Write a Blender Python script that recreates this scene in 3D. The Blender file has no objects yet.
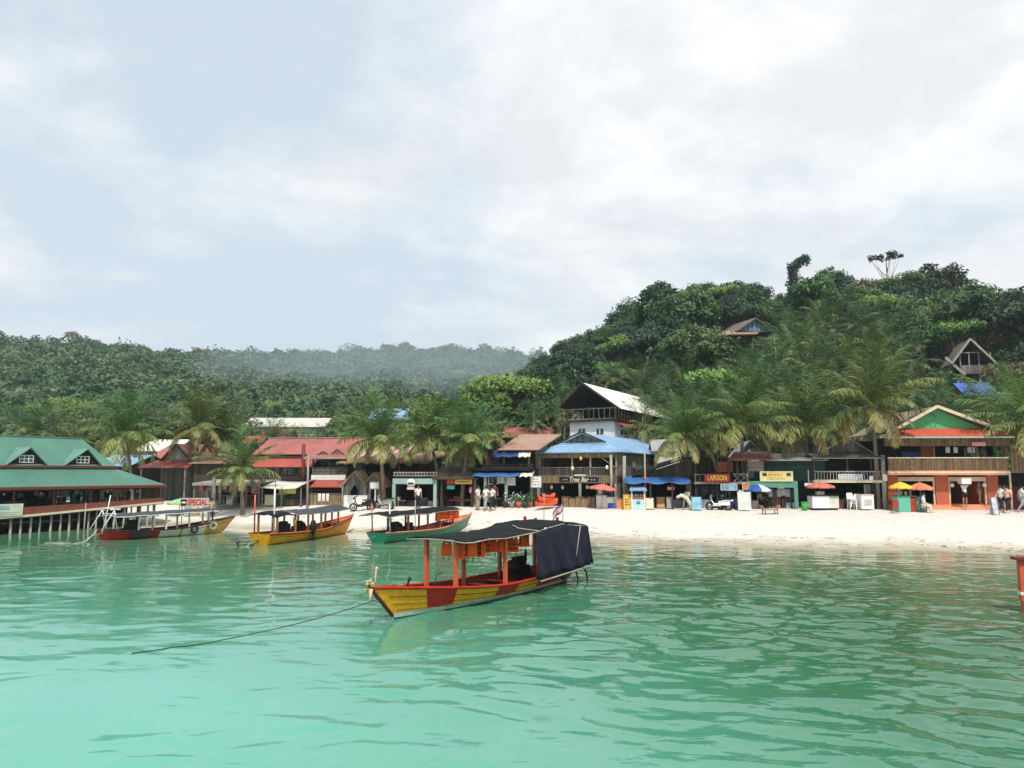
import bpy, math, random
import numpy as np
from mathutils import Vector, Matrix

# ------------------------------------------------------------------ camera, world, sun, exposure
sc = bpy.context.scene
PITCH = math.radians(6.28); F = 800.0; CAMZ = 3.8
cd = bpy.data.cameras.new('camera'); cam = bpy.data.objects.new('camera', cd); sc.collection.objects.link(cam)
cd.sensor_width = 36.0; cd.lens = 36.0 * F / 1024; cd.clip_start = 0.1; cd.clip_end = 5000
cam.location = (0, 0, CAMZ); cam.rotation_euler = (math.pi / 2 + PITCH, 0, 0); sc.camera = cam

SUN_EL, SUN_AZ = math.radians(60), math.radians(172)      # azimuth clockwise from +Y: behind the camera, a little left
sd = bpy.data.lights.new('sun', 'SUN'); sd.energy = 3.6; sd.angle = math.radians(0.8); sd.color = (1.0, 0.95, 0.87)
sun = bpy.data.objects.new('sun', sd); sc.collection.objects.link(sun)
to_sun = Vector((math.sin(SUN_AZ) * math.cos(SUN_EL), math.cos(SUN_AZ) * math.cos(SUN_EL), math.sin(SUN_EL)))
sun.rotation_euler = to_sun.to_track_quat('Z', 'Y').to_euler(); sun.location = (0, -20, 60)

world = bpy.data.worlds.new('World'); sc.world = world; world.use_nodes = True
wn = world.node_tree; wn.nodes.clear()
def N(nt, t, **kw):
    n = nt.nodes.new(t)
    for k, v in kw.items(): setattr(n, k, v)
    return n
sky = N(wn, 'ShaderNodeTexSky', sky_type='NISHITA', sun_disc=False, sun_elevation=SUN_EL, sun_rotation=SUN_AZ, air_density=1.0, dust_density=2.5, ozone_density=1.5)
bg = N(wn, 'ShaderNodeBackground'); bg.inputs['Strength'].default_value = 0.1
out = N(wn, 'ShaderNodeOutputWorld')
tc = N(wn, 'ShaderNodeTexCoord'); sep = N(wn, 'ShaderNodeSeparateXYZ'); wn.links.new(tc.outputs['Generated'], sep.inputs[0])
def wmath(op, a, b=None, clamp=False):
    n = N(wn, 'ShaderNodeMath', operation=op, use_clamp=clamp)
    for i, v in enumerate((a, b)):
        if v is None: continue
        if isinstance(v, (int, float)): n.inputs[i].default_value = v
        else: wn.links.new(v, n.inputs[i])
    return n.outputs[0]
zc = wmath('ADD', wmath('MAXIMUM', sep.outputs['Z'], 0.0), 0.22)
comb = N(wn, 'ShaderNodeCombineXYZ')
wn.links.new(wmath('DIVIDE', sep.outputs['X'], zc), comb.inputs[0]); wn.links.new(wmath('DIVIDE', sep.outputs['Y'], zc), comb.inputs[1])
def wnoise(scale, detail, rough, off, dist=0.0):
    mp = N(wn, 'ShaderNodeMapping'); mp.inputs['Location'].default_value = off
    wn.links.new(comb.outputs[0], mp.inputs[0])
    n = N(wn, 'ShaderNodeTexNoise'); n.inputs['Scale'].default_value = scale; n.inputs['Detail'].default_value = detail
    n.inputs['Roughness'].default_value = rough; n.inputs['Distortion'].default_value = dist
    wn.links.new(mp.outputs[0], n.inputs['Vector']); return n.outputs['Fac']
def wramp(fac, stops):
    r = N(wn, 'ShaderNodeValToRGB'); e = r.color_ramp.elements
    e[0].position, e[0].color = stops[0][0], (*stops[0][1], 1); e[1].position, e[1].color = stops[-1][0], (*stops[-1][1], 1)
    for p, c in stops[1:-1]:
        x = e.new(p); x.color = (*c, 1)
    wn.links.new(fac, r.inputs[0]); return r.outputs[0]
SKY_OFF = (9.7, 6.2, 7.7)
n1 = wnoise(0.95, 12, 0.56, SKY_OFF, 0.15); n2 = wnoise(3.2, 9, 0.6, (7.3, 2.2, 1.0), 0.2)
cl = wmath('ADD', wmath('MULTIPLY', n1, 0.78), wmath('MULTIPLY', n2, 0.22))
right = wmath('MULTIPLY', sep.outputs['X'], 0.10)                     # the cloud deck closes towards the right
mask = wramp(wmath('ADD', cl, right), [(0.375, (0, 0, 0)), (0.435, (0.4,) * 3), (0.49, (0.8,) * 3), (0.57, (1, 1, 1))])
shade = wramp(wnoise(2.1, 10, 0.58, (1.2, 5.4, 2.0), 0.2), [(0.40, (7.5, 7.7, 7.95)), (0.56, (9.2, 9.2, 9.2))])
hsv = N(wn, 'ShaderNodeMix', data_type='RGBA', blend_type='MIX'); hsv.inputs[0].default_value = 0.85   # thin high veil over the blue
wn.links.new(sky.outputs[0], hsv.inputs[6]); hsv.inputs[7].default_value = (6.25, 7.2, 8.0, 1)
mx = N(wn, 'ShaderNodeMix', data_type='RGBA'); wn.links.new(mask, mx.inputs[0]); wn.links.new(hsv.outputs[2], mx.inputs[6]); wn.links.new(shade, mx.inputs[7])
wn.links.new(mx.outputs[2], bg.inputs['Color']); wn.links.new(bg.outputs[0], out.inputs['Surface'])

sc.view_settings.view_transform = 'Standard'; sc.view_settings.look = 'None'; sc.view_settings.gamma = 1.0
sc.view_settings.use_curve_mapping = False; sc.view_settings.exposure = 0.2
sc.render.engine = 'CYCLES'; sc.render.filter_size = 1.15; cy = sc.cycles
cy.use_denoising = True; cy.max_bounces = 6; cy.diffuse_bounces = 3; cy.glossy_bounces = 3; cy.transmission_bounces = 3; cy.volume_bounces = 1
cy.sample_clamp_indirect = 6.0; cy.caustics_reflective = False; cy.caustics_refractive = False

# ------------------------------------------------------------------ helpers
R = math.radians
rnd = random.Random(7)
def kz(py):
    t = (384 - py) / F; return (math.sin(PITCH) + t * math.cos(PITCH)) / (math.cos(PITCH) - t * math.sin(PITCH))
def kx(px, py=472):
    t = (384 - py) / F; return ((px - 512) / F) / (math.cos(PITCH) - t * math.sin(PITCH))
def at(px, py, Y): return Vector((kx(px, py) * Y, Y, CAMZ + kz(py) * Y))
def onwater(px, py, z=0.0):
    Y = (z - CAMZ) / kz(py); return Vector((kx(px, py) * Y, Y, z))

class Frame:
    def __init__(s, ox=0, oy=0, deg=0, oz=0): s.ox, s.oy, s.oz = ox, oy, oz; s.c, s.s = math.cos(R(deg)), math.sin(R(deg)); s.deg = deg
    def w(s, p): return (s.ox + p[0] * s.c - p[1] * s.s, s.oy + p[0] * s.s + p[1] * s.c, s.oz + p[2])
    def u(s, px, v, py=472):
        k = kx(px, py); return (k * (s.oy + v * s.c) - s.ox + v * s.s) / (s.c - k * s.s)
    def Y(s, u, v): return s.oy + u * s.s + v * s.c
    def z(s, py, u, v): return CAMZ + kz(py) * s.Y(u, v)
    def uz(s, px, py, v):
        u = s.u(px, v, py); return u, s.z(py, u, v)
W0 = Frame()

def org(o):
    v = Vector((0, 0, 0))
    while o is not None: v += o.location; o = o.parent
    return v

class MB:
    def __init__(s, fr=W0): s.V = []; s.Fc = []; s.MI = []; s.fr = fr; s.SM = []
    def add(s, vs, fs, m=0, sm=False):
        b = len(s.V); s.V += [tuple(v) for v in vs]
        for f in fs: s.Fc.append([b + i for i in f]); s.MI.append(m); s.SM.append(sm)
        return s
    def box(s, u0, u1, v0, v1, z0, z1, m=0):
        if u0 > u1: u0, u1 = u1, u0
        if v0 > v1: v0, v1 = v1, v0
        if z0 > z1: z0, z1 = z1, z0
        return s.add([(u0, v0, z0), (u1, v0, z0), (u1, v1, z0), (u0, v1, z0), (u0, v0, z1), (u1, v0, z1), (u1, v1, z1), (u0, v1, z1)],
              [(0, 3, 2, 1), (4, 5, 6, 7), (0, 1, 5, 4), (1, 2, 6, 5), (2, 3, 7, 6), (3, 0, 4, 7)], m)
    def bar(s, p, q, w, h=None, m=0):
        p, q = Vector(p), Vector(q); h = h or w; d = (q - p)
        if d.length < 1e-6: return s
        d.normalize(); up = Vector((0, 0, 1)) if abs(d.z) < 0.95 else Vector((0, 1, 0))
        a = d.cross(up).normalized() * (w / 2); b = a.cross(d).normalized() * (h / 2)
        vs = [p - a - b, p + a - b, p + a + b, p - a + b, q - a - b, q + a - b, q + a + b, q - a + b]
        return s.add(vs, [(0, 1, 2, 3), (7, 6, 5, 4), (4, 5, 1, 0), (5, 6, 2, 1), (6, 7, 3, 2), (7, 4, 0, 3)], m)
    def tube(s, pts, rad, n=6, m=0, cap=True):
        pts = [Vector(p) for p in pts]
        if not isinstance(rad, (list, tuple)): rad = [rad] * len(pts)
        vs = []; prev = None
        for i, p in enumerate(pts):
            d = (pts[min(i + 1, len(pts) - 1)] - pts[max(i - 1, 0)]).normalized()
            if prev is None: a = d.cross(Vector((0, 0, 1)) if abs(d.z) < 0.9 else Vector((1, 0, 0))).normalized()
            else: a = (prev - d * prev.dot(d)).normalized()
            prev = a; b = d.cross(a)
            vs += [p + (a * math.cos(2 * math.pi * k / n) + b * math.sin(2 * math.pi * k / n)) * rad[i] for k in range(n)]
        fs = [(i * n + k, i * n + (k + 1) % n, (i + 1) * n + (k + 1) % n, (i + 1) * n + k) for i in range(len(pts) - 1) for k in range(n)]
        if cap: fs += [tuple(range(n - 1, -1, -1)), tuple((len(pts) - 1) * n + k for k in range(n))]
        return s.add(vs, fs, m, True)
    def slab(s, poly, th, m=0, m2=None):
        P = [Vector(p) for p in poly]; n = (P[1] - P[0]).cross(P[2] - P[0]).normalized()
        if n.z < -1e-6: P.reverse(); n = -n
        Q = [p - n * th for p in P]; k = len(P)
        s.add(P, [tuple(range(k))], m)
        return s.add(P + Q, [tuple(range(2 * k - 1, k - 1, -1))] + [(k + i, k + (i + 1) % k, (i + 1) % k, i) for i in range(k)], m if m2 is None else m2)
    def ball(s, c, rx, ry=None, rz=None, n=8, m=0):
        ry = ry or rx; rz = rz or rx; r = n // 2 + 1; vs = [(c[0], c[1], c[2] - rz)]
        for i in range(1, r):
            a = -math.pi / 2 + math.pi * i / r
            vs += [(c[0] + rx * math.cos(a) * math.cos(2 * math.pi * k / n), c[1] + ry * math.cos(a) * math.sin(2 * math.pi * k / n), c[2] + rz * math.sin(a)) for k in range(n)]
        vs.append((c[0], c[1], c[2] + rz)); T = len(vs) - 1
        fs = [(0, 1 + (k + 1) % n, 1 + k) for k in range(n)] + [(T, 1 + (r - 2) * n + k, 1 + (r - 2) * n + (k + 1) % n) for k in range(n)]
        fs += [(1 + i * n + k, 1 + i * n + (k + 1) % n, 1 + (i + 1) * n + (k + 1) % n, 1 + (i + 1) * n + k) for i in range(r - 2) for k in range(n)]
        return s.add(vs, fs, m, True)
    def grid(s, rows, m=0, sm=True):
        nr, nc = len(rows), len(rows[0])
        return s.add([p for r in rows for p in r], [(i * nc + j, i * nc + j + 1, (i + 1) * nc + j + 1, (i + 1) * nc + j) for i in range(nr - 1) for j in range(nc - 1)], m, sm)
    def build(s, name, mats, parent=None, local=False, solid=0.0):
        me = bpy.data.meshes.new(name); o = bpy.data.objects.new(name, me)
        V = s.V if local else [s.fr.w(v) for v in s.V]
        if parent is not None:
            o.parent = parent
            if not local:
                q = org(parent); V = [(v[0] - q.x, v[1] - q.y, v[2] - q.z) for v in V]
        me.from_pydata(V, [], s.Fc)
        for m in (mats if isinstance(mats, (list, tuple)) else [mats]): me.materials.append(m)
        me.polygons.foreach_set('material_index', s.MI); me.polygons.foreach_set('use_smooth', s.SM)
        uv = me.uv_layers.new(name='UVMap'); k = 0; data = []
        for f in s.Fc:                                         # metres: along the eave (horizontal) and up the slope
            P = [Vector(s.V[i]) for i in f]; n = Vector((0, 0, 0))
            for i in range(len(P)): n += P[i].cross(P[(i + 1) % len(P)])
            n = n.normalized() if n.length > 1e-12 else Vector((0, 0, 1))
            t = Vector((0, 0, 1)).cross(n) if abs(n.z) < 0.995 else Vector((1, 0, 0))
            t.normalize(); b = n.cross(t)
            for p in P: data += [p.dot(t), p.dot(b)]
        uv.data.foreach_set('uv', data)
        sc.collection.objects.link(o)
        if solid:
            md = o.modifiers.new('thickness', 'SOLIDIFY'); md.thickness = solid; md.offset = 0
        return o

def tag(o, label=None, cat=None, group=None, kind=None):
    for k, v in (('label', label), ('category', cat), ('group', group), ('kind', kind)):
        if v: o[k] = v
    return o
def thing(name, loc, label, cat, group=None, rz=0.0):
    o = bpy.data.objects.new(name, None); sc.collection.objects.link(o); o.location = loc; o.rotation_euler = (0, 0, rz); o.empty_display_size = 0.3
    return tag(o, label, cat, group)
def copy_tree(root, loc, rz=None, scale=None, label=None):
    def cp(o, par):
        c = o.copy(); sc.collection.objects.link(c)
        if par is not None: c.parent = par
        for ch in o.children: cp(ch, c)
        return c
    r = cp(root, None); r.location = loc
    if rz is not None: r.rotation_euler = (0, 0, rz)
    if scale is not None: r.scale = (scale,) * 3 if not isinstance(scale, tuple) else scale
    if label: r['label'] = label
    return r

# ------------------------------------------------------------------ materials
def lk(nt, a, b): nt.links.new(a, b)
_mats = {}
def mat(name, col, rough=0.7, var=0.22, vs=1.3, stripe=None, groove=0.25, sp=0.3, metal=0.0, bump=0.0, bscale=12.0, dirt=0.0, stripevar=0.0, wave=False, coat=0.0):
    """Principled surface: weathered noise variation; stripe = period in metres of planks/bamboo/corrugation across the UV."""
    if name in _mats: return _mats[name]
    m = bpy.data.materials.new(name); m.use_nodes = True; nt = m.node_tree; b = nt.nodes['Principled BSDF']
    b.inputs['Roughness'].default_value = rough; b.inputs['Metallic'].default_value = metal; b.inputs['Specular IOR Level'].default_value = sp
    b.inputs['Coat Weight'].default_value = coat
    tc = N(nt, 'ShaderNodeTexCoord')
    n = N(nt, 'ShaderNodeTexNoise'); n.inputs['Scale'].default_value = vs; n.inputs['Detail'].default_value = 5; n.inputs['Roughness'].default_value = 0.62
    lk(nt, tc.outputs['Object'], n.inputs['Vector'])
    mr = N(nt, 'ShaderNodeMapRange'); mr.inputs[1].default_value = 0.3; mr.inputs[2].default_value = 0.7
    mr.inputs[3].default_value = 1 - var; mr.inputs[4].default_value = 1 + var * 0.6
    lk(nt, n.outputs['Fac'], mr.inputs[0]); fac = mr.outputs[0]
    h = None
    if stripe:
        sx = N(nt, 'ShaderNodeSeparateXYZ'); lk(nt, tc.outputs['UV'], sx.inputs[0])
        dv = N(nt, 'ShaderNodeMath', operation='DIVIDE'); lk(nt, sx.outputs['X'], dv.inputs[0]); dv.inputs[1].default_value = stripe
        if stripevar:
            fl = N(nt, 'ShaderNodeMath', operation='FLOOR'); lk(nt, dv.outputs[0], fl.inputs[0])
            wnz = N(nt, 'ShaderNodeTexWhiteNoise', noise_dimensions='1D'); lk(nt, fl.outputs[0], wnz.inputs['W'])
            r2 = N(nt, 'ShaderNodeMapRange'); r2.inputs[3].default_value = 1 - stripevar; r2.inputs[4].default_value = 1 + stripevar * 0.7
            lk(nt, wnz.outputs['Value'], r2.inputs[0])
            mu = N(nt, 'ShaderNodeMath', operation='MULTIPLY'); lk(nt, fac, mu.inputs[0]); lk(nt, r2.outputs[0], mu.inputs[1]); fac = mu.outputs[0]
        fr = N(nt, 'ShaderNodeMath', operation='PINGPONG'); lk(nt, dv.outputs[0], fr.inputs[0]); fr.inputs[1].default_value = 0.5
        hr = N(nt, 'ShaderNodeMapRange'); hr.interpolation_type = 'SMOOTHSTEP'
        hr.inputs[1].default_value = 0.0; hr.inputs[2].default_value = 0.5 if wave else 0.12
        lk(nt, fr.outputs[0], hr.inputs[0]); h = hr.outputs[0]
    mc = N(nt, 'ShaderNodeMix', data_type='RGBA', blend_type='MULTIPLY'); mc.inputs[0].default_value = 1; mc.inputs[6].default_value = (*col, 1)
    lk(nt, fac, mc.inputs[7]); colout = mc.outputs[2]
    if dirt:
        n2 = N(nt, 'ShaderNodeTexNoise'); n2.inputs['Scale'].default_value = vs * 3.1; n2.inputs['Detail'].default_value = 8; n2.inputs['Roughness'].default_value = 0.7
        lk(nt, tc.outputs['Object'], n2.inputs['Vector'])
        dr = N(nt, 'ShaderNodeMapRange'); dr.inputs[1].default_value = 0.5; dr.inputs[2].default_value = 0.72; dr.inputs[4].default_value = dirt; lk(nt, n2.outputs['Fac'], dr.inputs[0])
        md = N(nt, 'ShaderNodeMix', data_type='RGBA'); lk(nt, dr.outputs[0], md.inputs[0]); lk(nt, colout, md.inputs[6]); md.inputs[7].default_value = (0.10, 0.075, 0.05, 1); colout = md.outputs[2]
    lk(nt, colout, b.inputs['Base Color'])
    if h is not None or bump:
        bp = N(nt, 'ShaderNodeBump'); bp.inputs['Strength'].default_value = 0.8; bp.inputs['Distance'].default_value = 0.03 * (groove / 0.25 if h is not None else 1)
        if bump:
            n3 = N(nt, 'ShaderNodeTexNoise'); n3.inputs['Scale'].default_value = bscale; n3.inputs['Detail'].default_value = 4; lk(nt, tc.outputs['Object'], n3.inputs['Vector'])
            ml = N(nt, 'ShaderNodeMath', operation='MULTIPLY'); lk(nt, n3.outputs['Fac'], ml.inputs[0]); ml.inputs[1].default_value = bump
            if h is not None:
                ad = N(nt, 'ShaderNodeMath', operation='ADD'); lk(nt, h, ad.inputs[0]); lk(nt, ml.outputs[0], ad.inputs[1]); h = ad.outputs[0]
            else: h = ml.outputs[0]
        lk(nt, h, bp.inputs['Height']); lk(nt, bp.outputs[0], b.inputs['Normal'])
    _mats[name] = m; return m

def leafmat(name, c0, c1, c2=None, trans=0.3, rv=0.3):
    """Leaf surface: the 'tint' attribute runs from young/green c0 to c1 (to dry c2); every plant differs a little."""
    m = bpy.data.materials.new(name); m.use_nodes = True; nt = m.node_tree; b = nt.nodes['Principled BSDF']; o = nt.nodes['Material Output']
    a = N(nt, 'ShaderNodeAttribute', attribute_name='tint')
    r = N(nt, 'ShaderNodeValToRGB'); e = r.color_ramp.elements
    e[0].color = (*c0, 1); e[1].color = (*c1, 1)
    if c2: e[1].position = 0.6; x = e.new(1.0); x.color = (*c2, 1)
    lk(nt, a.outputs['Fac'], r.inputs[0])
    oi = N(nt, 'ShaderNodeObjectInfo'); hs = N(nt, 'ShaderNodeHueSaturation')
    h1 = N(nt, 'ShaderNodeMapRange'); h1.inputs[3].default_value = 0.47; h1.inputs[4].default_value = 0.525; lk(nt, oi.outputs['Random'], h1.inputs[0]); lk(nt, h1.outputs[0], hs.inputs['Hue'])
    ml = N(nt, 'ShaderNodeMath', operation='MULTIPLY'); lk(nt, oi.outputs['Random'], ml.inputs[0]); ml.inputs[1].default_value = 7.31
    fr = N(nt, 'ShaderNodeMath', operation='FRACT'); lk(nt, ml.outputs[0], fr.inputs[0])
    h2 = N(nt, 'ShaderNodeMapRange'); h2.inputs[3].default_value = 1 - rv; h2.inputs[4].default_value = 1 + rv; lk(nt, fr.outputs[0], h2.inputs[0]); lk(nt, h2.outputs[0], hs.inputs['Value'])
    lk(nt, r.outputs[0], hs.inputs['Color'])
    b.inputs['Roughness'].default_value = 0.5; b.inputs['Specular IOR Level'].default_value = 0.3
    lk(nt, hs.outputs[0], b.inputs['Base Color'])
    t = N(nt, 'ShaderNodeBsdfTranslucent'); lk(nt, hs.outputs[0], t.inputs['Color'])
    mx = N(nt, 'ShaderNodeMixShader'); mx.inputs[0].default_value = trans; lk(nt, b.outputs[0], mx.inputs[1]); lk(nt, t.outputs[0], mx.inputs[2]); lk(nt, mx.outputs[0], o.inputs['Surface'])
    return m

WOOD_GREY = mat('weathered_grey_planks', (0.20, 0.185, 0.16), 0.85, 0.3, 2, stripe=0.22, groove=0.3, stripevar=0.35, dirt=0.3)
WOOD_DARK = mat('dark_old_wood', (0.060, 0.045, 0.034), 0.8, 0.35, 2, stripe=0.2, stripevar=0.35)
WOOD_BROWN = mat('brown_wood', (0.16, 0.085, 0.045), 0.75, 0.3, 2, stripe=0.18, stripevar=0.3)
BLACKISH = mat('near_black_boards', (0.016, 0.016, 0.018), 0.85, 0.4, 2, stripe=0.3, stripevar=0.3)  # near-black: shade of open interiors put into the colour; also dark boards
BAMBOO = mat('split_bamboo', (0.34, 0.24, 0.13), 0.65, 0.3, 3, stripe=0.075, groove=0.3, stripevar=0.45, wave=True, dirt=0.35)
BAMBOO_DARK = mat('aged_bamboo', (0.20, 0.13, 0.075), 0.7, 0.3, 3, stripe=0.075, groove=0.3, stripevar=0.45, wave=True, dirt=0.35)
THATCH = mat('palm_thatch', (0.36, 0.265, 0.16), 0.95, 0.35, 3, stripe=0.06, stripevar=0.4, wave=True, bump=0.6, bscale=9)
POLE_WOOD = mat('pale_weathered_post', (0.34, 0.31, 0.27), 0.85, 0.3, 3, bump=0.3)
ROOF_GREEN = mat('green_sheet_roof', (0.065, 0.185, 0.135), 0.45, 0.16, 0.6, stripe=0.22, groove=0.2, wave=True, sp=0.45, dirt=0.18)
ROOF_GREEN_LIT = mat('sunlit_green_sheet_roof', (0.12, 0.26, 0.205), 0.5, 0.16, 0.6, stripe=0.22, groove=0.2, wave=True, sp=0.45, dirt=0.2)  # paler copy of the green roof: sunlight on the dormers put into colour
ROOF_RED = mat('faded_red_sheet_roof', (0.35, 0.11, 0.09), 0.6, 0.3, 0.5, stripe=0.25, groove=0.2, wave=True, dirt=0.6)
ROOF_RED2 = mat('red_sheet_roof', (0.38, 0.075, 0.05), 0.55, 0.2, 0.8, stripe=0.2, groove=0.2, wave=True, dirt=0.3)
ROOF_BROWN = mat('rusted_sheet_roof', (0.33, 0.20, 0.15), 0.75, 0.3, 0.5, stripe=0.25, groove=0.2, wave=True, dirt=0.5)
ROOF_WHITE = mat('white_sheet_roof', (0.80, 0.77, 0.68), 0.5, 0.07, 0.6, stripe=0.3, groove=0.15, wave=True, dirt=0.06)
ROOF_GREY = mat('grey_sheet_roof', (0.30, 0.29, 0.28), 0.55, 0.2, 0.6, stripe=0.25, groove=0.2, wave=True, dirt=0.35)
ROOF_BLUE = mat('blue_sheet_roof', (0.21, 0.36, 0.54), 0.5, 0.2, 0.7, stripe=0.3, groove=0.2, wave=True, dirt=0.4)
TARP_BLUE = mat('blue_tarpaulin', (0.035, 0.12, 0.31), 0.5, 0.2, 2, bump=0.6, bscale=5)
TARP_DEEP = mat('deep_blue_tarpaulin', (0.016, 0.036, 0.17), 0.5, 0.25, 2, bump=0.6, bscale=5)
TARP_BLACK = mat('black_shade_cloth', (0.011, 0.012, 0.014), 0.8, 0.4, 3, sp=0.12, bump=0.5, bscale=7)
TARP_NAVY = mat('navy_plastic_sheet', (0.007, 0.010, 0.026), 0.5, 0.3, 2, bump=1.4, bscale=4, sp=0.25)
TARP_GREY = mat('grey_canvas', (0.045, 0.052, 0.062), 0.7, 0.25, 3, bump=0.5, bscale=6)
TARP_WHITE = mat('off_white_canvas', (0.62, 0.60, 0.54), 0.7, 0.12, 2, bump=0.4, bscale=6, dirt=0.15)
WHITE = mat('white_paint', (0.74, 0.73, 0.70), 0.6, 0.08, 1.5, dirt=0.12)
WHITE_PLASTIC = mat('white_plastic', (0.76, 0.76, 0.75), 0.4, 0.06, 3)
CREAM = mat('cream_paint', (0.66, 0.58, 0.42), 0.6, 0.12, 1.5, dirt=0.15)
CONCRETE = mat('grey_concrete', (0.33, 0.31, 0.28), 0.9, 0.25, 1.2, dirt=0.3)
RED_PAINT = mat('red_paint', (0.46, 0.022, 0.012), 0.6, 0.25, 2.5, dirt=0.5, sp=0.2)
DARK_RED = mat('dark_red_paint', (0.17, 0.03, 0.025), 0.6, 0.25, 2, dirt=0.2)
ORANGE_RED = mat('orange_red_paint', (0.62, 0.11, 0.05), 0.5, 0.15, 2, dirt=0.12)
ORANGE_WALL = mat('orange_wall_paint', (0.50, 0.125, 0.062), 0.7, 0.14, 1.0, dirt=0.18)
ORANGE_TRIM = mat('pale_orange_paint', (0.72, 0.32, 0.18), 0.6, 0.12, 1.5, dirt=0.12)
YELLOW_PAINT = mat('ochre_yellow_paint', (0.80, 0.38, 0.012), 0.6, 0.22, 2.5, dirt=0.5, sp=0.2)
GREEN_BOAT = mat('sea_green_paint', (0.025, 0.27, 0.17), 0.45, 0.18, 2, dirt=0.15, sp=0.4)
GREEN_WALL = mat('bright_green_paint', (0.10, 0.46, 0.20), 0.7, 0.08, 1, dirt=0.08)
GREEN_SHOP = mat('faded_green_paint', (0.10, 0.27, 0.19), 0.65, 0.18, 1.5, dirt=0.2)
GREEN_DARK = mat('dark_green_boards', (0.025, 0.075, 0.055), 0.75, 0.25, 1.5, stripe=0.25, stripevar=0.2)
MINT = mat('pale_mint_paint', (0.29, 0.43, 0.385), 0.6, 0.12, 1.5, dirt=0.2)
TEAL = mat('teal_paint', (0.12, 0.47, 0.37), 0.55, 0.1, 2, dirt=0.1)
YELLOW = mat('yellow_cloth', (0.75, 0.52, 0.07), 0.7, 0.1, 3)
SIGN_YELLOW = mat('yellow_sign_paint', (0.66, 0.56, 0.22), 0.6, 0.12, 3, dirt=0.1)
SIGN_RED = mat('red_sign_paint', (0.40, 0.04, 0.02), 0.5, 0.15, 3)
SIGN_BLUE = mat('pale_blue_sign', (0.20, 0.42, 0.62), 0.6, 0.3, 6)
PINK_CLOTH = mat('faded_red_cloth', (0.60, 0.19, 0.14), 0.75, 0.12, 3)
ORANGE_CLOTH = mat('orange_cloth', (0.78, 0.26, 0.10), 0.75, 0.12, 3)
LIME_CLOTH = mat('lime_green_cloth', (0.30, 0.62, 0.18), 0.75, 0.12, 3)
BLUE_CLOTH = mat('royal_blue_cloth', (0.04, 0.11, 0.42), 0.7, 0.15, 3)
LIFE_ORANGE = mat('life_jacket_orange', (0.85, 0.11, 0.015), 0.75, 0.2, 8)
BLACK = mat('black_rubber', (0.012, 0.012, 0.013), 0.6, 0.3, 4)
STEEL = mat('dull_steel', (0.32, 0.32, 0.31), 0.45, 0.2, 5, metal=0.6)
ROPE = mat('old_rope', (0.20, 0.17, 0.12), 0.9, 0.3, 8)
ROPE_DARK = mat('dark_wet_rope', (0.035, 0.035, 0.028), 0.8, 0.3, 8)
ROPE_PALE = mat('pale_rope', (0.55, 0.53, 0.45), 0.9, 0.2, 8)
WINDOW = mat('dark_window_glass', (0.03, 0.036, 0.04), 0.12, 0.2, 2, sp=0.6)
GLOBE = mat('white_lamp_globe', (0.8, 0.78, 0.7), 0.4, 0.05, 3)
GREEN_BIN = mat('green_plastic', (0.06, 0.36, 0.07), 0.45, 0.1, 3)
SKIN1 = mat('tan_skin', (0.38, 0.20, 0.125), 0.6, 0.1, 6); SKIN2 = mat('pale_skin', (0.60, 0.38, 0.28), 0.6, 0.1, 6)
HAIR = mat('black_hair', (0.014, 0.011, 0.01), 0.5, 0.2, 10)
CL = {'white': mat('white_cotton', (0.74, 0.73, 0.72), 0.85, 0.08, 6), 'pink': mat('pink_cotton', (0.72, 0.26, 0.26), 0.85, 0.12, 6), 'black': mat('black_cotton', (0.02, 0.02, 0.024), 0.85, 0.2, 6),
      'blue': mat('navy_cotton', (0.05, 0.08, 0.2), 0.85, 0.15, 6), 'grey': mat('grey_cotton', (0.33, 0.34, 0.36), 0.85, 0.1, 6), 'khaki': mat('khaki_cotton', (0.4, 0.33, 0.23), 0.85, 0.1, 6),
      'red': mat('red_cotton', (0.35, 0.04, 0.05), 0.85, 0.1, 6), 'peach': mat('peach_cotton', (0.74, 0.42, 0.3), 0.85, 0.1, 6)}

# ------------------------------------------------------------------ terrain
SX = [-90, -60, -30, -22, -19, -12, -2, 5, 9.8, 24, 40, 80, 200]; SY = [64, 63, 61, 58, 55.5, 52.5, 49.7, 46.2, 42.2, 37.8, 34, 25, 5]
def shoreY(X): return float(np.interp(X, SX, SY)) + 0.35 * math.sin(X * 0.7) + 0.2 * math.sin(X * 1.9 + 1)
def frontY(X): return max(57.5 - 0.12 * X, float(np.interp(X, SX, SY)) + 7)
HRX = [-60, -36, -20, -8, 5, 20, 28, 35, 45, 54, 65, 73, 82, 91, 96, 130, 200, 300]
HRZ = [0, 0, 1.0, 6.5, 17.0, 26.5, 30, 31.5, 32, 32.2, 32.2, 32.5, 30.8, 28.5, 28.5, 30, 26, 20]
def HRight(X, Y):
    hm = float(np.interp(X * 150 / max(Y, 90) * 0.6 + X * 0.4, HRX, HRZ))
    s = (Y - 71) / 79.0
    if s <= 0: return 0
    if s > 1: return hm * max(0.0, 1 - (s - 1) * 0.35)
    return hm * (s ** 0.92)
LU = [-1.5, -0.75, -0.64, -0.565, -0.515, -0.4525, -0.3275, -0.265, -0.14, -0.015, 0.035, 0.3, 1.5]
LP = [337, 335, 338, 340, 343, 350, 354, 353, 349, 353, 359, 382, 400]
RU = [-1.5, -0.75, -0.5, -0.35, -0.2, 0, 0.1, 0.4, 1.5]; RR = [400, 400, 415, 480, 640, 850, 880, 880, 880]
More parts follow.
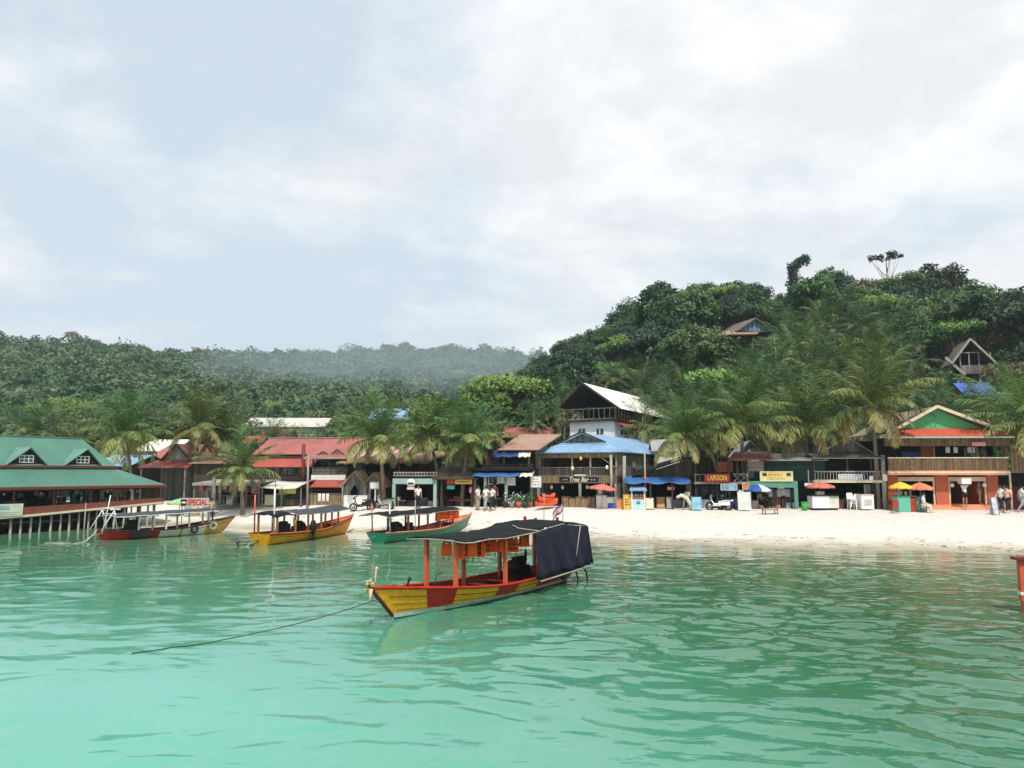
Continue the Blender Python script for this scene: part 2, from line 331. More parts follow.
def HLeft(X, Y):
    u = X / Y; Rr = float(np.interp(u, RU, RR)); top = CAMZ + (472 - float(np.interp(u, LU, LP))) / F * Rr - 13
    s = (Y - 92) / (Rr - 92)
    if s <= 0: return 0
    if s > 1: return top * max(0.2, 1 - (s - 1) * 0.8)
    return top * s ** 1.25
def ground(X, Y):
    sy = shoreY(X); fy = frontY(X); s = Y - sy
    if s < 0: return max(-3.0, s * (0.07 - 0.028 * min(1.0, max(0.0, (X - 1) / 10))))
    base = 1.3 * min(1.0, s / max(fy - sy, 1)) ** 0.9
    h = max(HRight(X, Y), HLeft(X, Y)) if Y > 71 else 0
    return base + h
def nodes_basic(name, rough):
    m = bpy.data.materials.new(name); m.use_nodes = True; nt = m.node_tree; b = nt.nodes['Principled BSDF']; b.inputs['Roughness'].default_value = rough
    return m, nt, b
def sheet(name, xs, ys, m, label=None):
    V = [(x, y, ground(x, y)) for y in ys for x in xs]; n = len(xs)
    Fq = [(j * n + i, j * n + i + 1, (j + 1) * n + i + 1, (j + 1) * n + i) for j in range(len(ys) - 1) for i in range(n - 1)]
    me = bpy.data.meshes.new(name); me.from_pydata(V, [], Fq); me.materials.append(m); me.polygons.foreach_set('use_smooth', [True] * len(Fq))
    o = bpy.data.objects.new(name, me); sc.collection.objects.link(o); o['kind'] = 'structure'; return o
# sand: pale, trampled; wet and darker where the water laps
SAND, nt, b = nodes_basic('white_beach_sand', 0.95)
geo = N(nt, 'ShaderNodeNewGeometry'); sx = N(nt, 'ShaderNodeSeparateXYZ'); lk(nt, geo.outputs['Position'], sx.inputs[0])
n1 = N(nt, 'ShaderNodeTexNoise'); n1.inputs['Scale'].default_value = 0.7; n1.inputs['Detail'].default_value = 8; lk(nt, geo.outputs['Position'], n1.inputs['Vector'])
n2 = N(nt, 'ShaderNodeTexNoise'); n2.inputs['Scale'].default_value = 2.6; n2.inputs['Detail'].default_value = 10; n2.inputs['Roughness'].default_value = 0.7; lk(nt, geo.outputs['Position'], n2.inputs['Vector'])
ad = N(nt, 'ShaderNodeMath', operation='MULTIPLY_ADD'); lk(nt, n1.outputs['Fac'], ad.inputs[0]); ad.inputs[1].default_value = 0.34; lk(nt, sx.outputs['Z'], ad.inputs[2])
rp = N(nt, 'ShaderNodeValToRGB'); e = rp.color_ramp.elements; e[0].position = 0.19; e[0].color = (0.36, 0.32, 0.235, 1); e[1].position = 0.50; e[1].color = (0.70, 0.66, 0.60, 1)
x = e.new(0.27); x.color = (0.47, 0.42, 0.325, 1)
lk(nt, ad.outputs[0], rp.inputs[0])
mr = N(nt, 'ShaderNodeMapRange'); mr.inputs[1].default_value = 0.3; mr.inputs[2].default_value = 0.7; mr.inputs[3].default_value = 0.80; mr.inputs[4].default_value = 1.08; lk(nt, n2.outputs['Fac'], mr.inputs[0])
ml = N(nt, 'ShaderNodeMix', data_type='RGBA', blend_type='MULTIPLY'); ml.inputs[0].default_value = 1; lk(nt, rp.outputs[0], ml.inputs[6]); lk(nt, mr.outputs[0], ml.inputs[7]); lk(nt, ml.outputs[2], b.inputs['Base Color'])
bp = N(nt, 'ShaderNodeBump'); bp.inputs['Strength'].default_value = 0.8; bp.inputs['Distance'].default_value = 0.22; lk(nt, n2.outputs['Fac'], bp.inputs['Height']); lk(nt, bp.outputs[0], b.inputs['Normal'])
xs = list(np.linspace(-260, -50, 22)) + list(np.linspace(-48, 60, 145)) + list(np.linspace(64, 260, 24))
ys = list(np.linspace(-60, 28, 12)) + list(np.linspace(30, 70.5, 82))
sheet('beach', xs, ys, SAND)
SOIL, nt, b = nodes_basic('forest_floor', 1.0)
tcx = N(nt, 'ShaderNodeTexCoord'); nz = N(nt, 'ShaderNodeTexNoise'); nz.inputs['Scale'].default_value = 0.4; nz.inputs['Detail'].default_value = 9; lk(nt, tcx.outputs['Object'], nz.inputs['Vector'])
rp = N(nt, 'ShaderNodeValToRGB'); e = rp.color_ramp.elements; e[0].position = 0.35; e[0].color = (0.018, 0.03, 0.012, 1); e[1].position = 0.65; e[1].color = (0.045, 0.07, 0.025, 1)
lk(nt, nz.outputs['Fac'], rp.inputs[0]); lk(nt, rp.outputs[0], b.inputs['Base Color'])
xs = list(np.linspace(-900, -130, 46)) + list(np.linspace(-122, 122, 62)) + list(np.linspace(132, 620, 30))
ys = list(np.linspace(70.5, 170, 52)) + list(np.linspace(176, 1100, 96))
sheet('hills', xs, ys, SOIL)

# ------------------------------------------------------------------ water
WATER, nt, b = nodes_basic('shallow_turquoise_sea', 0.07)
b.inputs['IOR'].default_value = 1.33; b.inputs['Specular IOR Level'].default_value = 0.5
geo = N(nt, 'ShaderNodeNewGeometry'); pos = geo.outputs['Position']
def vmap(scale, rot=0.0):
    mp = N(nt, 'ShaderNodeMapping'); mp.inputs['Scale'].default_value = scale; mp.inputs['Rotation'].default_value = (0, 0, rot); lk(nt, pos, mp.inputs[0]); return mp.outputs[0]
def nz(vec, scale, detail=3, rough=0.5, dist=0.0):
    n = N(nt, 'ShaderNodeTexNoise'); n.inputs['Scale'].default_value = scale; n.inputs['Detail'].default_value = detail; n.inputs['Roughness'].default_value = rough; n.inputs['Distortion'].default_value = dist
    lk(nt, vec, n.inputs['Vector']); return n.outputs['Fac']
def mth(op, a, c=None, d=None, clamp=False):
    n = N(nt, 'ShaderNodeMath', operation=op, use_clamp=clamp)
    for i, v in enumerate((a, c, d)):
        if v is None: continue
        if isinstance(v, (int, float)): n.inputs[i].default_value = v
        else: lk(nt, v, n.inputs[i])
    return n.outputs[0]
dep = N(nt, 'ShaderNodeAttribute', attribute_name='depth')             # metres of water over the sand
depn = mth('ADD', dep.outputs['Fac'], mth('MULTIPLY', mth('SUBTRACT', nz(vmap((1, 1, 1)), 0.25, 5, 0.6), 0.5), 0.35))
rp = N(nt, 'ShaderNodeValToRGB'); e = rp.color_ramp.elements
e[0].position = 0.0; e[0].color = (0.46, 0.42, 0.31, 1); e[1].position = 1.0; e[1].color = (0.108, 0.36, 0.275, 1)
for p, c in [(0.05, (0.30, 0.30, 0.20)), (0.17, (0.13, 0.215, 0.125)), (0.40, (0.05, 0.185, 0.10)), (0.72, (0.055, 0.225, 0.14))]:
    x = e.new(p); x.color = (*c, 1)
lk(nt, mth('DIVIDE', depn, 2.6), rp.inputs[0])
sxw = N(nt, 'ShaderNodeSeparateXYZ'); lk(nt, pos, sxw.inputs[0])
# sea grass and silt on the bottom towards the right, paler sand to the left
weed = N(nt, 'ShaderNodeMapRange'); weed.inputs[1].default_value = -5; weed.inputs[2].default_value = 7; lk(nt, sxw.outputs['X'], weed.inputs[0])
wk = mth('MULTIPLY', weed.outputs[0], mth('ADD', mth('MULTIPLY', nz(vmap((1, 1, 1)), 0.12, 5, 0.6), 1.2), 0.1), clamp=True)
m1 = N(nt, 'ShaderNodeMix', data_type='RGBA', blend_type='MULTIPLY'); lk(nt, wk, m1.inputs[0]); lk(nt, rp.outputs[0], m1.inputs[6]); m1.inputs[7].default_value = (0.30, 0.46, 0.30, 1)
spot = N(nt, 'ShaderNodeMapRange'); spot.inputs[1].default_value = 0.66; spot.inputs[2].default_value = 0.72; lk(nt, nz(vmap((0.75, 1, 1)), 0.62, 4, 0.6, 0.5), spot.inputs[0])   # dark weed clumps on the bottom
m2 = N(nt, 'ShaderNodeMix', data_type='RGBA', blend_type='MULTIPLY'); lk(nt, mth('MULTIPLY', spot.outputs[0], weed.outputs[0]), m2.inputs[0]); lk(nt, m1.outputs[2], m2.inputs[6]); m2.inputs[7].default_value = (0.34, 0.36, 0.34, 1)
lk(nt, m2.outputs[2], b.inputs['Base Color'])
w1 = nz(vmap((0.8, 1.0, 1), 0.35), 0.95, 3, 0.55, 0.5); w2 = nz(vmap((0.7, 1.0, 1), -0.25), 3.2, 3, 0.55, 0.4); w3 = nz(vmap((0.8, 1, 1), 0.3), 9.0, 2, 0.5); w0 = nz(vmap((0.35, 1, 1), 0.05), 0.35, 2, 0.5)
gust = N(nt, 'ShaderNodeMapRange'); gust.inputs[1].default_value = 0.35; gust.inputs[2].default_value = 0.65; gust.inputs[3].default_value = 0.35; gust.inputs[4].default_value = 1.25; lk(nt, nz(vmap((0.5, 1.3, 1), 0.1), 0.13, 4, 0.6), gust.inputs[0])
hgt = mth('MULTIPLY', mth('ADD', mth('MULTIPLY', w1, 0.32), mth('ADD', mth('MULTIPLY', w2, 0.075), mth('ADD', mth('MULTIPLY', w3, 0.008), mth('MULTIPLY', w0, 0.2)))), gust.outputs[0])
calm = N(nt, 'ShaderNodeMapRange'); calm.inputs[1].default_value = -10; calm.inputs[2].default_value = 8; calm.inputs[3].default_value = 0.16; calm.inputs[4].default_value = 1.0; lk(nt, sxw.outputs['X'], calm.inputs[0])
bp = N(nt, 'ShaderNodeBump'); lk(nt, calm.outputs[0], bp.inputs['Strength']); bp.inputs['Distance'].default_value = 0.16; lk(nt, hgt, bp.inputs['Height']); lk(nt, bp.outputs[0], b.inputs['Normal'])
# the surface itself is rippled: a sum of small wind waves, calmer to the left and towards the beach
gx = np.array(list(np.linspace(-300, -42, 40)) + list(np.arange(-40, 40.01, 0.1)) + list(np.linspace(42, 300, 40)))
yy = [6.0]
while yy[-1] < 58: yy.append(yy[-1] * 1.0042 + 0.004)
gy = np.array(list(np.linspace(-80, 5, 24)) + yy + [60, 62, 64, 66])
cx = np.array(list(np.linspace(-300, -42, 24)) + list(np.linspace(-40, 40, 81)) + list(np.linspace(42, 300, 24))); cyy = np.array(list(np.linspace(-80, 4, 12)) + list(np.linspace(5, 66, 62)))
dcoarse = np.array([[max(0.0, -ground(a, q)) for a in cx] for q in cyy])
tmp = np.array([np.interp(gx, cx, row) for row in dcoarse]); dfine = np.array([np.interp(gy, cyy, tmp[:, i]) for i in range(len(gx))]).T
XX, YY = np.meshgrid(gx, gy); ZZ = np.zeros_like(XX); wr = np.random.default_rng(21)
WX = XX + 0.35 * np.sin(0.9 * YY + 0.4 * XX) + 0.2 * np.sin(2.3 * XX - 1.1 * YY); WY = YY + 0.30 * np.sin(0.8 * XX - 0.5 * YY) + 0.12 * np.sin(2.9 * YY + 1.7 * XX)
for i in range(56):
    lam = 0.27 * (2.3 / 0.27) ** wr.random(); th = math.radians(250) + wr.normal(0, 0.55); k = 2 * math.pi / lam; am = 0.0105 * (lam / 1.0) ** 0.9 / 2.35
    ph = k * (WX * math.cos(th) + WY * math.sin(th)) + wr.uniform(0, 6.28); ZZ += am * (np.sin(ph) + 0.28 * np.sin(2 * ph + 0.6))
patch = 0.62 + 0.38 * np.sin(0.33 * XX + 0.9 * np.sin(0.21 * YY) + 0.5) * np.sin(0.41 * YY - 0.17 * XX)
side = np.clip((XX + 9) / 15, 0, 1); side = 0.34 + 0.66 * side * side * (3 - 2 * side)
ZZ *= patch * side * np.clip(dfine / 0.5, 0.12, 1) * np.clip((60 - YY) / 20, 0.0, 1) * np.clip((YY + 10) / 12, 0, 1) * (np.abs(XX) < 41)
nr, nc = XX.shape; base = (np.arange(nr - 1)[:, None] * nc + np.arange(nc - 1)[None, :]).ravel()
fq = np.stack([base, base + 1, base + nc + 1, base + nc], 1).astype(np.int32); vv = np.stack([XX, YY, ZZ], -1).reshape(-1, 3).astype(np.float32)
me = bpy.data.meshes.new('water'); me.vertices.add(len(vv)); me.vertices.foreach_set('co', vv.ravel()); me.loops.add(fq.size); me.loops.foreach_set('vertex_index', fq.ravel())
me.polygons.add(len(fq)); me.polygons.foreach_set('loop_start', np.arange(0, fq.size, 4, dtype=np.int32)); me.polygons.foreach_set('use_smooth', np.ones(len(fq), bool)); me.update(calc_edges=True)
att = me.attributes.new('depth', 'FLOAT', 'POINT'); att.data.foreach_set('value', dfine.ravel().astype(np.float32))
me.materials.append(WATER); wo = bpy.data.objects.new('water', me); sc.collection.objects.link(wo); wo['kind'] = 'structure'

# ------------------------------------------------------------------ haze in the air
hz = MB().box(-920, 640, -90, 1110, -4.2, 165).build('haze', [])
hm = bpy.data.materials.new('thin_sea_haze'); hm.use_nodes = True; hm.node_tree.nodes.remove(hm.node_tree.nodes['Principled BSDF'])
pv = N(hm.node_tree, 'ShaderNodeVolumePrincipled'); pv.inputs['Color'].default_value = (0.80, 0.90, 1.0, 1); pv.inputs['Density'].default_value = 0.0002; pv.inputs['Anisotropy'].default_value = 0.0
lk(hm.node_tree, pv.outputs[0], hm.node_tree.nodes['Material Output'].inputs['Volume']); hz.data.materials.clear(); hz.data.materials.append(hm); hz['kind'] = 'stuff'
# ------------------------------------------------------------------ vegetation
rng = np.random.default_rng(11)
BARK = mat('grey_bark', (0.15, 0.125, 0.10), 0.9, 0.3, 2, bump=0.6, bscale=6)
PALE_BARK = mat('pale_bark', (0.34, 0.31, 0.26), 0.9, 0.25, 2, bump=0.4, bscale=6)
PALM_BARK = mat('palm_bark', (0.20, 0.165, 0.13), 0.9, 0.3, 2.5, bump=0.8, bscale=7)
RED_BARK = mat('sunlit_reddish_palm_bark', (0.36, 0.20, 0.13), 0.9, 0.3, 2.5, bump=0.8, bscale=7)
LEAF_DARK = leafmat('dark_glossy_leaves', (0.012, 0.036, 0.018), (0.040, 0.088, 0.036), trans=0.14)
LEAF_MID = leafmat('mid_green_leaves', (0.030, 0.082, 0.030), (0.095, 0.17, 0.052), trans=0.2)
LEAF_LIGHT = leafmat('yellow_green_leaves', (0.085, 0.18, 0.035), (0.18, 0.28, 0.065), trans=0.25)
LEAF_DRY = leafmat('olive_brown_leaves', (0.10, 0.105, 0.045), (0.19, 0.155, 0.08), trans=0.25)
LEAF_FAR = leafmat('hill_forest_leaves', (0.034, 0.088, 0.034), (0.09, 0.145, 0.055), (0.15, 0.185, 0.08), trans=0.2, rv=0.1)
PALM_LEAF = leafmat('coconut_fronds', (0.055, 0.13, 0.034), (0.175, 0.235, 0.064), (0.40, 0.34, 0.13), trans=0.2, rv=0.15)
PALM_DARK = leafmat('dark_hill_fronds', (0.034, 0.09, 0.034), (0.15, 0.215, 0.075), (0.26, 0.23, 0.11), trans=0.18, rv=0.25)  # darker frond colours for the hill palms
COCO = mat('green_coconuts', (0.20, 0.19, 0.05), 0.6, 0.3, 4)
DEADFROND = mat('dead_frond_skirt', (0.20, 0.14, 0.085), 0.95, 0.4, 4, bump=0.6)

def qmesh(name, verts, faces, mats, tint=None, mi=None):
    me = bpy.data.meshes.new(name); verts = np.asarray(verts, np.float32).reshape(-1, 3); faces = np.asarray(faces, np.int32).reshape(-1, 4)
    me.vertices.add(len(verts)); me.vertices.foreach_set('co', verts.ravel())
    me.loops.add(faces.size); me.loops.foreach_set('vertex_index', faces.ravel())
    me.polygons.add(len(faces)); me.polygons.foreach_set('loop_start', np.arange(0, faces.size, 4, dtype=np.int32))
    for m in (mats if isinstance(mats, (list, tuple)) else [mats]): me.materials.append(m)
    if tint is not None:
        a = me.attributes.new('tint', 'FLOAT', 'POINT'); a.data.foreach_set('value', np.asarray(tint, np.float32).ravel())
    me.update(calc_edges=True); me.validate(); return me
def unit(v): return v / np.maximum(np.linalg.norm(v, axis=-1, keepdims=True), 1e-9)
def leaves(C, out, size, tint, g, flat=0.5):
    """rhombic leaf sprays at C, facing roughly outward and up"""
    k = len(C); nrm = unit(out * 0.7 + g.normal(0, 0.55, (k, 3)) + np.array([0, 0, flat])); t = unit(np.cross(nrm, g.normal(0, 1, (k, 3)))); b = np.cross(nrm, t)
    s = (size * g.uniform(0.6, 1.35, k))[:, None]
    v = np.stack([C - t * s, C - b * s * 0.55 + nrm * s * 0.12, C + t * s, C + b * s * 0.55 + nrm * s * 0.12], 1)
    return v.reshape(-1, 3), np.arange(4 * k).reshape(-1, 4), np.repeat(tint, 4)
def crown_pts(g, rx, rz, ncl, nl, shape='round', clr=0.36):
    c = unit(g.normal(0, 1, (ncl, 3))); c[:, 2] = np.abs(c[:, 2]) * (1.0 if shape != 'flat' else 0.45) - (0.45 if shape == 'round' else 0.05) * g.random(ncl)
    rad = g.uniform(0.35, 1.0, ncl)[:, None] ** 0.5 * g.uniform(0.8, 1.15, ncl)[:, None]
    cc = c * rad * np.array([rx, rx, rz]) ; cr = rx * clr * g.uniform(0.6, 1.25, ncl)
    idx = np.repeat(np.arange(ncl), nl); d = unit(g.normal(0, 1, (ncl * nl, 3))); rr = g.random(ncl * nl) ** 0.45
    P = cc[idx] + d * (cr[idx] * rr)[:, None] * np.array([1, 1, 0.62]); tint = np.clip(g.random(ncl)[idx] * 0.75 + g.random(ncl * nl) * 0.25, 0, 1)
    return P, unit(d * 0.6 + unit(cc + 1e-6)[idx]), tint, cc
def broadleaf(seed, rx, rz, h, ncl, nl, size, leafm, shape='round', clr=0.36, bark=None, limbs=9, thick=1.0):
    """(trunk mesh, crown mesh): base at the origin, crown centre at height h"""
    g = np.random.default_rng(seed); P, o, t, cc = crown_pts(g, rx, rz, ncl, nl, shape, clr); P = P + np.array([0, 0, h])
    v, f, tt = leaves(P, o, size, t, g); cm = qmesh('crown', v, f, leafm, tt)
    mb = MB(); r0 = (0.045 * h + 0.06) * thick; top = h - rz * 0.1; lean = g.normal(0, 0.25, 2)
    mb.tube([(0, 0, -1.2), (lean[0] * .3, lean[1] * .3, top * .4), (lean[0], lean[1], top)], [r0, r0 * .75, r0 * .4], 7)
    for c in cc[np.argsort(-np.abs(cc[:, 0]))][:limbs]:
        z0 = g.uniform(0.5, 0.9) * top; e = (c[0], c[1], c[2] + h); s = (lean[0] * z0 / top, lean[1] * z0 / top, z0)
        mb.tube([s, ((s[0] + e[0]) / 2, (s[1] + e[1]) / 2, (s[2] + e[2]) / 2 - 0.2), e], [r0 * .38, r0 * .25, r0 * .1], 5)
    o_ = mb.build('trunk_src', bark or BARK, local=True); tm = o_.data; tm.name = 'trunk'; bpy.data.objects.remove(o_)
    return tm, cm
def palm(seed, L, h, bend, nf, leafm, nlf=34, drop=1.0, skirt=False, coco=True, bark=None, r0=0.17, lwk=0.030):
    """(trunk, crown, coconuts, skirt) of a coconut palm; base at origin, top at (bend, 0, h)"""
    g = np.random.default_rng(seed); V = []; Fc = []; T = []; nb = 0
    for k in range(nf):
        a = k * 2.39996 + g.uniform(-.4, .4); age = (k + 0.5) / nf                    # 0 = spear leaf, 1 = oldest
        e0 = R(84) - age ** 1.05 * R(80 + 24 * drop) + g.uniform(-.2, .2); fl = L * g.uniform(0.78, 1.15) * (0.72 + 0.28 * math.sin(math.pi * min(1, age + .25)))
        n = 15; p = np.zeros((n, 3)); dirs = np.zeros((n, 3)); e = e0; pos = np.array([math.cos(a) * .12, math.sin(a) * .12, 0.0]); tw = g.uniform(-.35, .35)
        for i in range(n):
            aa = a + tw * (i / n) ** 1.5; d = np.array([math.cos(aa) * math.cos(e), math.sin(aa) * math.cos(e), math.sin(e)]); p[i] = pos; dirs[i] = d; pos = pos + d * fl / (n - 1)
            e -= (0.05 + 0.10 * drop * (i / n)) * (0.32 + 1.0 * age); e = max(e, R(-88))
        side = unit(np.cross(dirs, np.array([0, 0, 1.0])) + 1e-6)
        dry = np.clip(age * 0.95 - 0.25 + g.uniform(-.15, .15), 0, 1)
        w = 0.055 * (1 - np.linspace(0, .75, n))[:, None]                               # rachis
        rv = np.concatenate([p - side * w, p + side * w]); V.append(rv); T.append(np.full(len(rv), min(1, dry * .4 + .62)))
        Fc.append(np.array([[i, i + 1, n + i + 1, n + i] for i in range(n - 1)]) + nb); nb += len(rv)
        ts = np.linspace(0.10, 0.995, nlf); fi = ts * (n - 1); i0 = np.minimum(fi.astype(int), n - 2); fr = (fi - i0)[:, None]
        pp = p[i0] * (1 - fr) + p[i0 + 1] * fr; dd = unit(dirs[i0] * (1 - fr) + dirs[i0 + 1] * fr); ss = side[i0]
        ll = fl * 0.27 * np.sin(math.pi * np.clip(ts * 0.86 + 0.12, 0, 1)) ** 0.6; lw = lwk * L / 3.8
        for sgn in (-1, 1):
            young = 1 - age; hz_ = 0.08 + 0.62 * age + g.uniform(-.1, .15)
            d1 = unit(ss * sgn * 0.8 + dd * (0.62 + .15 * young) - np.array([0, 0, .45 * hz_]) + g.normal(0, .08, (nlf, 3))); d2 = unit(d1 * .75 + np.array([0, 0, -1.0]) * (hz_ * .8 + .08) + g.normal(0, .09, (nlf, 3)))
            lk_ = (ll * g.uniform(.65, 1.18, nlf))[:, None]; m1 = pp + d1 * lk_ * .5; m2 = m1 + d2 * lk_ * .55; wv = unit(np.cross(d1, unit(np.cross(dd, d1)) + g.normal(0, .35, (nlf, 3)))) * lw * g.uniform(.7, 1.3, (nlf, 1))
            q = np.stack([pp - wv * .7, pp + wv * .7, m1 + wv, m1 - wv, m2 + wv * .2, m2 - wv * .2], 1).reshape(-1, 3); V.append(q)
            tl = np.clip(dry + 0.35 * ts[:, None] * dry + g.uniform(-.14, .14, (nlf, 1)) + np.array([[0, 0, .05, .05, .22, .22]]), 0, 1); T.append(tl.ravel())
            b = np.arange(nlf)[:, None] * 6 + nb; Fc.append(np.concatenate([b + np.array([[0, 1, 2, 3]]), b + np.array([[3, 2, 4, 5]])])); nb += len(q)
    V = np.concatenate(V) + np.array([bend, 0, h]); cm = qmesh('crown', V, np.concatenate(Fc), leafm, np.concatenate(T))
    mb = MB(); pts = []; rr = []
    for i in range(9):
        t = i / 8; pts.append((bend * t ** 1.7, 0.12 * math.sin(t * 3 + seed), h * t - (1.0 if i == 0 else 0))); rr.append(r0 * (1.25 if i == 0 else 1 - .35 * t))
    mb.tube(pts, rr, 8)
    for i in range(1, int(h / .22)):                                                  # ring scars
        t = i * .22 / h; c = Vector((bend * t ** 1.7, 0.12 * math.sin(t * 3 + seed), h * t)); r = r0 * (1 - .35 * t) * 1.07
        mb.tube([c, c + Vector((0, 0, .035))], r, 8, cap=False)
    o_ = mb.build('t', bark or PALM_BARK, local=True); tm = o_.data; tm.name = 'trunk'; bpy.data.objects.remove(o_)
    km = sm = None
    if coco:
        mb = MB()
        for i in range(9):
            a = g.uniform(0, 6.28); mb.ball((bend + math.cos(a) * .2, math.sin(a) * .3, h - .28 - g.random() * .3), .13, .13, .16, 6)
        o_ = mb.build('t', COCO, local=True); km = o_.data; km.name = 'coconuts'; bpy.data.objects.remove(o_)
    if skirt:
        mb = MB()
        for i in range(34):
            a = g.uniform(0, 6.28); r = g.uniform(.15, .42); z = g.uniform(.1, .5); mb.bar((bend + math.cos(a) * .14, math.sin(a) * .14, h - z * .4), (bend + math.cos(a) * r, math.sin(a) * r, h - .7 - g.random() * 1.1), .09, .03)
        o_ = mb.build('t', DEADFROND, local=True); sm = o_.data; sm.name = 'skirt'; bpy.data.objects.remove(o_)
    return tm, cm, km, sm
def plant_tree(name, loc, meshes, label, cat, group=None, rz=0, s=1.0):
    r = thing(name, loc, label, cat, group, rz); r.scale = (s,) * 3 if not isinstance(s, tuple) else s
    for nm, me in zip(('trunk', 'crown', 'coconuts', 'skirt'), meshes):
        if me is None: continue
        o = bpy.data.objects.new(nm, me); sc.collection.objects.link(o); o.parent = r
    return r

# -- coconut palms along the beach: px of crown, py of crown, px of base, depth, frond length, seed, label
BP = [
 (126, 436, 131, 68, 4.4, 1, 'tall coconut palm rising behind the right end of the green roof', 1.0, False),
 (200, 428, 194, 72, 4.0, 2, 'coconut palm behind the house with the pale pointed gable', 1.0, False),
 (241, 470, 243, 59.5, 2.9, 3, 'short coconut palm with yellowing fronds low over the stalls', 1.05, False),
 (222, 440, 226, 75, 3.4, 23, 'coconut palm just behind the short one by the stalls', 1.0, False),
 (379, 440, 384, 59.5, 3.5, 4, 'coconut palm with a reddish trunk beside the little thatched huts', .95, False),
 (429, 438, 441, 60.5, 3.2, 5, 'coconut palm leaning left over the mint green stall', .9, False),
 (468, 442, 462, 59, 3.4, 6, 'coconut palm with long hanging yellow fronds over the yellow shop sign', 1.05, False),
 (683, 437, 689, 57.0, 3.5, 7, 'coconut palm with a brown skirt of dead fronds by the dark shed roof', .95, True),
 (741, 425, 745, 57.0, 3.9, 8, 'coconut palm hanging its fronds above the red shop sign', 1.05, False),
 (806, 428, 809, 57.5, 3.7, 9, 'coconut palm between the green shop and the dark two storey house', 1.0, False),
 (871, 408, 879, 54.8, 4.1, 10, 'large coconut palm drooping in front of the orange building', 1.0, False),
 (1030, 424, 1034, 53.5, 4.0, 11, 'coconut palm cut off by the right edge beside the orange building', 1.0, False),
]
for px, py, bx, Y, L, seed, lab, drop, sk in BP:
    t = at(px, py, Y); bpos = at(bx, 505, Y); gz = ground(bpos.x, Y); h = t.z - gz; bend = t.x - bpos.x
    ms = palm(seed * 7 + 1, L * (1.28 if seed in (7, 8, 9, 10, 11) else 1.18), h, bend, 36, PALM_LEAF, 28, drop, sk, True, RED_BARK if seed == 4 else None)
    plant_tree('coconut_palm', (bpos.x, Y, gz), ms, lab, 'palm tree', 'coconut palms along the beach front')

# -- palms on the slope and behind the houses
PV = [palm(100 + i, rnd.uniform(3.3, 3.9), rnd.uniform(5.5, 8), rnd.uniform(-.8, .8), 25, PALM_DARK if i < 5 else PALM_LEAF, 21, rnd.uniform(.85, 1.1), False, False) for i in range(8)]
def height_of(ms): return max(v.co.z for v in ms[0].vertices)
PH = [height_of(m) for m in PV]
def hill_palm(px, py, Y, v, lab, grp, s=1.0, name='coconut_palm'):
    p = at(px, py, Y); z = p.z - PH[v] * s; gz = ground(p.x, Y)
    if z > gz - 0.3: z = min(z, gz - 0.3)
    return plant_tree(name, (p.x, Y, z), PV[v], lab, 'palm tree', grp, rnd.uniform(0, 6.28), s)
SLOPE = 'dark feathery coconut palm in the grove on the slope behind the shops'
spots = []
for _ in range(4000):
    px = rnd.uniform(640, 1000); lo, hi = np.interp(px, [640, 700, 760, 820, 900, 960, 1000], [385, 350, 322, 322, 328, 372, 400]), 432
    py = rnd.uniform(lo, hi)
    if 922 < px < 1022 and 322 < py < 415: continue
    if 702 < px < 786 and py < 360: continue
    if any(abs(px - a) < 19 and abs(py - c) < 15 for a, c in spots): continue
    spots.append((px, py))
    if len(spots) > 75: break
for px, py in spots:
    Y = float(np.interp(py, [320, 345, 370, 400, 432], [112, 102, 93, 84, 74])) + rnd.uniform(-2, 2)
    hill_palm(px, py, Y, rnd.randrange(0, 6), SLOPE, 'coconut palms on the slope behind the shops', rnd.uniform(1.05, 1.5))
for px, py, Y in [(548, 402, 80), (563, 392, 84), (535, 418, 77), (590, 412, 88), (660, 388, 88), (640, 402, 86), (612, 380, 96), (575, 415, 78)]:
    hill_palm(px, py, Y, rnd.randrange(0, 5), 'coconut palm crowded among the trees around the white roofed house', 'coconut palms around the white roofed house', rnd.uniform(.75, .95))
for px, py, Y in [(2, 412, 92), (22, 422, 86), (55, 424, 84), (78, 430, 82), (100, 405, 98), (40, 433, 80), (112, 420, 88)]:
    hill_palm(px, py, Y, rnd.randrange(4, 8), 'coconut palm standing behind the green roofed pavilion', 'coconut palms behind the pavilion', rnd.uniform(.8, 1.0))
for px, py, Y in [(288, 428, 96), (312, 424, 98), (330, 416, 105), (345, 428, 90), (300, 438, 88), (272, 440, 88), (402, 425, 82), (450, 428, 80), (352, 440, 78), (415, 440, 74), (500, 438, 78), (485, 432, 84)]:
    hill_palm(px, py, Y, rnd.randrange(4, 8), 'coconut palm showing over the roofs in the middle of the village', 'coconut palms behind the village roofs', rnd.uniform(.75, .95))

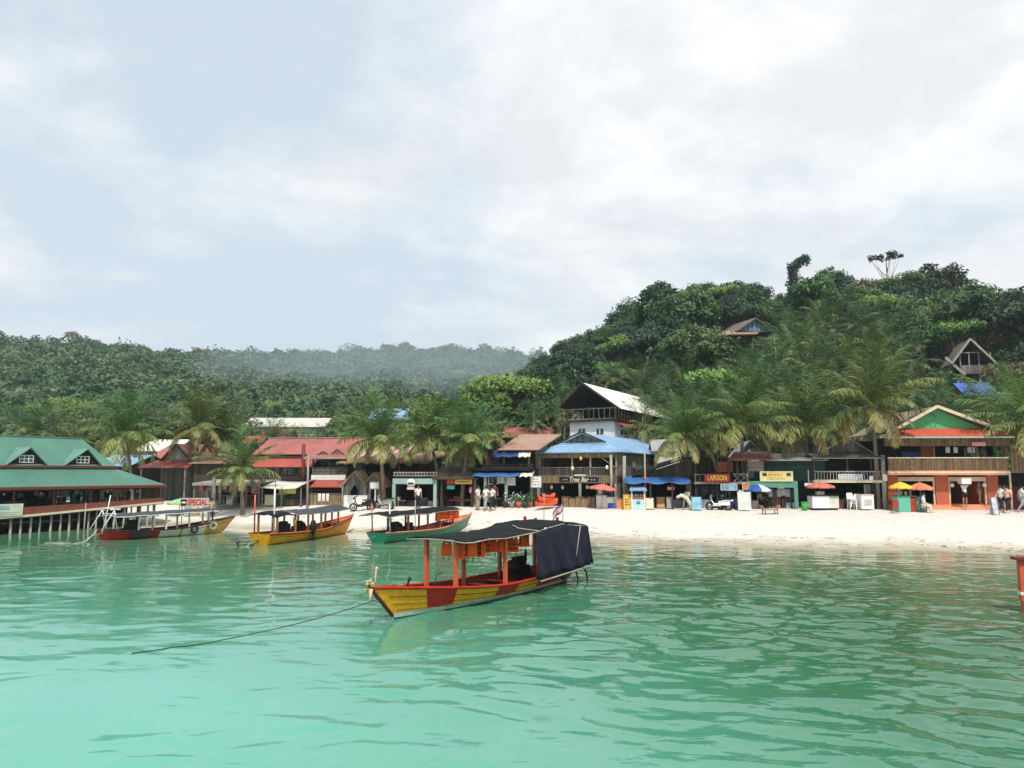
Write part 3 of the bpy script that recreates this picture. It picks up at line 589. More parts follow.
# -- broadleaved trees of the near hill
VAR = {
 'dark': [broadleaf(200 + i, rnd.uniform(2.7, 3.4), rnd.uniform(2.3, 3.0), 5.6, 46, 105, 0.20, LEAF_DARK) for i in range(4)],
 'mid': [broadleaf(220 + i, rnd.uniform(2.6, 3.4), rnd.uniform(2.1, 2.8), 5.4, 42, 105, 0.20, LEAF_MID) for i in range(4)],
 'light': [broadleaf(240 + i, rnd.uniform(2.6, 3.3), rnd.uniform(1.7, 2.3), 5.0, 36, 100, 0.20, LEAF_LIGHT, 'flat') for i in range(3)],
 'dry': [broadleaf(260 + i, rnd.uniform(2.4, 3.0), rnd.uniform(1.7, 2.3), 4.8, 30, 60, 0.20, LEAF_DRY) for i in range(2)]}
KLAB = {'dark': ('dark leaved round jungle tree massed on the near right hand hill', 'dark broadleaved trees of the near hill'),
        'mid': ('mid green bushy jungle tree massed on the near right hand hill', 'green broadleaved trees of the near hill'),
        'light': ('pale yellow green spreading tree among darker ones on the near right hand hill', 'pale green trees of the near hill'),
        'dry': ('thin olive brown tree among the green ones on the near right hand hill', 'brownish trees of the near hill')}
placed = []
def hill_tree(X, Y, kind, s, sink=0.5, label=None, group=None, name='jungle_tree', v=None):
    ms = VAR[kind][rnd.randrange(len(VAR[kind])) if v is None else v]
    return plant_tree(name, (X, Y, ground(X, Y) - sink), ms, label or KLAB[kind][0], 'tree', group or KLAB[kind][1], rnd.uniform(0, 6.28), (s, s, s * rnd.uniform(.9, 1.12)))
tries = 0
while len(placed) < 282 and tries < 60000:
    tries += 1; Y = 76 + 84 * rnd.random() ** 0.8; px = rnd.uniform(462, 1075); X = (px - 512) / 800 * Y; s = rnd.choice([rnd.uniform(.6, .95), rnd.uniform(.8, 1.2), rnd.uniform(1.1, 1.6)])
    if Y > 122: s = min(s, rnd.uniform(.85, 1.25))
    if px < 650: s = min(s, rnd.uniform(.8, 1.15))
    if 765 < px < 818 and Y > 120: s = min(s, .62)
    gz = ground(X, Y); py = 472 - (gz + 5 - CAMZ) / Y * 800
    if HRight(X, Y) < 1.2: continue
    if 655 < px < 985 and py > np.interp(px, [655, 720, 800, 900, 985], [375, 330, 322, 328, 375]) and rnd.random() < .95: continue      # the palm grove
    if 700 < px < 792 and 92 < Y < 124: continue                                 # clearing in front of the bungalow
    if 930 < px < 1016 and Y < 105: continue                                # and of the stilt hut
    if 545 < px < 700 and Y < 90: continue                                 # the white roofed house
    if 470 < px < 545 and Y < 92: continue
    if any((X - a) ** 2 + (Y - c) ** 2 < (3.4 * (s + t) / 2) ** 2 for a, c, t in placed): continue
    placed.append((X, Y, s)); kind = rnd.choices(['dark', 'mid', 'light', 'dry'], [.34, .40, .20, .06])[0]
    if px > 985 and py > 325: kind = rnd.choice(['dry', 'mid', 'dark'])
    hill_tree(X, Y, kind, s)
# trees that stand out
def special(name, px, py_top, Y, ms, lab, hgt, w=1.0, cat='tree'):
    p = at(px, py_top, Y); gz = ground(p.x, Y); top = max(v.co.z for v in ms[1].vertices); s = min((p.z - gz + .4) / top, 2.2) if hgt is None else hgt / top
    return plant_tree(name, (p.x, Y, p.z - top * s), ms, lab, cat, None, rnd.uniform(0, 6.28), (s * w, s * w, s))
special('broadleaf_tree', 936, 264, 148, broadleaf(301, 5.2, 4.6, 9.5, 60, 70, .30, LEAF_DARK, 'round', .26), 'biggest dark ragged skyline tree, right of the thin umbrella shaped one', 15.5)
special('broadleaf_tree', 884, 283, 148, broadleaf(302, 3.4, 3.2, 7, 42, 70, .28, LEAF_DARK), 'dark round skyline tree directly under the thin umbrella shaped tree', 10)
special('umbrella_tree', 886, 252, 152, broadleaf(303, 2.5, 0.9, 9.0, 15, 24, .22, LEAF_DARK, 'flat', .24, BARK, 8, .3), 'thin bare stemmed tree with a sparse umbrella crown on the skyline', 13.5)
special('broadleaf_tree', 828, 267, 150, broadleaf(304, 3.2, 2.6, 6, 44, 80, .26, LEAF_MID), 'compact rounded tree standing clear on the ridge right of the vine covered trunk', 9)
special('broadleaf_tree', 1016, 291, 140, broadleaf(305, 4.0, 3.0, 6, 44, 80, .28, LEAF_DARK), 'dark tree on the ridge at the right edge of the view', 9)
special('broadleaf_tree', 640, 313, 142, broadleaf(306, 3.6, 3.4, 6.4, 44, 80, .26, LEAF_MID), 'tall bushy green tree at the middle of the falling ridge line', 10)
special('broadleaf_tree', 707, 284, 148, broadleaf(307, 4.6, 3.4, 7, 60, 70, .28, LEAF_MID), 'broad airy green tree on the ridge above the bungalow, with a see through top', 11)
special('broadleaf_tree', 735, 281, 146, broadleaf(308, 3.8, 3.2, 7, 50, 75, .27, LEAF_DARK), 'domed dark tree on the ridge left of the hillside bungalow roof', 11)
special('broadleaf_tree', 655, 320, 118, broadleaf(309, 3.4, 3.4, 6.4, 44, 75, .26, LEAF_LIGHT, 'round'), 'pale yellow green rounded tree in the middle of the near slope', 9.5)
special('broadleaf_tree', 508, 372, 96, broadleaf(310, 4.6, 2.8, 6.5, 60, 75, .24, LEAF_LIGHT, 'flat', .3), 'bright green spreading tree at the left foot of the near hill', 9)
special('broadleaf_tree', 488, 384, 94, broadleaf(311, 3.2, 2.6, 5.4, 44, 75, .22, LEAF_LIGHT, 'round', .3), 'smaller bright green tree at the left end of the near hill, beside the far valley', 7.5)
special('broadleaf_tree', 536, 400, 80, broadleaf(312, 2.3, 2.2, 3.9, 40, 80, .18, LEAF_MID), 'round olive bush like tree left of the white roofed house', 6)
special('broadleaf_tree', 540, 362, 100, broadleaf(313, 4.0, 4.2, 7.4, 54, 80, .25, LEAF_DARK), 'very dark tall tree right of the bright green spreading one', 12)
special('broadleaf_tree', 582, 352, 108, broadleaf(314, 4.0, 3.8, 7.4, 54, 80, .25, LEAF_DARK), 'very dark broad tree on the slope behind the white roof ridge', 11)
# the vine-covered trunk with its hooked top
g = np.random.default_rng(77); col = []; 
for i in range(46):
    t = i / 45; z = -.5 + 7.1 * t; col.append(((0.55 if t < .75 else .55 + (t - .75) * 5.5) - .5 + g.normal(0, .35), g.normal(0, .35), z + g.normal(0, .2)))
for i in range(12): col.append((1.1 + g.random() * 1.9, g.normal(0, .5), 6.6 + g.normal(0, .35) - .2 * (i > 8)))
col = np.array(col); idx = np.repeat(np.arange(len(col)), 60); d = unit(g.normal(0, 1, (len(idx), 3))); P = col[idx] + d * (g.random(len(idx)) ** .45 * (.75 + .25 * (col[idx, 2] < 4)))[:, None]
v, f, tt = leaves(P, d, .22, np.clip(g.random(len(col))[idx], 0, 1), g); cm = qmesh('crown', v, f, LEAF_DARK, tt)
mb = MB(); mb.tube([(0, 0, -2), (0, 0, 4.5), (.5, 0, 6), (2.4, 0, 6.7)], [.3, .25, .18, .06], 7); o_ = mb.build('t', BARK, local=True); tm = o_.data; tm.name = 'trunk'; bpy.data.objects.remove(o_)
p = at(792, 257, 150); plant_tree('vine_covered_tree', (p.x, 150, p.z - 7.2), (tm, cm), 'columnar dark vine covered tree with a hooked top alone on the skyline', 'tree')

# trees around and behind the village on the left (nearer than the far forest)
LV = [broadleaf(330 + i, rnd.uniform(3.4, 4.4), rnd.uniform(2.6, 3.4), 7.0, 44, 110, 0.24, [LEAF_MID, LEAF_LIGHT, LEAF_FAR, LEAF_FAR][i]) for i in range(4)]
LLAB = [('green rounded tree on the lower slope of the left hill behind the village', 'green trees on the lower left slope'), ('pale green tree on the lower slope of the left hill behind the village', 'pale trees on the lower left slope'),
        ('mixed green forest tree on the lower slope of the left hill', 'forest trees on the lower left slope'), ('mixed green forest tree on the lower slope of the left hill', 'forest trees on the lower left slope')]
pl = []; tries = 0
while len(pl) < 150 and tries < 30000:
    tries += 1; Y = 94 + 95 * rnd.random(); px = rnd.uniform(-40, 545); X = (px - 512) / 800 * Y
    if HRight(X, Y) > 2: continue
    if 235 < px < 345 and Y < 150 and ((472 - (ground(X, Y) + 9 - CAMZ) / Y * 800) < 428): continue
    if any((X - a) ** 2 + (Y - c) ** 2 < 30 for a, c in pl): continue
    pl.append((X, Y)); k = rnd.choices([0, 1, 2, 3], [.26, .26, .24, .24])[0]; s = rnd.uniform(.6, 1.05)
    plant_tree('broadleaf_tree', (X, Y, ground(X, Y) - .5), LV[k], LLAB[k][0], 'tree', LLAB[k][1], rnd.uniform(0, 6.28), s)
# emergent trees with bare stems along the far skyline
EV = [broadleaf(350 + i, rnd.uniform(2.6, 3.8), rnd.uniform(2.4, 3.4), 12, 20, 34, 0.5, LEAF_FAR, 'round', .4, PALE_BARK, 10) for i in range(5)]
for i in range(70):
    px = rnd.uniform(-10, 545); u = (px - 512) / 800; Rr = float(np.interp(u, RU, RR)); Y = Rr * rnd.uniform(.90, 1.0); X = u * Y
    plant_tree('emergent_tree', (X, Y, ground(X, Y) - 4.5 * Y / 400), EV[i % 5], 'tall bare stemmed tree standing above the far forest canopy', 'tree', 'emergent trees along the far skyline', rnd.uniform(0, 6.28), rnd.uniform(.75, 1.12) * Y / 400)
for px, py, bare in [(72, 331, 1), (85, 337, 1), (200, 347, 1), (225, 350, 1)]:
    u = (px - 512) / 800; Y = float(np.interp(u, RU, RR)) * .97; p = at(px, py, Y)
    plant_tree('leafless_tree', (p.x, Y, p.z - 16), broadleaf(370 + px, 4.4, 3.0, 13.5, 16, 14, .6, LEAF_DRY, 'round', .3, PALE_BARK, 14), 'pale half leafless tree on the crest of the far left hill', 'tree', 'half leafless trees on the far crest')
# the far forest: one mass of crowns nobody could count
VV = []; FF = []; TT = []; nb = 0; g = np.random.default_rng(5); cnt = 0
for _ in range(12000):
    u = g.uniform(-.80, .10); Rr = float(np.interp(u, RU, RR)); Y = 150 + (Rr * 1.03 - 150) * g.random() ** .9; X = u * Y
    if HRight(X, Y) > 3 or ground(X, Y) < 3: continue
    rr = g.uniform(2.4, 8.0) * (Y / 300) ** .5; P, o, t, cc = crown_pts(g, rr, rr * .8, 10, 32, 'round', .44)
    v, f, tt = leaves(P + np.array([X, Y, ground(X, Y) + g.uniform(3.5, 8.5) * (Y / 300) ** .4]), o, min(rr * .125, .9), np.clip(t * .35 + g.random() * .95 - .15, 0, 1), g)
    VV.append(v); FF.append(f + nb); TT.append(tt); nb += len(v); cnt += 1
    if cnt > 3000: break
o = bpy.data.objects.new('forest', qmesh('forest', np.concatenate(VV), np.concatenate(FF), LEAF_FAR, np.concatenate(TT))); sc.collection.objects.link(o)
tag(o, 'hazy green forest canopy covering the far left hill', 'forest', None, 'stuff')
# undergrowth between the trees
VV = []; TT = []; g = np.random.default_rng(6); C = []
while len(C) < 26000:
    Y = 72 + 92 * g.random(); u = g.uniform(-.8, .75); X = u * Y; hr = HRight(X, Y); 
    if hr < .5 and Y < 84: continue
    C.append((X, Y, ground(X, Y) + g.random() * 1.3))
C = np.array(C); v, f, tt = leaves(C, unit(g.normal(0, 1, C.shape)), .55, g.random(len(C)), g, .8)
o = bpy.data.objects.new('undergrowth', qmesh('undergrowth', v, f, LEAF_MID, tt)); sc.collection.objects.link(o)
tag(o, 'low leafy undergrowth covering the ground between the hillside trees', 'undergrowth', None, 'stuff')
# smoke drifting over the valley mouth
g = np.random.default_rng(8); mb = MB(); mb.ball((0, 0, 0), 1, n=24); o = mb.build('smoke', [], None, True); o.location = (-48, 330, 36); o.scale = (85, 95, 30); o.rotation_euler = (0, 0, R(10))
sm = bpy.data.materials.new('blue_wood_smoke'); sm.use_nodes = True; sm.node_tree.nodes.remove(sm.node_tree.nodes['Principled BSDF'])
pv = N(sm.node_tree, 'ShaderNodeVolumePrincipled'); pv.inputs['Color'].default_value = (0.72, 0.86, 1.0, 1); pv.inputs['Density'].default_value = 0.0022; lk(sm.node_tree, pv.outputs[0], sm.node_tree.nodes['Material Output'].inputs['Volume'])
o.data.materials.append(sm); o['kind'] = 'stuff'; o['label'] = 'thin bluish smoke hanging over the valley between the two hills'
# seaweed and flotsam along the wash line
VV = []; TT = []; g = np.random.default_rng(9); C = []
for _ in range(260):
    X = g.uniform(-16, 30); y = shoreY(X) + g.choice([.9, 1.6, 3.2]) + g.normal(0, .25); k = g.integers(3, 14); C += [(X + g.normal(0, .16), y + g.normal(0, .07), ground(X, y) + .012) for _k in range(k)]
C = np.array(C); v, f, tt = leaves(C, np.tile([0, 0, 1.0], (len(C), 1)), .05, g.random(len(C)), g, 2.5)
o = bpy.data.objects.new('seaweed', qmesh('seaweed', v, f, LEAF_DRY, tt)); sc.collection.objects.link(o); tag(o, 'thin line of dried seaweed bits washed up along the sand', 'seaweed', None, 'stuff')
# ------------------------------------------------------------------ boats
def lerp(a, b, t): return a + (b - a) * t
def boat(label, name, mid, ang, L, cfg):
    """long wooden taxi boat; local +x is the bow, +y port, z up from the water"""
    r = thing(name, (mid[0], mid[1], 0), label, 'boat', 'wooden taxi boats moored off the beach', ang)
    B = cfg.get('B', 0.95); over = cfg.get('over', 0.95); zst = cfg.get('zst', .45); zm = cfg.get('zm', .44); zb = cfg.get('zb', .9)
    NS, NK = 40, 9
    def half(t): return B * (0.70 + 0.30 * math.sin(min(t / .42, 1) * math.pi / 2)) if t < .42 else B * max(0.03, (1 - ((t - .42) / .58) ** 2.3))
    def sheer(t): return zm + (zst - zm) * max(0, 1 - t / .4) ** 2 + (zb - zm) * max(0, (t - .45) / .55) ** 2.0
    def pt(t, h, sd, inset=0.0):
        z = lerp(-0.32, sheer(t), h); x = lerp(-L / 2, L / 2, t) + over * max(0, (t - .72) / .28) ** 1.6 * max(0.0, (z / zb)) ** 1.0 * (1 if z > 0 else 0) - (0.28 * h if t < .02 else 0.28 * h * max(0, 1 - t / .25))
        w = half(t) * (h ** 0.42) * (0.86 + 0.14 * h) - inset
        return (x, sd * max(w, 0.012), z)
    for sd in (1,):
        mb = MB()
        for s_ in (1, -1):
            hs = lambda t: [(z + .32) / (sheer(t) + .32) for z in [-.32, -.2, -.06, .03, .15]] + [lerp((.47) / (sheer(t) + .32), 1, q) for q in (.25, .5, .75, 1)]
            rows = [[pt(i / NS, h, s_) for h in hs(i / NS)] for i in range(NS + 1)]; NK = 8
            b0 = len(mb.V); mb.V += [p for rw in rows for p in rw]
            for i in range(NS):
                for k in range(NK):
                    a = b0 + i * (NK + 1) + k; f = [a, a + NK + 1, a + NK + 2, a + 1]
                    if s_ > 0: f.reverse()
                    zc = [-.3, -.15, 0, .1, .2, .28, .33, sheer((i + .5) / NS) - .05][k]
                    mb.Fc.append(f); mb.SM.append(True)
                    mb.MI.append(cfg['band']((i + .5) / NS, zc, sheer((i + .5) / NS)))
        NK = 8; st = [pt(0, k / NK, 1) for k in range(NK + 1)] + [pt(0, k / NK, -1) for k in range(NK, -1, -1)]
        mb.add(st, [tuple(range(len(st)))], cfg['band'](0, .3, .5))
        hull = mb.build('hull', cfg['hullm'], r, True)
    mb = MB()                                                     # inner planking and floor
    for s_ in (1, -1):
        rows = [[pt(i / NS, h, s_, .05) for h in (.52, .7, .85, .985)] for i in range(1, NS)]
        mb.grid(rows if s_ > 0 else [list(reversed(q)) for q in rows])
    for i in range(1, NS - 1):
        a, b = pt(i / NS, .52, 1, .05), pt(i / NS, .52, -1, .05); c, d = pt((i + 1) / NS, .52, -1, .05), pt((i + 1) / NS, .52, 1, .05); mb.add([a, b, c, d], [(0, 1, 2, 3)])
    mb.build('inner_planking', cfg['inner'], r, True)
    for s_ in (1, -1):
        mb = MB(); pts = [Vector(pt(i / NS, 1, s_)) + Vector((0, 0, .02)) for i in range(NS + 1)]; mb.tube(pts, .045, 6); mb.build('gunwale', cfg['rail'], r, True)
    for s_ in (1, -1):
        for q, rr_ in ((.80, .013), (.62, .006), (.48, .006)):
            MB().tube([Vector(pt(i / NS, q, s_, -.006)) for i in range(1, NS)], rr_, 5).build('rub_strake', cfg['strake'] if 'strake' in cfg else DARK_RED, hull, True)
    if cfg.get('foredeck', True):
        mb = MB(); rows = [[Vector(pt(t, .97, 1, .02)), Vector(pt(t, .97, -1, .02))] for t in np.linspace(.80, .985, 8)]; mb.grid(rows); mb.build('foredeck', cfg['deckm'], r, True)
    for t in cfg.get('benches', (.3, .42, .54, .66)):
        p = pt(t, .86, 1, .06); mb = MB().box(p[0] - .13, p[0] + .13, -p[1], p[1], p[2] - .03, p[2]); mb.build('bench', cfg['benchm'], r, True)
    # stem post
    mb = MB(); tip = Vector(pt(1, 1, 1)); tip.y = 0; mb.tube([pt(1, .35, 0), (tip + Vector((0, 0, 0))), tip + Vector((.07, 0, .12 if cfg.get('stem', 1) else .04))], [.05, .055, .045], 6); mb.build('stem_post', cfg['stemm'], r, True)
    x0, x1 = cfg['can']; hw = cfg.get('hw', 1.05); zc = cfg['canz']
    def canz(x, y): return zc(x) - cfg.get('arc', .16) * (abs(y) / hw) ** 1.7 + cfg.get('sag', .02) * math.sin(x * 4.1 + y * 2)
    cp = []
    for px_ in cfg['posts']:
        for s_ in (1, -1):
            t = (px_ + L / 2) / L; p = pt(t, .8, s_, .06); y = max(p[1] * s_, .25) * s_
            mb = MB(); top = canz(px_, y) - .03; mb.box(px_ - cfg.get('pw', .055), px_ + cfg.get('pw', .055), y - .045, y + .045, p[2], top); mb.build('post', cfg['postm'], r, True)
    mb = MB(); xs = np.linspace(x0, x1, 26); ys = np.linspace(-hw, hw, 13)
    mb.grid([[(x, y, canz(x, y) + .012 * math.sin(x * 9 + y * 5) * cfg.get('rump', 1)) for y in ys] for x in xs]); can = mb.build('canopy', cfg['canm'], r, True, .02)
    mb = MB()
    for y in (-hw, hw): mb.tube([(x, y, canz(x, y) - .02) for x in xs[::3]] + [(x1, y, canz(x1, y) - .02)], .022, 5)
    for x in list(np.linspace(x0, x1, 6)): mb.tube([(x, y, canz(x, y) - .035) for y in ys], .018, 5)
    mb.build('canopy_frame', cfg.get('framem', POLE_WOOD), can, True)
    # engine and long tail shaft
    ex = cfg.get('engine', -2.9); e = MB()
    e.box(ex - .32, ex + .32, -.24, .24, .42, .78).box(ex - .2, ex + .15, -.17, .17, .78, .98).tube([(ex + .3, 0, .75), (ex + .46, 0, .75)], [.24, .24], 12).tube([(ex - .1, .2, .9), (ex - .1, .2, 1.25)], .05, 6).box(ex - .25, ex + .3, -.1, .1, .98, 1.06)
    e.box(ex - .12, ex - .02, -.05, .05, .0, .42)
    en = e.build('engine', BLACK, r, True)
    s = MB().tube([(ex - .3, 0, .62), (-L / 2 - .75, .1, .62 if cfg.get('shaftup') else .25), (-L / 2 - 1.35, .1, .70 if cfg.get('shaftup') else -.12)], [.035, .03, .025], 6); s.build('propeller_shaft', STEEL, en, True)
    return r, pt, canz, sheer

def life_jacket(loc, rz, label, group, s=1.0):
    r = thing('life_jacket', loc, label, 'life jacket', group, rz); r.scale = (s,) * 3
    def panel(mb, x0, x1, z0, z1, y, th): 
        mb.add([(x0, y, z0), (x1, y, z0 + .02), (x1 * .85, y, z1), (x0 * .9 + .01, y, z1), (x0, y - th, z0), (x1, y - th * 1.15, z0 + .02), (x1 * .85, y - th, z1), (x0 * .9 + .01, y - th, z1)], [(0, 3, 2, 1), (4, 5, 6, 7), (0, 1, 5, 4), (1, 2, 6, 5), (2, 3, 7, 6), (3, 0, 4, 7)], 0)
    mb = MB(); panel(mb, -.21, -.015, -.48, -.03, -.01, .07); panel(mb, .015, .21, -.48, -.03, -.01, .07); mb.box(-.2, .2, .01, .075, -.46, .0); mb.tube([(-.15, -.04, -.04), (-.1, 0, .07), (0, .03, .1), (.1, 0, .07), (.15, -.04, -.04)], .055, 6)
    mb.build('foam_panels', LIFE_ORANGE, r, True)
    mb = MB()
    for z in (-.17, -.34): mb.box(-.215, .215, -.092, -.084, z - .018, z + .018)
    for x in (-.11, .11): mb.bar((x, -.06, -.48), (x + .02, -.05, -.66), .022, .01)
    mb.build('strap', BLACK, r, True)
    return r

# the red and yellow boat in front
bow, stern = Vector((-3.05, 21.4)), Vector((1.5, 28.76)); ax = (bow - stern); L0 = ax.length; mid = (bow + stern) / 2; ANG0 = math.atan2(ax.y, ax.x)
def band_main(t, z, sh):
    if z < .03: return 3
    if z < .15: return 2
    for q, m in ((.02, 0), (.13, 1), (.29, 0), (.45, 1), (.585, 0), (.765, 1), (.88, 0)):
        if t < q: return 4 if m and t < .14 else m
    return 1
main, pt0, canz0, sh0 = boat('red and yellow striped boat closest in front, with black canopy and navy side sheet', 'taxi_boat', mid, ANG0, L0, dict(
    hullm=[RED_PAINT, YELLOW_PAINT, mat('pale_boot_stripe', (0.45, 0.52, 0.45), .6, .25, 3, dirt=.4), mat('black_green_bottom', (0.03, 0.05, 0.04), .7, .3, 3), mat('dirty_yellow', (.25, .16, .04), .7, .3, 3, dirt=.5)], band=band_main, inner=DARK_RED, rail=RED_PAINT, deckm=DARK_RED, benchm=RED_PAINT, stemm=DARK_RED,
    can=(-4.75, 2.6), posts=(2.35, .15, -1.9, -3.9), postm=ORANGE_RED, pw=.06, canz=lambda x: 1.97 + .20 * max(0, min(1, (-.6 - x) / 1.9)) ** 1.2 - .10 * max(0, (-3.2 - x)), arc=.09, sag=.022, rump=2.0, hw=1.04, canm=TARP_BLACK, zb=.88, zm=.44, zst=.47, engine=-1.9, benches=(.36, .48, .60, .72), shaftup=True))
mb = MB()                                                                  # navy sheet hanging down the port side and round the stern
xs = np.linspace(-1.15, -4.78, 44); rows = []
for x in xs:
    k = (-1.15 - x) / 3.63; rows.append([(x + .04 * q, 1.05 + .05 * math.sin(x * 3.1) * q + .16 * q * (0.5 + .5 * k) + .045 * math.sin(x * 7 + q * 5) * q + .03 * math.sin(x * 15 - q * 9), lerp(canz0(x, 1.08) - .02, .46 + .12 * k, q)) for q in np.linspace(0, 1, 10)])
side = mb.grid(rows).build('side_sheet', TARP_NAVY, main, True, .012)
MB().tube([(-1.0, 1.34, .44), (-4.95, 1.36, .60)], .025, 5).build('sheet_pole', POLE_WOOD, side, True)
mb = MB(); mb.grid([[(-4.80 - .05 * q, lerp(1.09 + .18 * q, -.4, s), lerp(canz0(-4.75, lerp(1.08, -.4, s)) - .02, .62, q) + .03 * math.sin(s * 9)) for q in np.linspace(0, 1, 8)] for s in np.linspace(0, 1, 10)]); mb.build('stern_sheet', TARP_NAVY, main, True, .012)
mb = MB(); mb.tube([(-1.3, 1.09, canz0(-1.3, 1.08) + .02), (-1.1, .5, canz0(-1.1, .5) + .03), (-1.5, 0, canz0(-1.5, 0) + .03)], .012, 5).tube([(-4.2, 1.1, canz0(-4.2, 1.08)), (-3.6, 1.24, 1.0)], .012, 5); mb.build('tie_rope', ROPE_PALE, main, True)
for x, y in ((-4.55, 0.0), (-4.3, -.75), (-3.3, -.6)): MB().box(x - .04, x + .04, y - .04, y + .04, canz0(x, y) - .2, canz0(x, y) + .16).build('roof_stub', RED_PAINT, main, True)
MB().tube([(-4.55, -.55, 1.7), (-4.58, -.55, 3.05)], .012, 5).build('aerial', STEEL, main, True)
MB().tube([(2.4, -.9, 1.75), (2.42, -.9, 3.0)], .014, 5).build('whip_rod', STEEL, main, True)
mb = MB(); mb.tube([(-4.4, 1.05, .55), (-5.0, .9, .3), (-5.1, .9, .02)], .03, 6).tube([(-4.9, .5, .45), (-5.15, .5, .02)], .03, 6); mb.build('rudder_bracket', WOOD_DARK, main, True)
mb = MB(); tip = Vector(pt0(1, 1, 1)); tip.y = 0
g2 = random.Random(3)
for i in range(16): mb.ball(tip + Vector((g2.uniform(-.12, .16), g2.uniform(-.1, .1), g2.uniform(-.05, .22))), g2.uniform(.02, .045), m=i % 3)
mb.tube([tip + Vector((.05, .05, .0)), tip + Vector((.16, .10, -.28))], [.05, .02], 5, 0).tube([tip + Vector((-.2, -.05, .05)), tip + Vector((-.3, -.1, .48))], [.025, .015], 5, 0).ball(tip + Vector((-.31, -.1, .46)), .045, m=3)
mb.build('bow_garland', [CL['peach'], YELLOW, MINT, CL['peach']], main, True)
MB().tube([(3.75, -.1, .7), (3.75, .0, .95)], .03, 5).ball((3.75, 0, .96), .06).build('mooring_bitt', WOOD_DARK, main, True); MB().ball((4.25, .08, .85), .12, .12, .06).build('rope_coil', ROPE, main, True); MB().tube([(2.9, .2, .60), (2.7, .1, .95), (2.5, .15, 1.0)], .02, 5).build('anchor_shank', WOOD_DARK, main, True)
MB().tube([Vector((2.0 + .25 * math.cos(a), 1.06, .33 + .2 * math.sin(a))) for a in [0]] + [Vector((2.0, 1.0, .3))], .01, 4) 
mb = MB(); x = -3.75; yy = pt0((x + L0 / 2) / L0, .8, 1)[1] + .03
mb.tube([(x + .16 * math.cos(a), yy, .30 + .16 * math.sin(a)) for a in np.linspace(0, 2 * math.pi, 13)], .035, 6, 0, False); mb.build('tyre_fender', BLACK, main, True)
lj = 0
LJL = 'orange life jacket hanging under the canopy of the red and yellow boat'
def to_world(o, v): return Matrix.Translation(o.location) @ Matrix.Rotation(o.rotation_euler.z, 4, 'Z') @ Vector(v)
for (a, b, n_) in ((2.25, 1.0, 7), (.65, .05, 4), (-.2, -1.25, 6)):
    for i in range(n_):
        x = lerp(a, b, i / (n_ - 1)); yj = rnd.uniform(.1, .7); w = to_world(main, (x, yj, canz0(x, yj) - .2))
        life_jacket(w, rnd.uniform(0, 6.28), LJL, 'life jackets hung in the red and yellow boat', .78 + rnd.uniform(-.08, .08))
# flag on the boat roof
w = to_world(main, (-4.3, .35, canz0(-4.3, .35)))
fl = thing('flag', w, 'small faded red, white and blue striped flag on a pole over the boat canopy', 'flag'); fl.scale = (.8, .8, .72)
MB().tube([(0, 0, -.25), (.03, 0, 1.02)], .013, 5).build('flag_pole', WOOD_DARK, fl, True)
mb = MB(); rows = []; cols = 8
for i in range(9):
    q = i / 8; rows.append([(.02 - .62 * k / cols * .75, .05 * math.sin(k * 1.1 + q * 2), .98 - .42 * q - .55 * k / cols - .05 * math.sin(k * .9)) for k in range(cols + 1)])
nrows = 8
for i in range(nrows):
    mb.grid(rows[i:i + 2], 0 if i < 2 or i >= 6 else 1)
mb.build('flag_cloth', [mat('violet_blue_cloth', (0.10, 0.09, 0.42), .8, .1, 5), CL['peach'], CL['white']], fl, True)

def band_red(t, z, sh):
    if z < .06: return 3
    if t > .80: return 2
    return 0 if t < .38 else (1 if not (.54 < t < .57) else 2)
def axis(pxs, pys, pxb, pyb):
    s, b = onwater(pxs, pys), onwater(pxb, pyb); return s, b
def far_boat(label, s, b, cfg):
    s, b = Vector(s[:2]), Vector(b[:2]); d = b - s; return boat(label, 'taxi_boat', (s + b) / 2, math.atan2(d.y, d.x), d.length, cfg), (s + b) / 2, math.atan2(d.y, d.x), d.length
PALE_DARK = mat('black_bottom', (0.03, 0.03, 0.03), .7, .3, 3)
s, b = onwater(106, 540), onwater(221, 532.5)
(rb, ptr, czr, shr), *_ = far_boat('red, white and yellow boat with white posts moored by the pier', s, b, dict(hullm=[RED_PAINT, WHITE, mat('worn_yellow_paint', (.6, .40, .08), .6, .3, 3, dirt=.4), PALE_DARK], band=band_red, inner=DARK_RED, rail=mat('black_rail_paint', (.03, .025, .025), .6, .2), deckm=ORANGE_RED, benchm=WHITE, stemm=ORANGE_RED,
    can=(-3.6, 2.5), posts=(-2.1, -.5, 1.0, 2.5), postm=WHITE, pw=.04, canz=lambda x: 1.50 + .02 * x, arc=.12, canm=TARP_GREY, zb=.95, zm=.42, zst=.55, engine=-2.2, framem=WHITE, over=.9))
mb = MB()
for y in (-.7, .7): mb.tube([(-3.3, y, .5), (-3.55, y, 1.75)], .035, 6).tube([(-4.2, y, .55), (-3.5, y, 1.72)], .025, 6)
mb.tube([(-3.45, -.8, 1.45), (-3.45, .8, 1.45)], .03, 6).tube([(-3.55, -.85, 1.75), (-3.55, .85, 1.75)], .03, 6).tube([(-4.1, -.6, .4), (-3.75, -.4, 1.8), (-3.6, -.3, 2.5)], .028, 6); mb.build('stern_gantry', WHITE, rb, True)
for x, z, nm, mm in ((1.3, .36, 'tyre_fender', BLACK), (2.7, .5, 'ring_buoy', WHITE)):
    t_ = .5 + x / 8.; yy = -ptr(min(t_, .95), .85, 1)[1] - .05; mb = MB(); mb.tube([(x + .2 * math.cos(a), yy, z + .2 * math.sin(a)) for a in np.linspace(0, 2 * math.pi, 13)], .06, 6, 0, False); mb.build(nm, mm, rb, True)
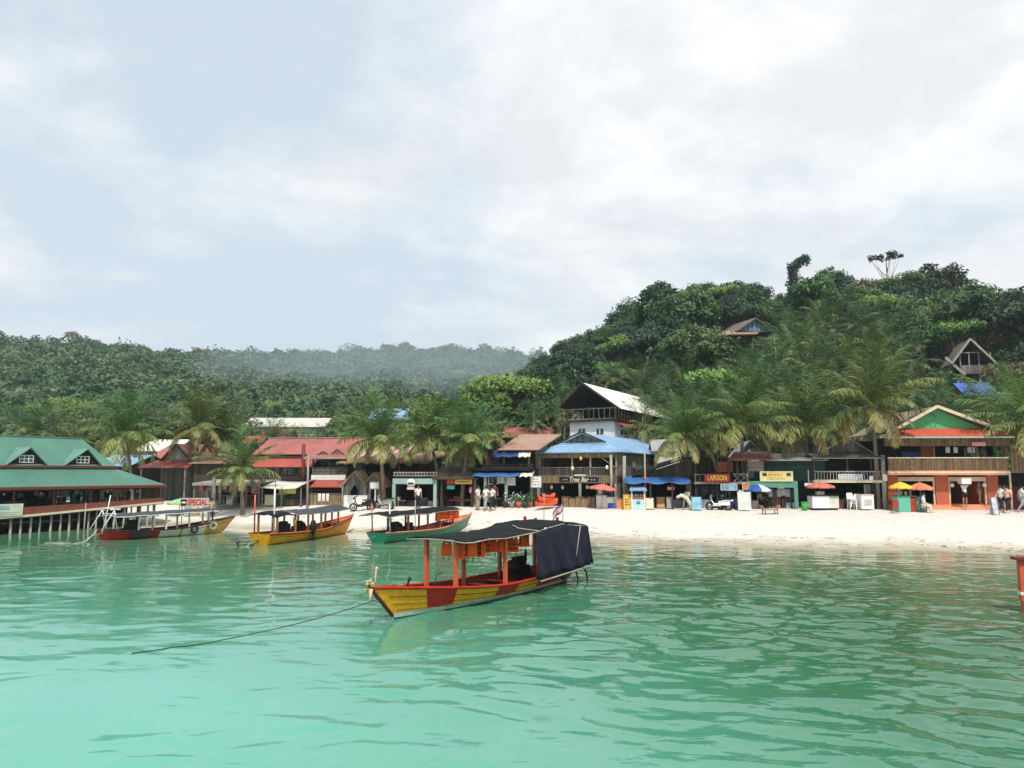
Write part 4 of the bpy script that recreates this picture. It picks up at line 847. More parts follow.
mb = MB(); mb.box(-2.6, -1.6, -.96, -.88, .12, .52); mb.build('rubber_mat', BLACK, rb, True)
def band_yel(t, z, sh): return 1 if z < .06 else (2 if z > sh - .06 else 0)
s, b = onwater(262, 545), onwater(345, 533)
(yb, pty, czy, shy), *_ = far_boat('yellow boat with a curved grey canopy on orange posts', s, b, dict(hullm=[YELLOW_PAINT, PALE_DARK, mat('dark_orange_rub_strake', (.20, .09, .03), .6, .3)], band=band_yel, inner=ORANGE_RED, rail=ORANGE_RED, deckm=ORANGE_RED, benchm=ORANGE_RED, stemm=ORANGE_RED,
    can=(-2.6, 3.1), posts=(-3.9, -2.4, -1.2, .2, 1.6, 2.7), postm=mat('orange_yellow_paint', (.68, .30, .06), .5, .15, 2, dirt=.15), pw=.045, canz=lambda x: 1.68 + .012 * x * x * (1 if x > 0 else .3), arc=.2, canm=TARP_GREY, zb=1.05, zm=.5, zst=.6, engine=-1.0))
mb = MB(); mb.grid([[(x, y, czy(-2.7, y) - .03 + .05 * math.sin(x * 3)) for y in np.linspace(-1, 1, 8)] for x in np.linspace(-4.6, -2.7, 8)]); mb.build('stern_awning', TARP_BLACK, yb, True, .02)
for y in (-.6, .6): MB().tube([(-4.2, y, .5), (-4.25, y, 3.0 if y < 0 else 2.6)], .045, 6).build('tall_pole', ORANGE_RED if y > 0 else WHITE, yb, True)
MB().box(-2.6, -2.2, -.3, .3, .5, 1.0).box(-2.6, -2.3, -.2, .2, 1.0, 1.12).build('spare_engine', BLACK, yb, True)
mb = MB(); mb.ball((-1.0, -.98, .75), .28, .16, .4).box(-1.1, -.9, -1.05, -.95, -.1, .6); mb.build('outboard_motor', BLACK, yb, True)
def band_grn(t, z, sh): return 1 if z < .04 else 0
s, b = onwater(379, 543), onwater(463, 532.5)
(gb, ptg, czg, shg), *_ = far_boat('green boat with orange life jackets under its black canopy, moored behind the striped one', s, b, dict(hullm=[GREEN_BOAT, PALE_DARK], band=band_grn, inner=mat('salmon_paint', (.62, .22, .13), .6, .2, 2, dirt=.2), rail=mat('salmon_paint', (.62, .22, .13)), deckm=mat('salmon_paint', (.62, .22, .13)), benchm=ORANGE_RED, stemm=ORANGE_RED,
    can=(-4.7, 2.5), posts=(-2.6, -.8, .5, 2.2), postm=mat('rust_red_post', (.36, .09, .05), .6, .2), pw=.045, canz=lambda x: 1.65 + .015 * x + .03 * math.sin(x * 1.3), arc=.15, canm=TARP_BLACK, zb=1.1, zm=.5, zst=.55, engine=-2.9, rump=2))
for y in (-.6, .6): MB().tube([(-4.1, y, .45), (-4.2, y, 2.1)], .04, 6).build('tall_pole', ORANGE_RED if y > 0 else WHITE, gb, True)
mb = MB().box(-1.7, -1.35, -.15, .15, .75, .95).box(-1.9, -1.3, -.2, .2, .4, .75); mb.build('spare_engine', BLACK, gb, True)
for i in range(11):
    x = lerp(.2, 2.3, i / 10); w = to_world(gb, (x, -.75 + rnd.uniform(-.1, .1), czg(x, -.75) - .16)); life_jacket(w, rnd.uniform(0, 6.28), 'orange life jacket hanging under the canopy of the green boat', 'life jackets hung in the green boat', .95)
# the boat mostly outside the right edge: only its tall red stem shows
rx = onwater(1027, 612).x; ry = onwater(1027, 612).y
rbo = thing('wooden_boat', (rx, ry, 0), 'tall orange red wooden boat stem with a dark cap at the right edge', 'boat')
mb = MB()
prof = [(0.02, -.4, .0), (.0, .25, .02), (-.06, .8, .05), (-.10, 1.38, .07)]
rows = []
for i in range(14):
    q = i / 13; rows.append([(x0 + q * 4.6 , -(.05 + (1.0) * (1 - (1 - q) ** 2.2)) * (.45 + .55 * k / 3), lerp(z, z * .62 if z > 0 else z, min(1, q * 1.6))) for k, (x0, z, _) in enumerate(prof)])
mb.grid(rows); mb.grid([[(p[0], -p[1], p[2]) for p in reversed(rw)] for rw in rows]); mb.build('hull', ORANGE_RED, rbo, True, .03)
mb = MB().box(-.14, .12, -.11, .11, .3, 1.40); mb.box(-.10, .1, -.1, .1, -.3, .3); mb.build('stem_post', ORANGE_RED, rbo, True)
MB().box(-.26, .22, -.2, .2, 1.40, 1.475).build('stem_cap', DARK_RED, rbo, True)
mb = MB().box(-.16, .13, -.125, .125, .46, .54); mb.build('white_band', WHITE, rbo, True)
mb = MB().slab([(1.4, -1.2, 2.0), (6, -1.2, 2.0), (6, 1.2, 2.0), (1.4, 1.2, 2.0)], .05); mb.build('canopy', TARP_BLACK, rbo, True)
for x in (1.5, 3.2, 5): 
    for y in (-.85, .85): MB().box(x - .04, x + .04, y - .04, y + .04, .3, 1.95).build('post', ORANGE_RED, rbo, True)
rbo.rotation_euler = (0, 0, R(-14))
# mooring ropes
def rope(name, pts, r, m, label, sagn=10):
    o = MB().tube(pts, r, 5).build(name, m); return tag(o, label, 'rope')
p0 = to_world(main, (4.9, 0, .6)); p1 = onwater(188, 646.5, 0.0); p2 = onwater(132, 653.5, .012)
pts = [Vector(p0).lerp(p1, t) - Vector((0, 0, .13 * math.sin(math.pi * t) ** .9 * (1 - .35 * t))) for t in np.linspace(0, 1, 24)]
for q in pts: q.z = max(q.z, .012)
rope('mooring_rope', pts + [Vector(p1).lerp(p2, t) + Vector((0, .08 * math.sin(t * 6), .012)) for t in (.3, .6, 1)], .011, ROPE_DARK, 'long dark mooring rope running from the striped boat into the water on the left')
p0 = to_world(rb, (-4.1, 0, .62)); p1 = onwater(45, 543, .012); pm = onwater(72, 543.5, .03)
pts = [Vector(p0).lerp(pm, t) - Vector((0, 0, .5 * math.sin(math.pi * t) * .6)) for t in np.linspace(0, 1, 14)]
for q in pts: q.z = max(q.z, .012)
rope('mooring_rope', pts + [Vector(pm).lerp(p1, t) for t in (.5, 1)], .022, ROPE_PALE, 'pale slack mooring rope from the red and white boat towards the pier')
p0 = to_world(yb, (-4.2, 0, .5)); p1 = onwater(238, 547, 0)
rope('mooring_rope', [Vector(p0).lerp(p1, t) - Vector((0, 0, .25 * math.sin(math.pi * t))) for t in np.linspace(0, 1, 10)], .025, ROPE_DARK, 'dark rope from the stern of the yellow boat to its anchor post')
mb = MB().tube([(p1.x, p1.y, -.8), (p1.x, p1.y, .28)], .05, 6).bar((p1.x - .12, p1.y, .2), (p1.x + .15, p1.y, .3), .05); tag(mb.build('anchor_post', BLACK), 'dark anchor post sticking out of the water beside the yellow boat', 'post')
# ------------------------------------------------------------------ village
FR = Frame(0, 57.5, -6.84)
ux, zz = FR.u, FR.z
def bld(name, label, cat, fr, u, v, z, group=None): return thing(name, fr.w((u, v, z)), label, cat, group)
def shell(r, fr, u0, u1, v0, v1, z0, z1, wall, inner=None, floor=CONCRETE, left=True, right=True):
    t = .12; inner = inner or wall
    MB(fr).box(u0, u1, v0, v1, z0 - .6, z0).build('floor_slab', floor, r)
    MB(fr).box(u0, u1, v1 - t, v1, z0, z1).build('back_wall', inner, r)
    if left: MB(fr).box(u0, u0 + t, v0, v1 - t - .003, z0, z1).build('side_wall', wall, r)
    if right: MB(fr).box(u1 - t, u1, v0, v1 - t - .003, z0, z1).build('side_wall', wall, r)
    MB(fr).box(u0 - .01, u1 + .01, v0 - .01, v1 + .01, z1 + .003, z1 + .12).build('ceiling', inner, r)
def posts(r, fr, us, v, z0, z1, m, w=.12, name='post'):
    for u in us: MB(fr).box(u - w / 2, u + w / 2, v - w / 2, v + w / 2, z0, z1).build(name, m, r)
def railing(r, fr, u0, u1, v, z0, z1, m, sp=.16, bw=.04, name='railing', top=.07, cross=False):
    mb = MB(fr); mb.box(u0, u1, v - .04, v + .04, z1 - top, z1).box(u0, u1, v - .035, v + .035, z0, z0 + .06); n = max(2, int((u1 - u0) / sp)); g = random.Random(int(u0 * 100))
    for i in range(n + 1):
        u = lerp(u0 + bw, u1 - bw, i / n); j = g.uniform(-.03, .03)
        if cross and i < n: q = lerp(u0 + bw, u1 - bw, (i + 1) / n); mb.bar((u, v, z0 + .06), (q, v + .02, z1 - top), bw).bar((q, v - .02, z0 + .06), (u, v, z1 - top), bw)
        else: mb.bar((u + j, v, z0 + .05), (u - j, v, z1 - top + .02), bw)
    return mb.build(name, m, r)
def text(body, fr, u, v, z, w, h, m, parent, name='lettering', shear=0.0, bold=.02):
    c = bpy.data.curves.new(name, 'FONT'); c.body = body; c.align_x = 'CENTER'; c.align_y = 'CENTER'; c.extrude = .008; c.shear = shear; c.offset = bold; c.materials.append(m)
    o = bpy.data.objects.new(name, c); sc.collection.objects.link(o); bpy.context.view_layer.update(); d = o.dimensions
    me = bpy.data.meshes.new_from_object(o.evaluated_get(bpy.context.evaluated_depsgraph_get())); bpy.data.objects.remove(o); o = bpy.data.objects.new(name, me); sc.collection.objects.link(o)
    o.parent = parent; o.location = Vector(fr.w((u, v, z))) - org(parent); o.rotation_euler = (R(90), 0, R(fr.deg)); o.scale = (w / d.x, h / d.y, 1); return o
def board(name, label, cat, fr, u0, u1, v, z0, z1, m, th=.05, frame=None, group=None):
    r = bld(name, label, cat, fr, (u0 + u1) / 2, v, z0, group)
    MB(fr).box(u0, u1, v, v + th, z0, z1).build('panel', m, r)
    if frame:
        b = .05; mb = MB(fr); y0, y1 = v - .02, v + th + .01
        mb.box(u0 - b, u1 + b, y0, y1, z1 + .002, z1 + b).box(u0 - b, u1 + b, y0, y1, z0 - b, z0 - .002).box(u0 - b, u0 - .002, y0, y1, z0, z1).box(u1 + .002, u1 + b, y0, y1, z0, z1); mb.build('frame', frame, r)
    return r
def scribble(r, fr, u0, u1, v, z0, z1, m, rows=2, name='lettering', seed=1):
    """small illegible lines of print"""
    g = random.Random(seed); mb = MB(fr)
    for i in range(rows):
        z = lerp(z1, z0, (i + .5) / rows); u = u0; h = (z1 - z0) / rows * .5
        while u < u1 - .05:
            w = g.uniform(.06, .2); mb.box(u, min(u + w, u1), v - .012, v - .004, z - h / 2, z + h / 2 * g.uniform(.5, 1)); u += w + g.uniform(.04, .1)
    mb.build(name, m, r)
def umbrella(loc, rr, h, mats, label, panels=8, drop=.28, pole=STEEL, tilt=0):
    r = thing('parasol', loc, label, 'parasol'); r.rotation_euler = (0, R(tilt), 0)
    mb = MB()
    for k in range(panels):
        a0, a1 = 2 * math.pi * k / panels, 2 * math.pi * (k + 1) / panels; m = k % len(mats); prev = None
        for q in range(6):
            t = q / 5; z = h - drop * rr * t ** 1.35; am = [(math.cos(lerp(a0, a1, s)) * rr * t * (1 - .05 * math.sin(math.pi * s)), math.sin(lerp(a0, a1, s)) * rr * t * (1 - .05 * math.sin(math.pi * s)), z - .03 * t * math.sin(math.pi * s)) for s in (0, .33, .67, 1)]
            if prev: mb.grid([am, prev], m)
            prev = am
        mb.grid([[(x, y, z - .13) for x, y, z in prev], prev], m)
    mb.build('canopy', mats, r, True, .012)
    MB().tube([(0, 0, 0), (0, 0, h + .08)], .025, 6).build('pole', pole, r, True)
    mb = MB()
    for k in range(panels): a = 2 * math.pi * k / panels; mb.tube([(0, 0, h - .35), (math.cos(a) * rr * .6, math.sin(a) * rr * .6, h - drop * rr * .5 - .03)], .009, 4)
    mb.build('ribs', pole, r, True); return r
def hang(name, label, cat, fr, u, v, z, w, h, m, group=None):
    mb = MB(fr); n = 5; mb.grid([[(u - w / 2 + w * i / n, v + .03 * math.sin(i * 2.1 + u * 3), z - h * j / 4) for i in range(n + 1)] for j in (4, 3, 2, 1, 0)]); o = mb.build(name, m, None, False, .02); return tag(o, label, cat, group)

# ---- green-roofed pavilion on its pier
PF = Frame(-31, 49, 60)
pier = bld('stilt_pier', 'long wooden pier on thin pale stilts under the green roofed pavilion', 'pier', PF, 0, 4, 0)
def dz(u): return 1.05 + max(0, u) * .052
mb = MB(PF); us = list(np.linspace(-16, 11.4, 12))
for a, b in zip(us, us[1:]): mb.slab([(a, .1, dz(a)), (b, .1, dz(b)), (b, 9, dz(b)), (a, 9, dz(a))], .16)
mb.build('deck', WOOD_GREY, pier)
mb = MB(PF)
for a, b in zip(us, us[1:]): mb.slab([(a, .04, dz(a) + .02), (b, .04, dz(b) + .02), (b, .098, dz(b) + .02), (a, .098, dz(a) + .02)], .13)
mb.build('edge_board', CREAM, pier)
mb = MB(PF)
for a, b in zip(us, us[1:]): mb.slab([(a, .12, dz(a) + .52 - .022 * max(a, 0)), (b, .12, dz(b) + .52 - .022 * max(b, 0)), (b, .2, dz(b) + .52 - .022 * max(b, 0)), (a, .2, dz(a) + .52 - .022 * max(a, 0))], .5 - .022 * max(a, 0))
mb.build('parapet', mat('brick_brown_parapet', (.21, .06, .045), .7, .25, 1.5, dirt=.35), pier)
for row, v in enumerate((.35, 1.5, 2.9)):
    for i in range(31 if row == 0 else 16):
        u = -8 + i * (.63 if row == 0 else 1.22) + rnd.uniform(-.09, .09); r_ = rnd.uniform(.05, .085)
        MB(PF).tube([(u + rnd.uniform(-.08, .08), v, -1.6), (u, v, dz(u) - .17)], r_, 7).build('pile', POLE_WOOD if row == 0 else WOOD_DARK, pier)
MB(PF).box(-16, 11, 4.2, 4.3, -1, 1.0).build('under_deck_shade', BLACKISH, pier)  # near-black sheet standing in for the shade under the deck
MB(PF).box(-16, 11.2, .32, .46, .62, .72).build('cross_beam', WOOD_DARK, pier)
pav = bld('pavilion', 'open pier pavilion with a two tier green metal roof and two dormers', 'pavilion', PF, 0, 4, 1.1)
E, T1, T2, RG = 2.86, 4.08, 4.20, 6.18
mb = MB(PF); U0 = -16
mb.slab([(U0, 0, E), (11.5, 0, E), (8.35, 1.6, T1), (U0, 1.6, T1)], .05).slab([(11.5, 0, E), (11.5, 8.6, E), (8.35, 7.0, T1), (8.35, 1.6, T1)], .05).slab([(U0, 8.6, E), (11.5, 8.6, E), (8.35, 7, T1), (U0, 7, T1)], .05)
mb.build('lower_roof', ROOF_GREEN, pav)
mb = MB(PF); mb.slab([(U0, 1.45, T2), (8.45, 1.45, T2), (7.5, 4.3, RG), (U0, 4.3, RG)], .05).slab([(8.45, 1.45, T2), (8.45, 7.15, T2), (7.5, 4.3, RG)], .05).slab([(U0, 7.15, T2), (8.45, 7.15, T2), (7.5, 4.3, RG), (U0, 4.3, RG)], .05)
mb.build('upper_roof', ROOF_GREEN, pav)
mb = MB(PF); mb.box(U0, 11.5, -.04, -.005, E - .16, E + .02).box(11.505, 11.54, -.04, 8.6, E - .16, E + .02); mb.build('lower_fascia', DARK_RED, pav)
mb = MB(PF); mb.box(U0, 8.45, 1.41, 1.445, T2 - .13, T2 + .02).box(8.455, 8.49, 1.41, 7.15, T2 - .13, T2 + .02); mb.build('upper_fascia', DARK_RED, pav)
MB(PF).bar((U0, 4.3, RG + .03), (7.5, 4.3, RG + .03), .16, .06).build('ridge_cap', ROOF_GREEN_LIT, pav)
sl = (RG - T2) / (4.3 - 1.45)
for i, (a, b, ap) in enumerate(((1.0, 3.45, 2.4), (4.75, 7.25, 6.25), (-2.6, -.2, -1.3))):
    zb, zt = 4.32, 5.36; v0 = 1.62; vt = 1.45 + (zt - T2) / sl
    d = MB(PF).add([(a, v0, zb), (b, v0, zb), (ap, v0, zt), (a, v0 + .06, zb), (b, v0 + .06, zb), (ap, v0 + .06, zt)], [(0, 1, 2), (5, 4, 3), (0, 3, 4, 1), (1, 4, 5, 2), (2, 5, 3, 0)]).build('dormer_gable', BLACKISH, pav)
    MB(PF).slab([(a - .1, v0 - .2, zb - .06), (ap, v0 - .2, zt + .05), (ap, vt, zt + .05), (a - .1, 1.7, zb - .03)], .05).slab([(b + .1, v0 - .2, zb - .06), (ap, v0 - .2, zt + .053), (ap, vt, zt + .053), (b + .1, 1.7, zb - .03)], .05).build('dormer_roof', ROOF_GREEN_LIT, d)
    c = (a + b) / 2; MB(PF).box(c - .42, c + .42, v0 - .025, v0 - .004, 4.42, 4.86).build('dormer_window', WINDOW, d)
    mb = MB(PF)
    for q in range(4): mb.box(c - .45 + q * .29, c - .41 + q * .29, v0 - .05, v0 - .027, 4.40, 4.88)
    for z in (4.40, 4.62, 4.84): mb.box(c - .45, c + .46, v0 - .052, v0 - .028, z, z + .04)
    mb.build('window_bars', WHITE, d)
posts(pav, PF, [-14, -11.5, -9, -6.5, -4, -1.5, 1, 3.5, 6, 8.5, 10.9], .5, 1.02, E - .02, DARK_RED, .13)
posts(pav, PF, [-12, -8, -4, 0, 4, 8, 10.9], 8.0, 1.02, E - .02, WOOD_DARK, .14)
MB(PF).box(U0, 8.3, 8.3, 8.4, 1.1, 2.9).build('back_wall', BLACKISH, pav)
MB(PF).box(U0, 11.3, .42, .54, 2.6, 2.72).build('eave_beam', WOOD_DARK, pav)
r = bld('banner', 'pale printed banner tied to the pier parapet at the left edge', 'banner', PF, 0, .05, 1.1)
MB(PF).box(-1.5, 1.35, .0, .035, 1.12, 1.86).build('cloth', mat('pale_banner_print', (.55, .60, .50), .7, .3, 1.2), r)
MB(PF).box(-.5, .55, -.02, -.004, 1.56, 1.76).build('picture', mat('washed_blue_print', (.30, .45, .50), .7, .4, 3), r); scribble(r, PF, -1.2, 1.1, 0, 1.18, 1.42, mat('grey_print', (.35, .38, .34), .8), 2)
def chair(fr, u, v, z, m, label, group, rz=0.0, name='chair'):
    r = thing(name, fr.w((u, v, z)), label, 'chair', group, R(fr.deg) + rz)
    MB().box(-.2, .2, -.2, .2, .41, .45).build('seat', m, r, True); MB().box(-.2, .2, .17, .21, .48, .85).build('backrest', m, r, True)
    for x in (-.17, .17):
        for y in (-.17, .17): MB().box(x - .02, x + .02, y - .02, y + .02, 0, .408 if y < 0 else .48).build('leg', m, r, True)
    return r
def table(fr, u, v, z, m, label, group, s=.45):
    r = thing('dining_table', fr.w((u, v, z)), label, 'table', group, R(fr.deg)); MB().box(-s, s, -s, s, .70, .75).build('tabletop', m, r, True)
    for x in (-s + .06, s - .06):
        for y in (-s + .06, s - .06): MB().box(x - .025, x + .025, y - .025, y + .025, 0, .698).build('leg', WOOD_DARK, r, True)
    return r
for i, u in enumerate((-5, -2.6, -.2, 2.2, 4.6, 7, 9.4)):
    table(PF, u, 2.6, dz(u), CREAM if i % 3 == 0 else WOOD_BROWN, 'pale dining table in the shade of the pavilion' if i % 3 == 0 else 'brown dining table in the shade of the pavilion', 'pale pavilion tables' if i % 3 == 0 else 'brown pavilion tables')
    for du, dv, rz in ((-.7, 0, R(90)), (.7, 0, R(-90)), (0, -.75, R(180)), (0, .75, 0)): chair(PF, u + du, 2.6 + dv, dz(u), WOOD_DARK, 'dark wooden chair at a table under the pavilion roof', 'chairs in the pavilion', rz)
for i in range(8):
    u = -6 + i * 2.3; r = bld('pale_dot_ball', 'added white ball for a pale dot of light under the pavilion eave', 'lantern', PF, u, 1.4, 2.5, 'white balls added in the pavilion'); MB(PF).ball((u, 1.4, 2.42), .09).build('shade', GLOBE, r); MB(PF).tube([(u, 1.4, 2.55), (u, 1.4, 3.4)], .01, 4).build('cord', BLACK, r)  # added white balls standing for pale gaps of light in the pavilion
for i, (u, m, lab) in enumerate(((8.1, WHITE, 'white poster board standing in the right half of the pavilion'), (9.0, SIGN_BLUE, 'pale blue poster board at the right end of the pavilion'), (10.1, SIGN_YELLOW, 'yellow poster board at the right end of the pavilion'))):
    r = board('poster_board', lab, 'poster', PF, u - .3, u + .3, 5.6, 1.75, 2.6, m, .04, WOOD_DARK); posts(r, PF, (u - .25, u + .25), 5.75, 1.3, 2.4, WOOD_DARK, .05, 'leg')
for i in range(13):
    u = rnd.uniform(-5, 10); v = rnd.uniform(4, 7.6); mm = rnd.choice([CL['white'], CREAM, MINT, CL['grey'], CL['peach']]); hang('hanging_cloth', 'added small pale sheet for a light gap in the dark of the pavilion', 'cloth', PF, u, v, rnd.uniform(2.3, 2.75), rnd.uniform(.25, .5), rnd.uniform(.35, .6), mm, 'pale sheets added in the pavilion')  # added pale sheets standing for bright gaps behind the dark interior
mb = MB(PF).tube([(5.1, -.4, -1.5), (5.15, -.4, 1.75)], .035, 6); tag(mb.build('mooring_pole', POLE_WOOD), 'thin pale pole standing in the water in front of the pier', 'pole')
# red and white sign where the pier meets the sand
u0, z0 = ux(180, -1), 0; s0 = at(180, 507, 57.2); s1 = at(209, 498, 57.2)
r = thing('special_sign', ((s0.x + s1.x) / 2, 57.2, s0.z), 'white sign with red SPECIAL lettering at the sand end of the pier', 'sign')
MB().box(s0.x, s1.x, 57.2, 57.26, s0.z, s1.z).build('panel', mat('dirty_pink_white', (.50, .42, .39), .7, .2, 4, dirt=.3), r); posts(r, W0, (s0.x + .1, s1.x - .1), 57.32, ground(s0.x, 57.3) - .1, s1.z, POLE_WOOD, .07, 'leg')
MB().box(s0.x + .06, s0.x + .46, 57.18, 57.196, s0.z + .1, s1.z - .1).build('black_emblem', BLACK, r); MB().box(s0.x + .12, s0.x + .40, 57.165, 57.178, s0.z + .26, s0.z + .38).build('emblem_bar', WHITE, r)
text('SPECIAL', W0, (s0.x + s1.x) / 2 + .22, 57.19, (s0.z + s1.z) / 2, 1.42, .42, RED_PAINT, r)

# ---- houses behind the pavilion and the stalls
def gable_house(name, label, fr, u0, u1, v0, v1, z0, ze, zr, wall, roof, ov=.35, gable=None, along='v', cat='house', roof2=None, windows=()):
    """pitched-roof house; ridge along v (gable faces the sea) or along u"""
    r = bld(name, label, cat, fr, (u0 + u1) / 2, (v0 + v1) / 2, z0)
    MB(fr).box(u0, u1, v0, v1, z0, ze).build('wall', wall, r)
    gm = gable or wall
    if along == 'v':
        c = (u0 + u1) / 2; k = (zr - ze) / (c - u0); d = ov * k
        MB(fr).add([(u0, v0, ze), (u1, v0, ze), (c, v0, zr)], [(0, 1, 2)]).build('gable', gm, r); MB(fr).add([(u0, v1, ze), (u1, v1, ze), (c, v1, zr)], [(2, 1, 0)]).build('gable', gm, r)
        MB(fr).slab([(u0 - ov, v0 - ov, ze - d), (c, v0 - ov, zr + .04), (c, v1 + ov, zr + .04), (u0 - ov, v1 + ov, ze - d)], .05).slab([(u1 + ov, v0 - ov, ze - d), (c, v0 - ov, zr + .044), (c, v1 + ov, zr + .044), (u1 + ov, v1 + ov, ze - d)], .05).build('roof', [roof], r)
        MB(fr).bar((u0 - ov, v0 - ov - .03, ze - d - .03), (c, v0 - ov - .03, zr), .05, .14).bar((u1 + ov, v0 - ov - .032, ze - d - .03), (c, v0 - ov - .032, zr), .05, .14).build('barge_board', roof2 or WOOD_DARK, r)
    else:
        c = (v0 + v1) / 2; k = (zr - ze) / (c - v0); d = ov * k
        MB(fr).add([(u0, v0, ze), (u0, v1, ze), (u0, c, zr)], [(2, 1, 0)]).build('gable', gm, r); MB(fr).add([(u1, v0, ze), (u1, v1, ze), (u1, c, zr)], [(0, 1, 2)]).build('gable', gm, r)
        MB(fr).slab([(u0 - ov, v0 - ov, ze - d), (u1 + ov, v0 - ov, ze - d), (u1 + ov, c, zr + .04), (u0 - ov, c, zr + .04)], .05).slab([(u0 - ov, v1 + ov, ze - d), (u1 + ov, v1 + ov, ze - d), (u1 + ov, c, zr + .044), (u0 - ov, c, zr + .044)], .05).build('roof', [roof], r)
    for (a, b, za, zb) in windows:
        w = MB(fr).box(a, b, v0 - .03, v0 - .004, za, zb).build('window', WINDOW, r)
        MB(fr).box(a - .06, b + .06, v0 - .06, v0 - .032, zb + .002, zb + .06).box(a - .06, b + .06, v0 - .06, v0 - .032, za - .06, za - .002).box((a + b) / 2 - .02, (a + b) / 2 + .02, v0 - .06, v0 - .032, za, zb).build('window_frame', WHITE, w)
    return r
def fbox(fr, px0, px1, v, py0, py1):
    u0, u1 = fr.u(px0, v), fr.u(px1, v); um = (u0 + u1) / 2; return u0, u1, fr.z(py1, um, v), fr.z(py0, um, v)
u0, u1, z0, z1 = fbox(FR, 161, 192, 13, 443, 505)
h = gable_house('gabled_house', 'pale plank gable house with a red awning roof, left of the short palm', FR, u0, u1, 13, 20, 1.3, FR.z(461, u0, 13), FR.z(444, (u0 + u1) / 2, 13), WOOD_GREY, ROOF_RED, .3, mat('pale_grey_planks', (.42, .41, .39), .85, .2, 2, stripe=.22, stripevar=.2, dirt=.2), roof2=WOOD_DARK)
a, b, za, zb = fbox(FR, 142, 192, 11.2, 461, 467); MB(FR).slab([(a, 10.4, za - .05), (b, 10.4, za - .05), (b - .4, 12.95, zb + .1), (a + .4, 12.95, zb + .1)], .05).build('awning_roof', ROOF_RED2, h)
posts(h, FR, (a + .3, b - .3), 10.6, 1.3, za - .1, POLE_WOOD, .12)
u0, u1, z0, z1 = fbox(FR, 118, 152, 16, 440, 505)
gable_house('blue_roofed_house', 'low house with a blue metal roof, half hidden behind the pavilion roof tip', FR, u0, u1, 12, 19, 1.3, FR.z(465, u0, 12), FR.z(455, u0, 14), WOOD_DARK, ROOF_BLUE, .4, along='u')
u0, u1, z0, z1 = fbox(FR, 146, 178, 26, 440, 505)
gable_house('white_roofed_house', 'house with a plain off white metal roof behind the gabled house', FR, u0, u1, 24, 32, 1.3, FR.z(450, u0, 24), FR.z(440, u0, 28), WOOD_GREY, ROOF_WHITE, .4, along='u')
u0, u1, z0, z1 = fbox(FR, 168, 216, 24, 436, 505)
gable_house('red_roofed_house', 'house with a faded red roof showing between the two palms', FR, u0, u1, 20, 30, 1.3, FR.z(459, u0, 20), FR.z(445, u0, 25), WOOD_DARK, ROOF_RED, .4, along='u')
u0, u1, z0, z1 = fbox(FR, 194, 232, 9, 462, 505)
h = bld('dark_shed', 'dark weathered shed behind the stalls left of the short palm', 'shed', FR, (u0 + u1) / 2, 10, 1.3); MB(FR).box(u0, u1, 9, 13, 1.3, z1).build('wall', WOOD_DARK, h); MB(FR).slab([(u0 - .3, 8.5, z1 - .1), (u1 + .3, 8.5, z1 - .1), (u1 + .3, 13.4, z1 + .6), (u0 - .3, 13.4, z1 + .6)], .06).build('roof', ROOF_BROWN, h)
# far roofs
F90 = Frame(0, 95, 0)
u0, u1, z0, z1 = fbox(F90, 254, 284, 0, 429, 445)
gable_house('far_red_house', 'small maroon roofed house with a white gable end beyond the long red roof', F90, u0, u1, 0, 6, 1.3, F90.z(441, u0, 0), F90.z(429.5, u0, 3), WOOD_BROWN, mat('maroon_roof', (.25, .075, .06), .7, .25, .6, stripe=.25, wave=True, dirt=.3), .4, WHITE, 'u')
u0, u1, z0, z1 = fbox(F90, 246, 262, -3, 437, 450)
gable_house('low_orange_roof_hut', 'low hut with an orange red roof in front of the maroon one', F90, u0, u1, -4, -1, 1.3, F90.z(442, u0, -4), F90.z(436.5, u0, -2.5), WOOD_DARK, ROOF_RED2, .3, along='u')
F130 = Frame(0, 128, 3)
u0, u1, z0, z1 = fbox(F130, 246, 322, 0, 418, 432); gz = ground((u0 + u1) / 2, 128)
gable_house('long_white_roof_hall', 'long pale roofed hall on the rise behind the village', F130, u0, u1, 0, 8, min(gz, z0) - 3, F130.z(425.5, u0, 0), F130.z(418, u0, 4), CREAM, mat('dull_white_sheet_roof', (.52, .50, .45), .6, .15, .5, stripe=.3, wave=True, dirt=.3), .6, along='u')
F100 = Frame(0, 105, -4)
u0, u1, z0, z1 = fbox(F100, 370, 411, 0, 408, 430)
gable_house('far_blue_house', 'small house with a bright blue roof above the tops of the middle palms', F100, u0, u1, 0, 6, 1, F100.z(418, u0, 0), F100.z(409, u0, 3), WOOD_GREY, ROOF_BLUE, .4, along='u')
for px0, px1, py0, py1, Y, m, lab in ((446, 478, 416, 424, 92, ROOF_BROWN, 'rusty roofed hut among the palms behind the yellow sign shop'), (505, 548, 428, 436, 76, ROOF_RED, 'faded red roofed hut behind the brown hipped roof')):
    fq = Frame(0, Y, -5); u0, u1, z0, z1 = fbox(fq, px0, px1, 0, py0, py1); gable_house('roofed_hut', lab, fq, u0, u1, 0, 5, 1.2, z0, fq.z(py0, u0, 2.5), WOOD_DARK, m, .3, along='u', cat='hut')
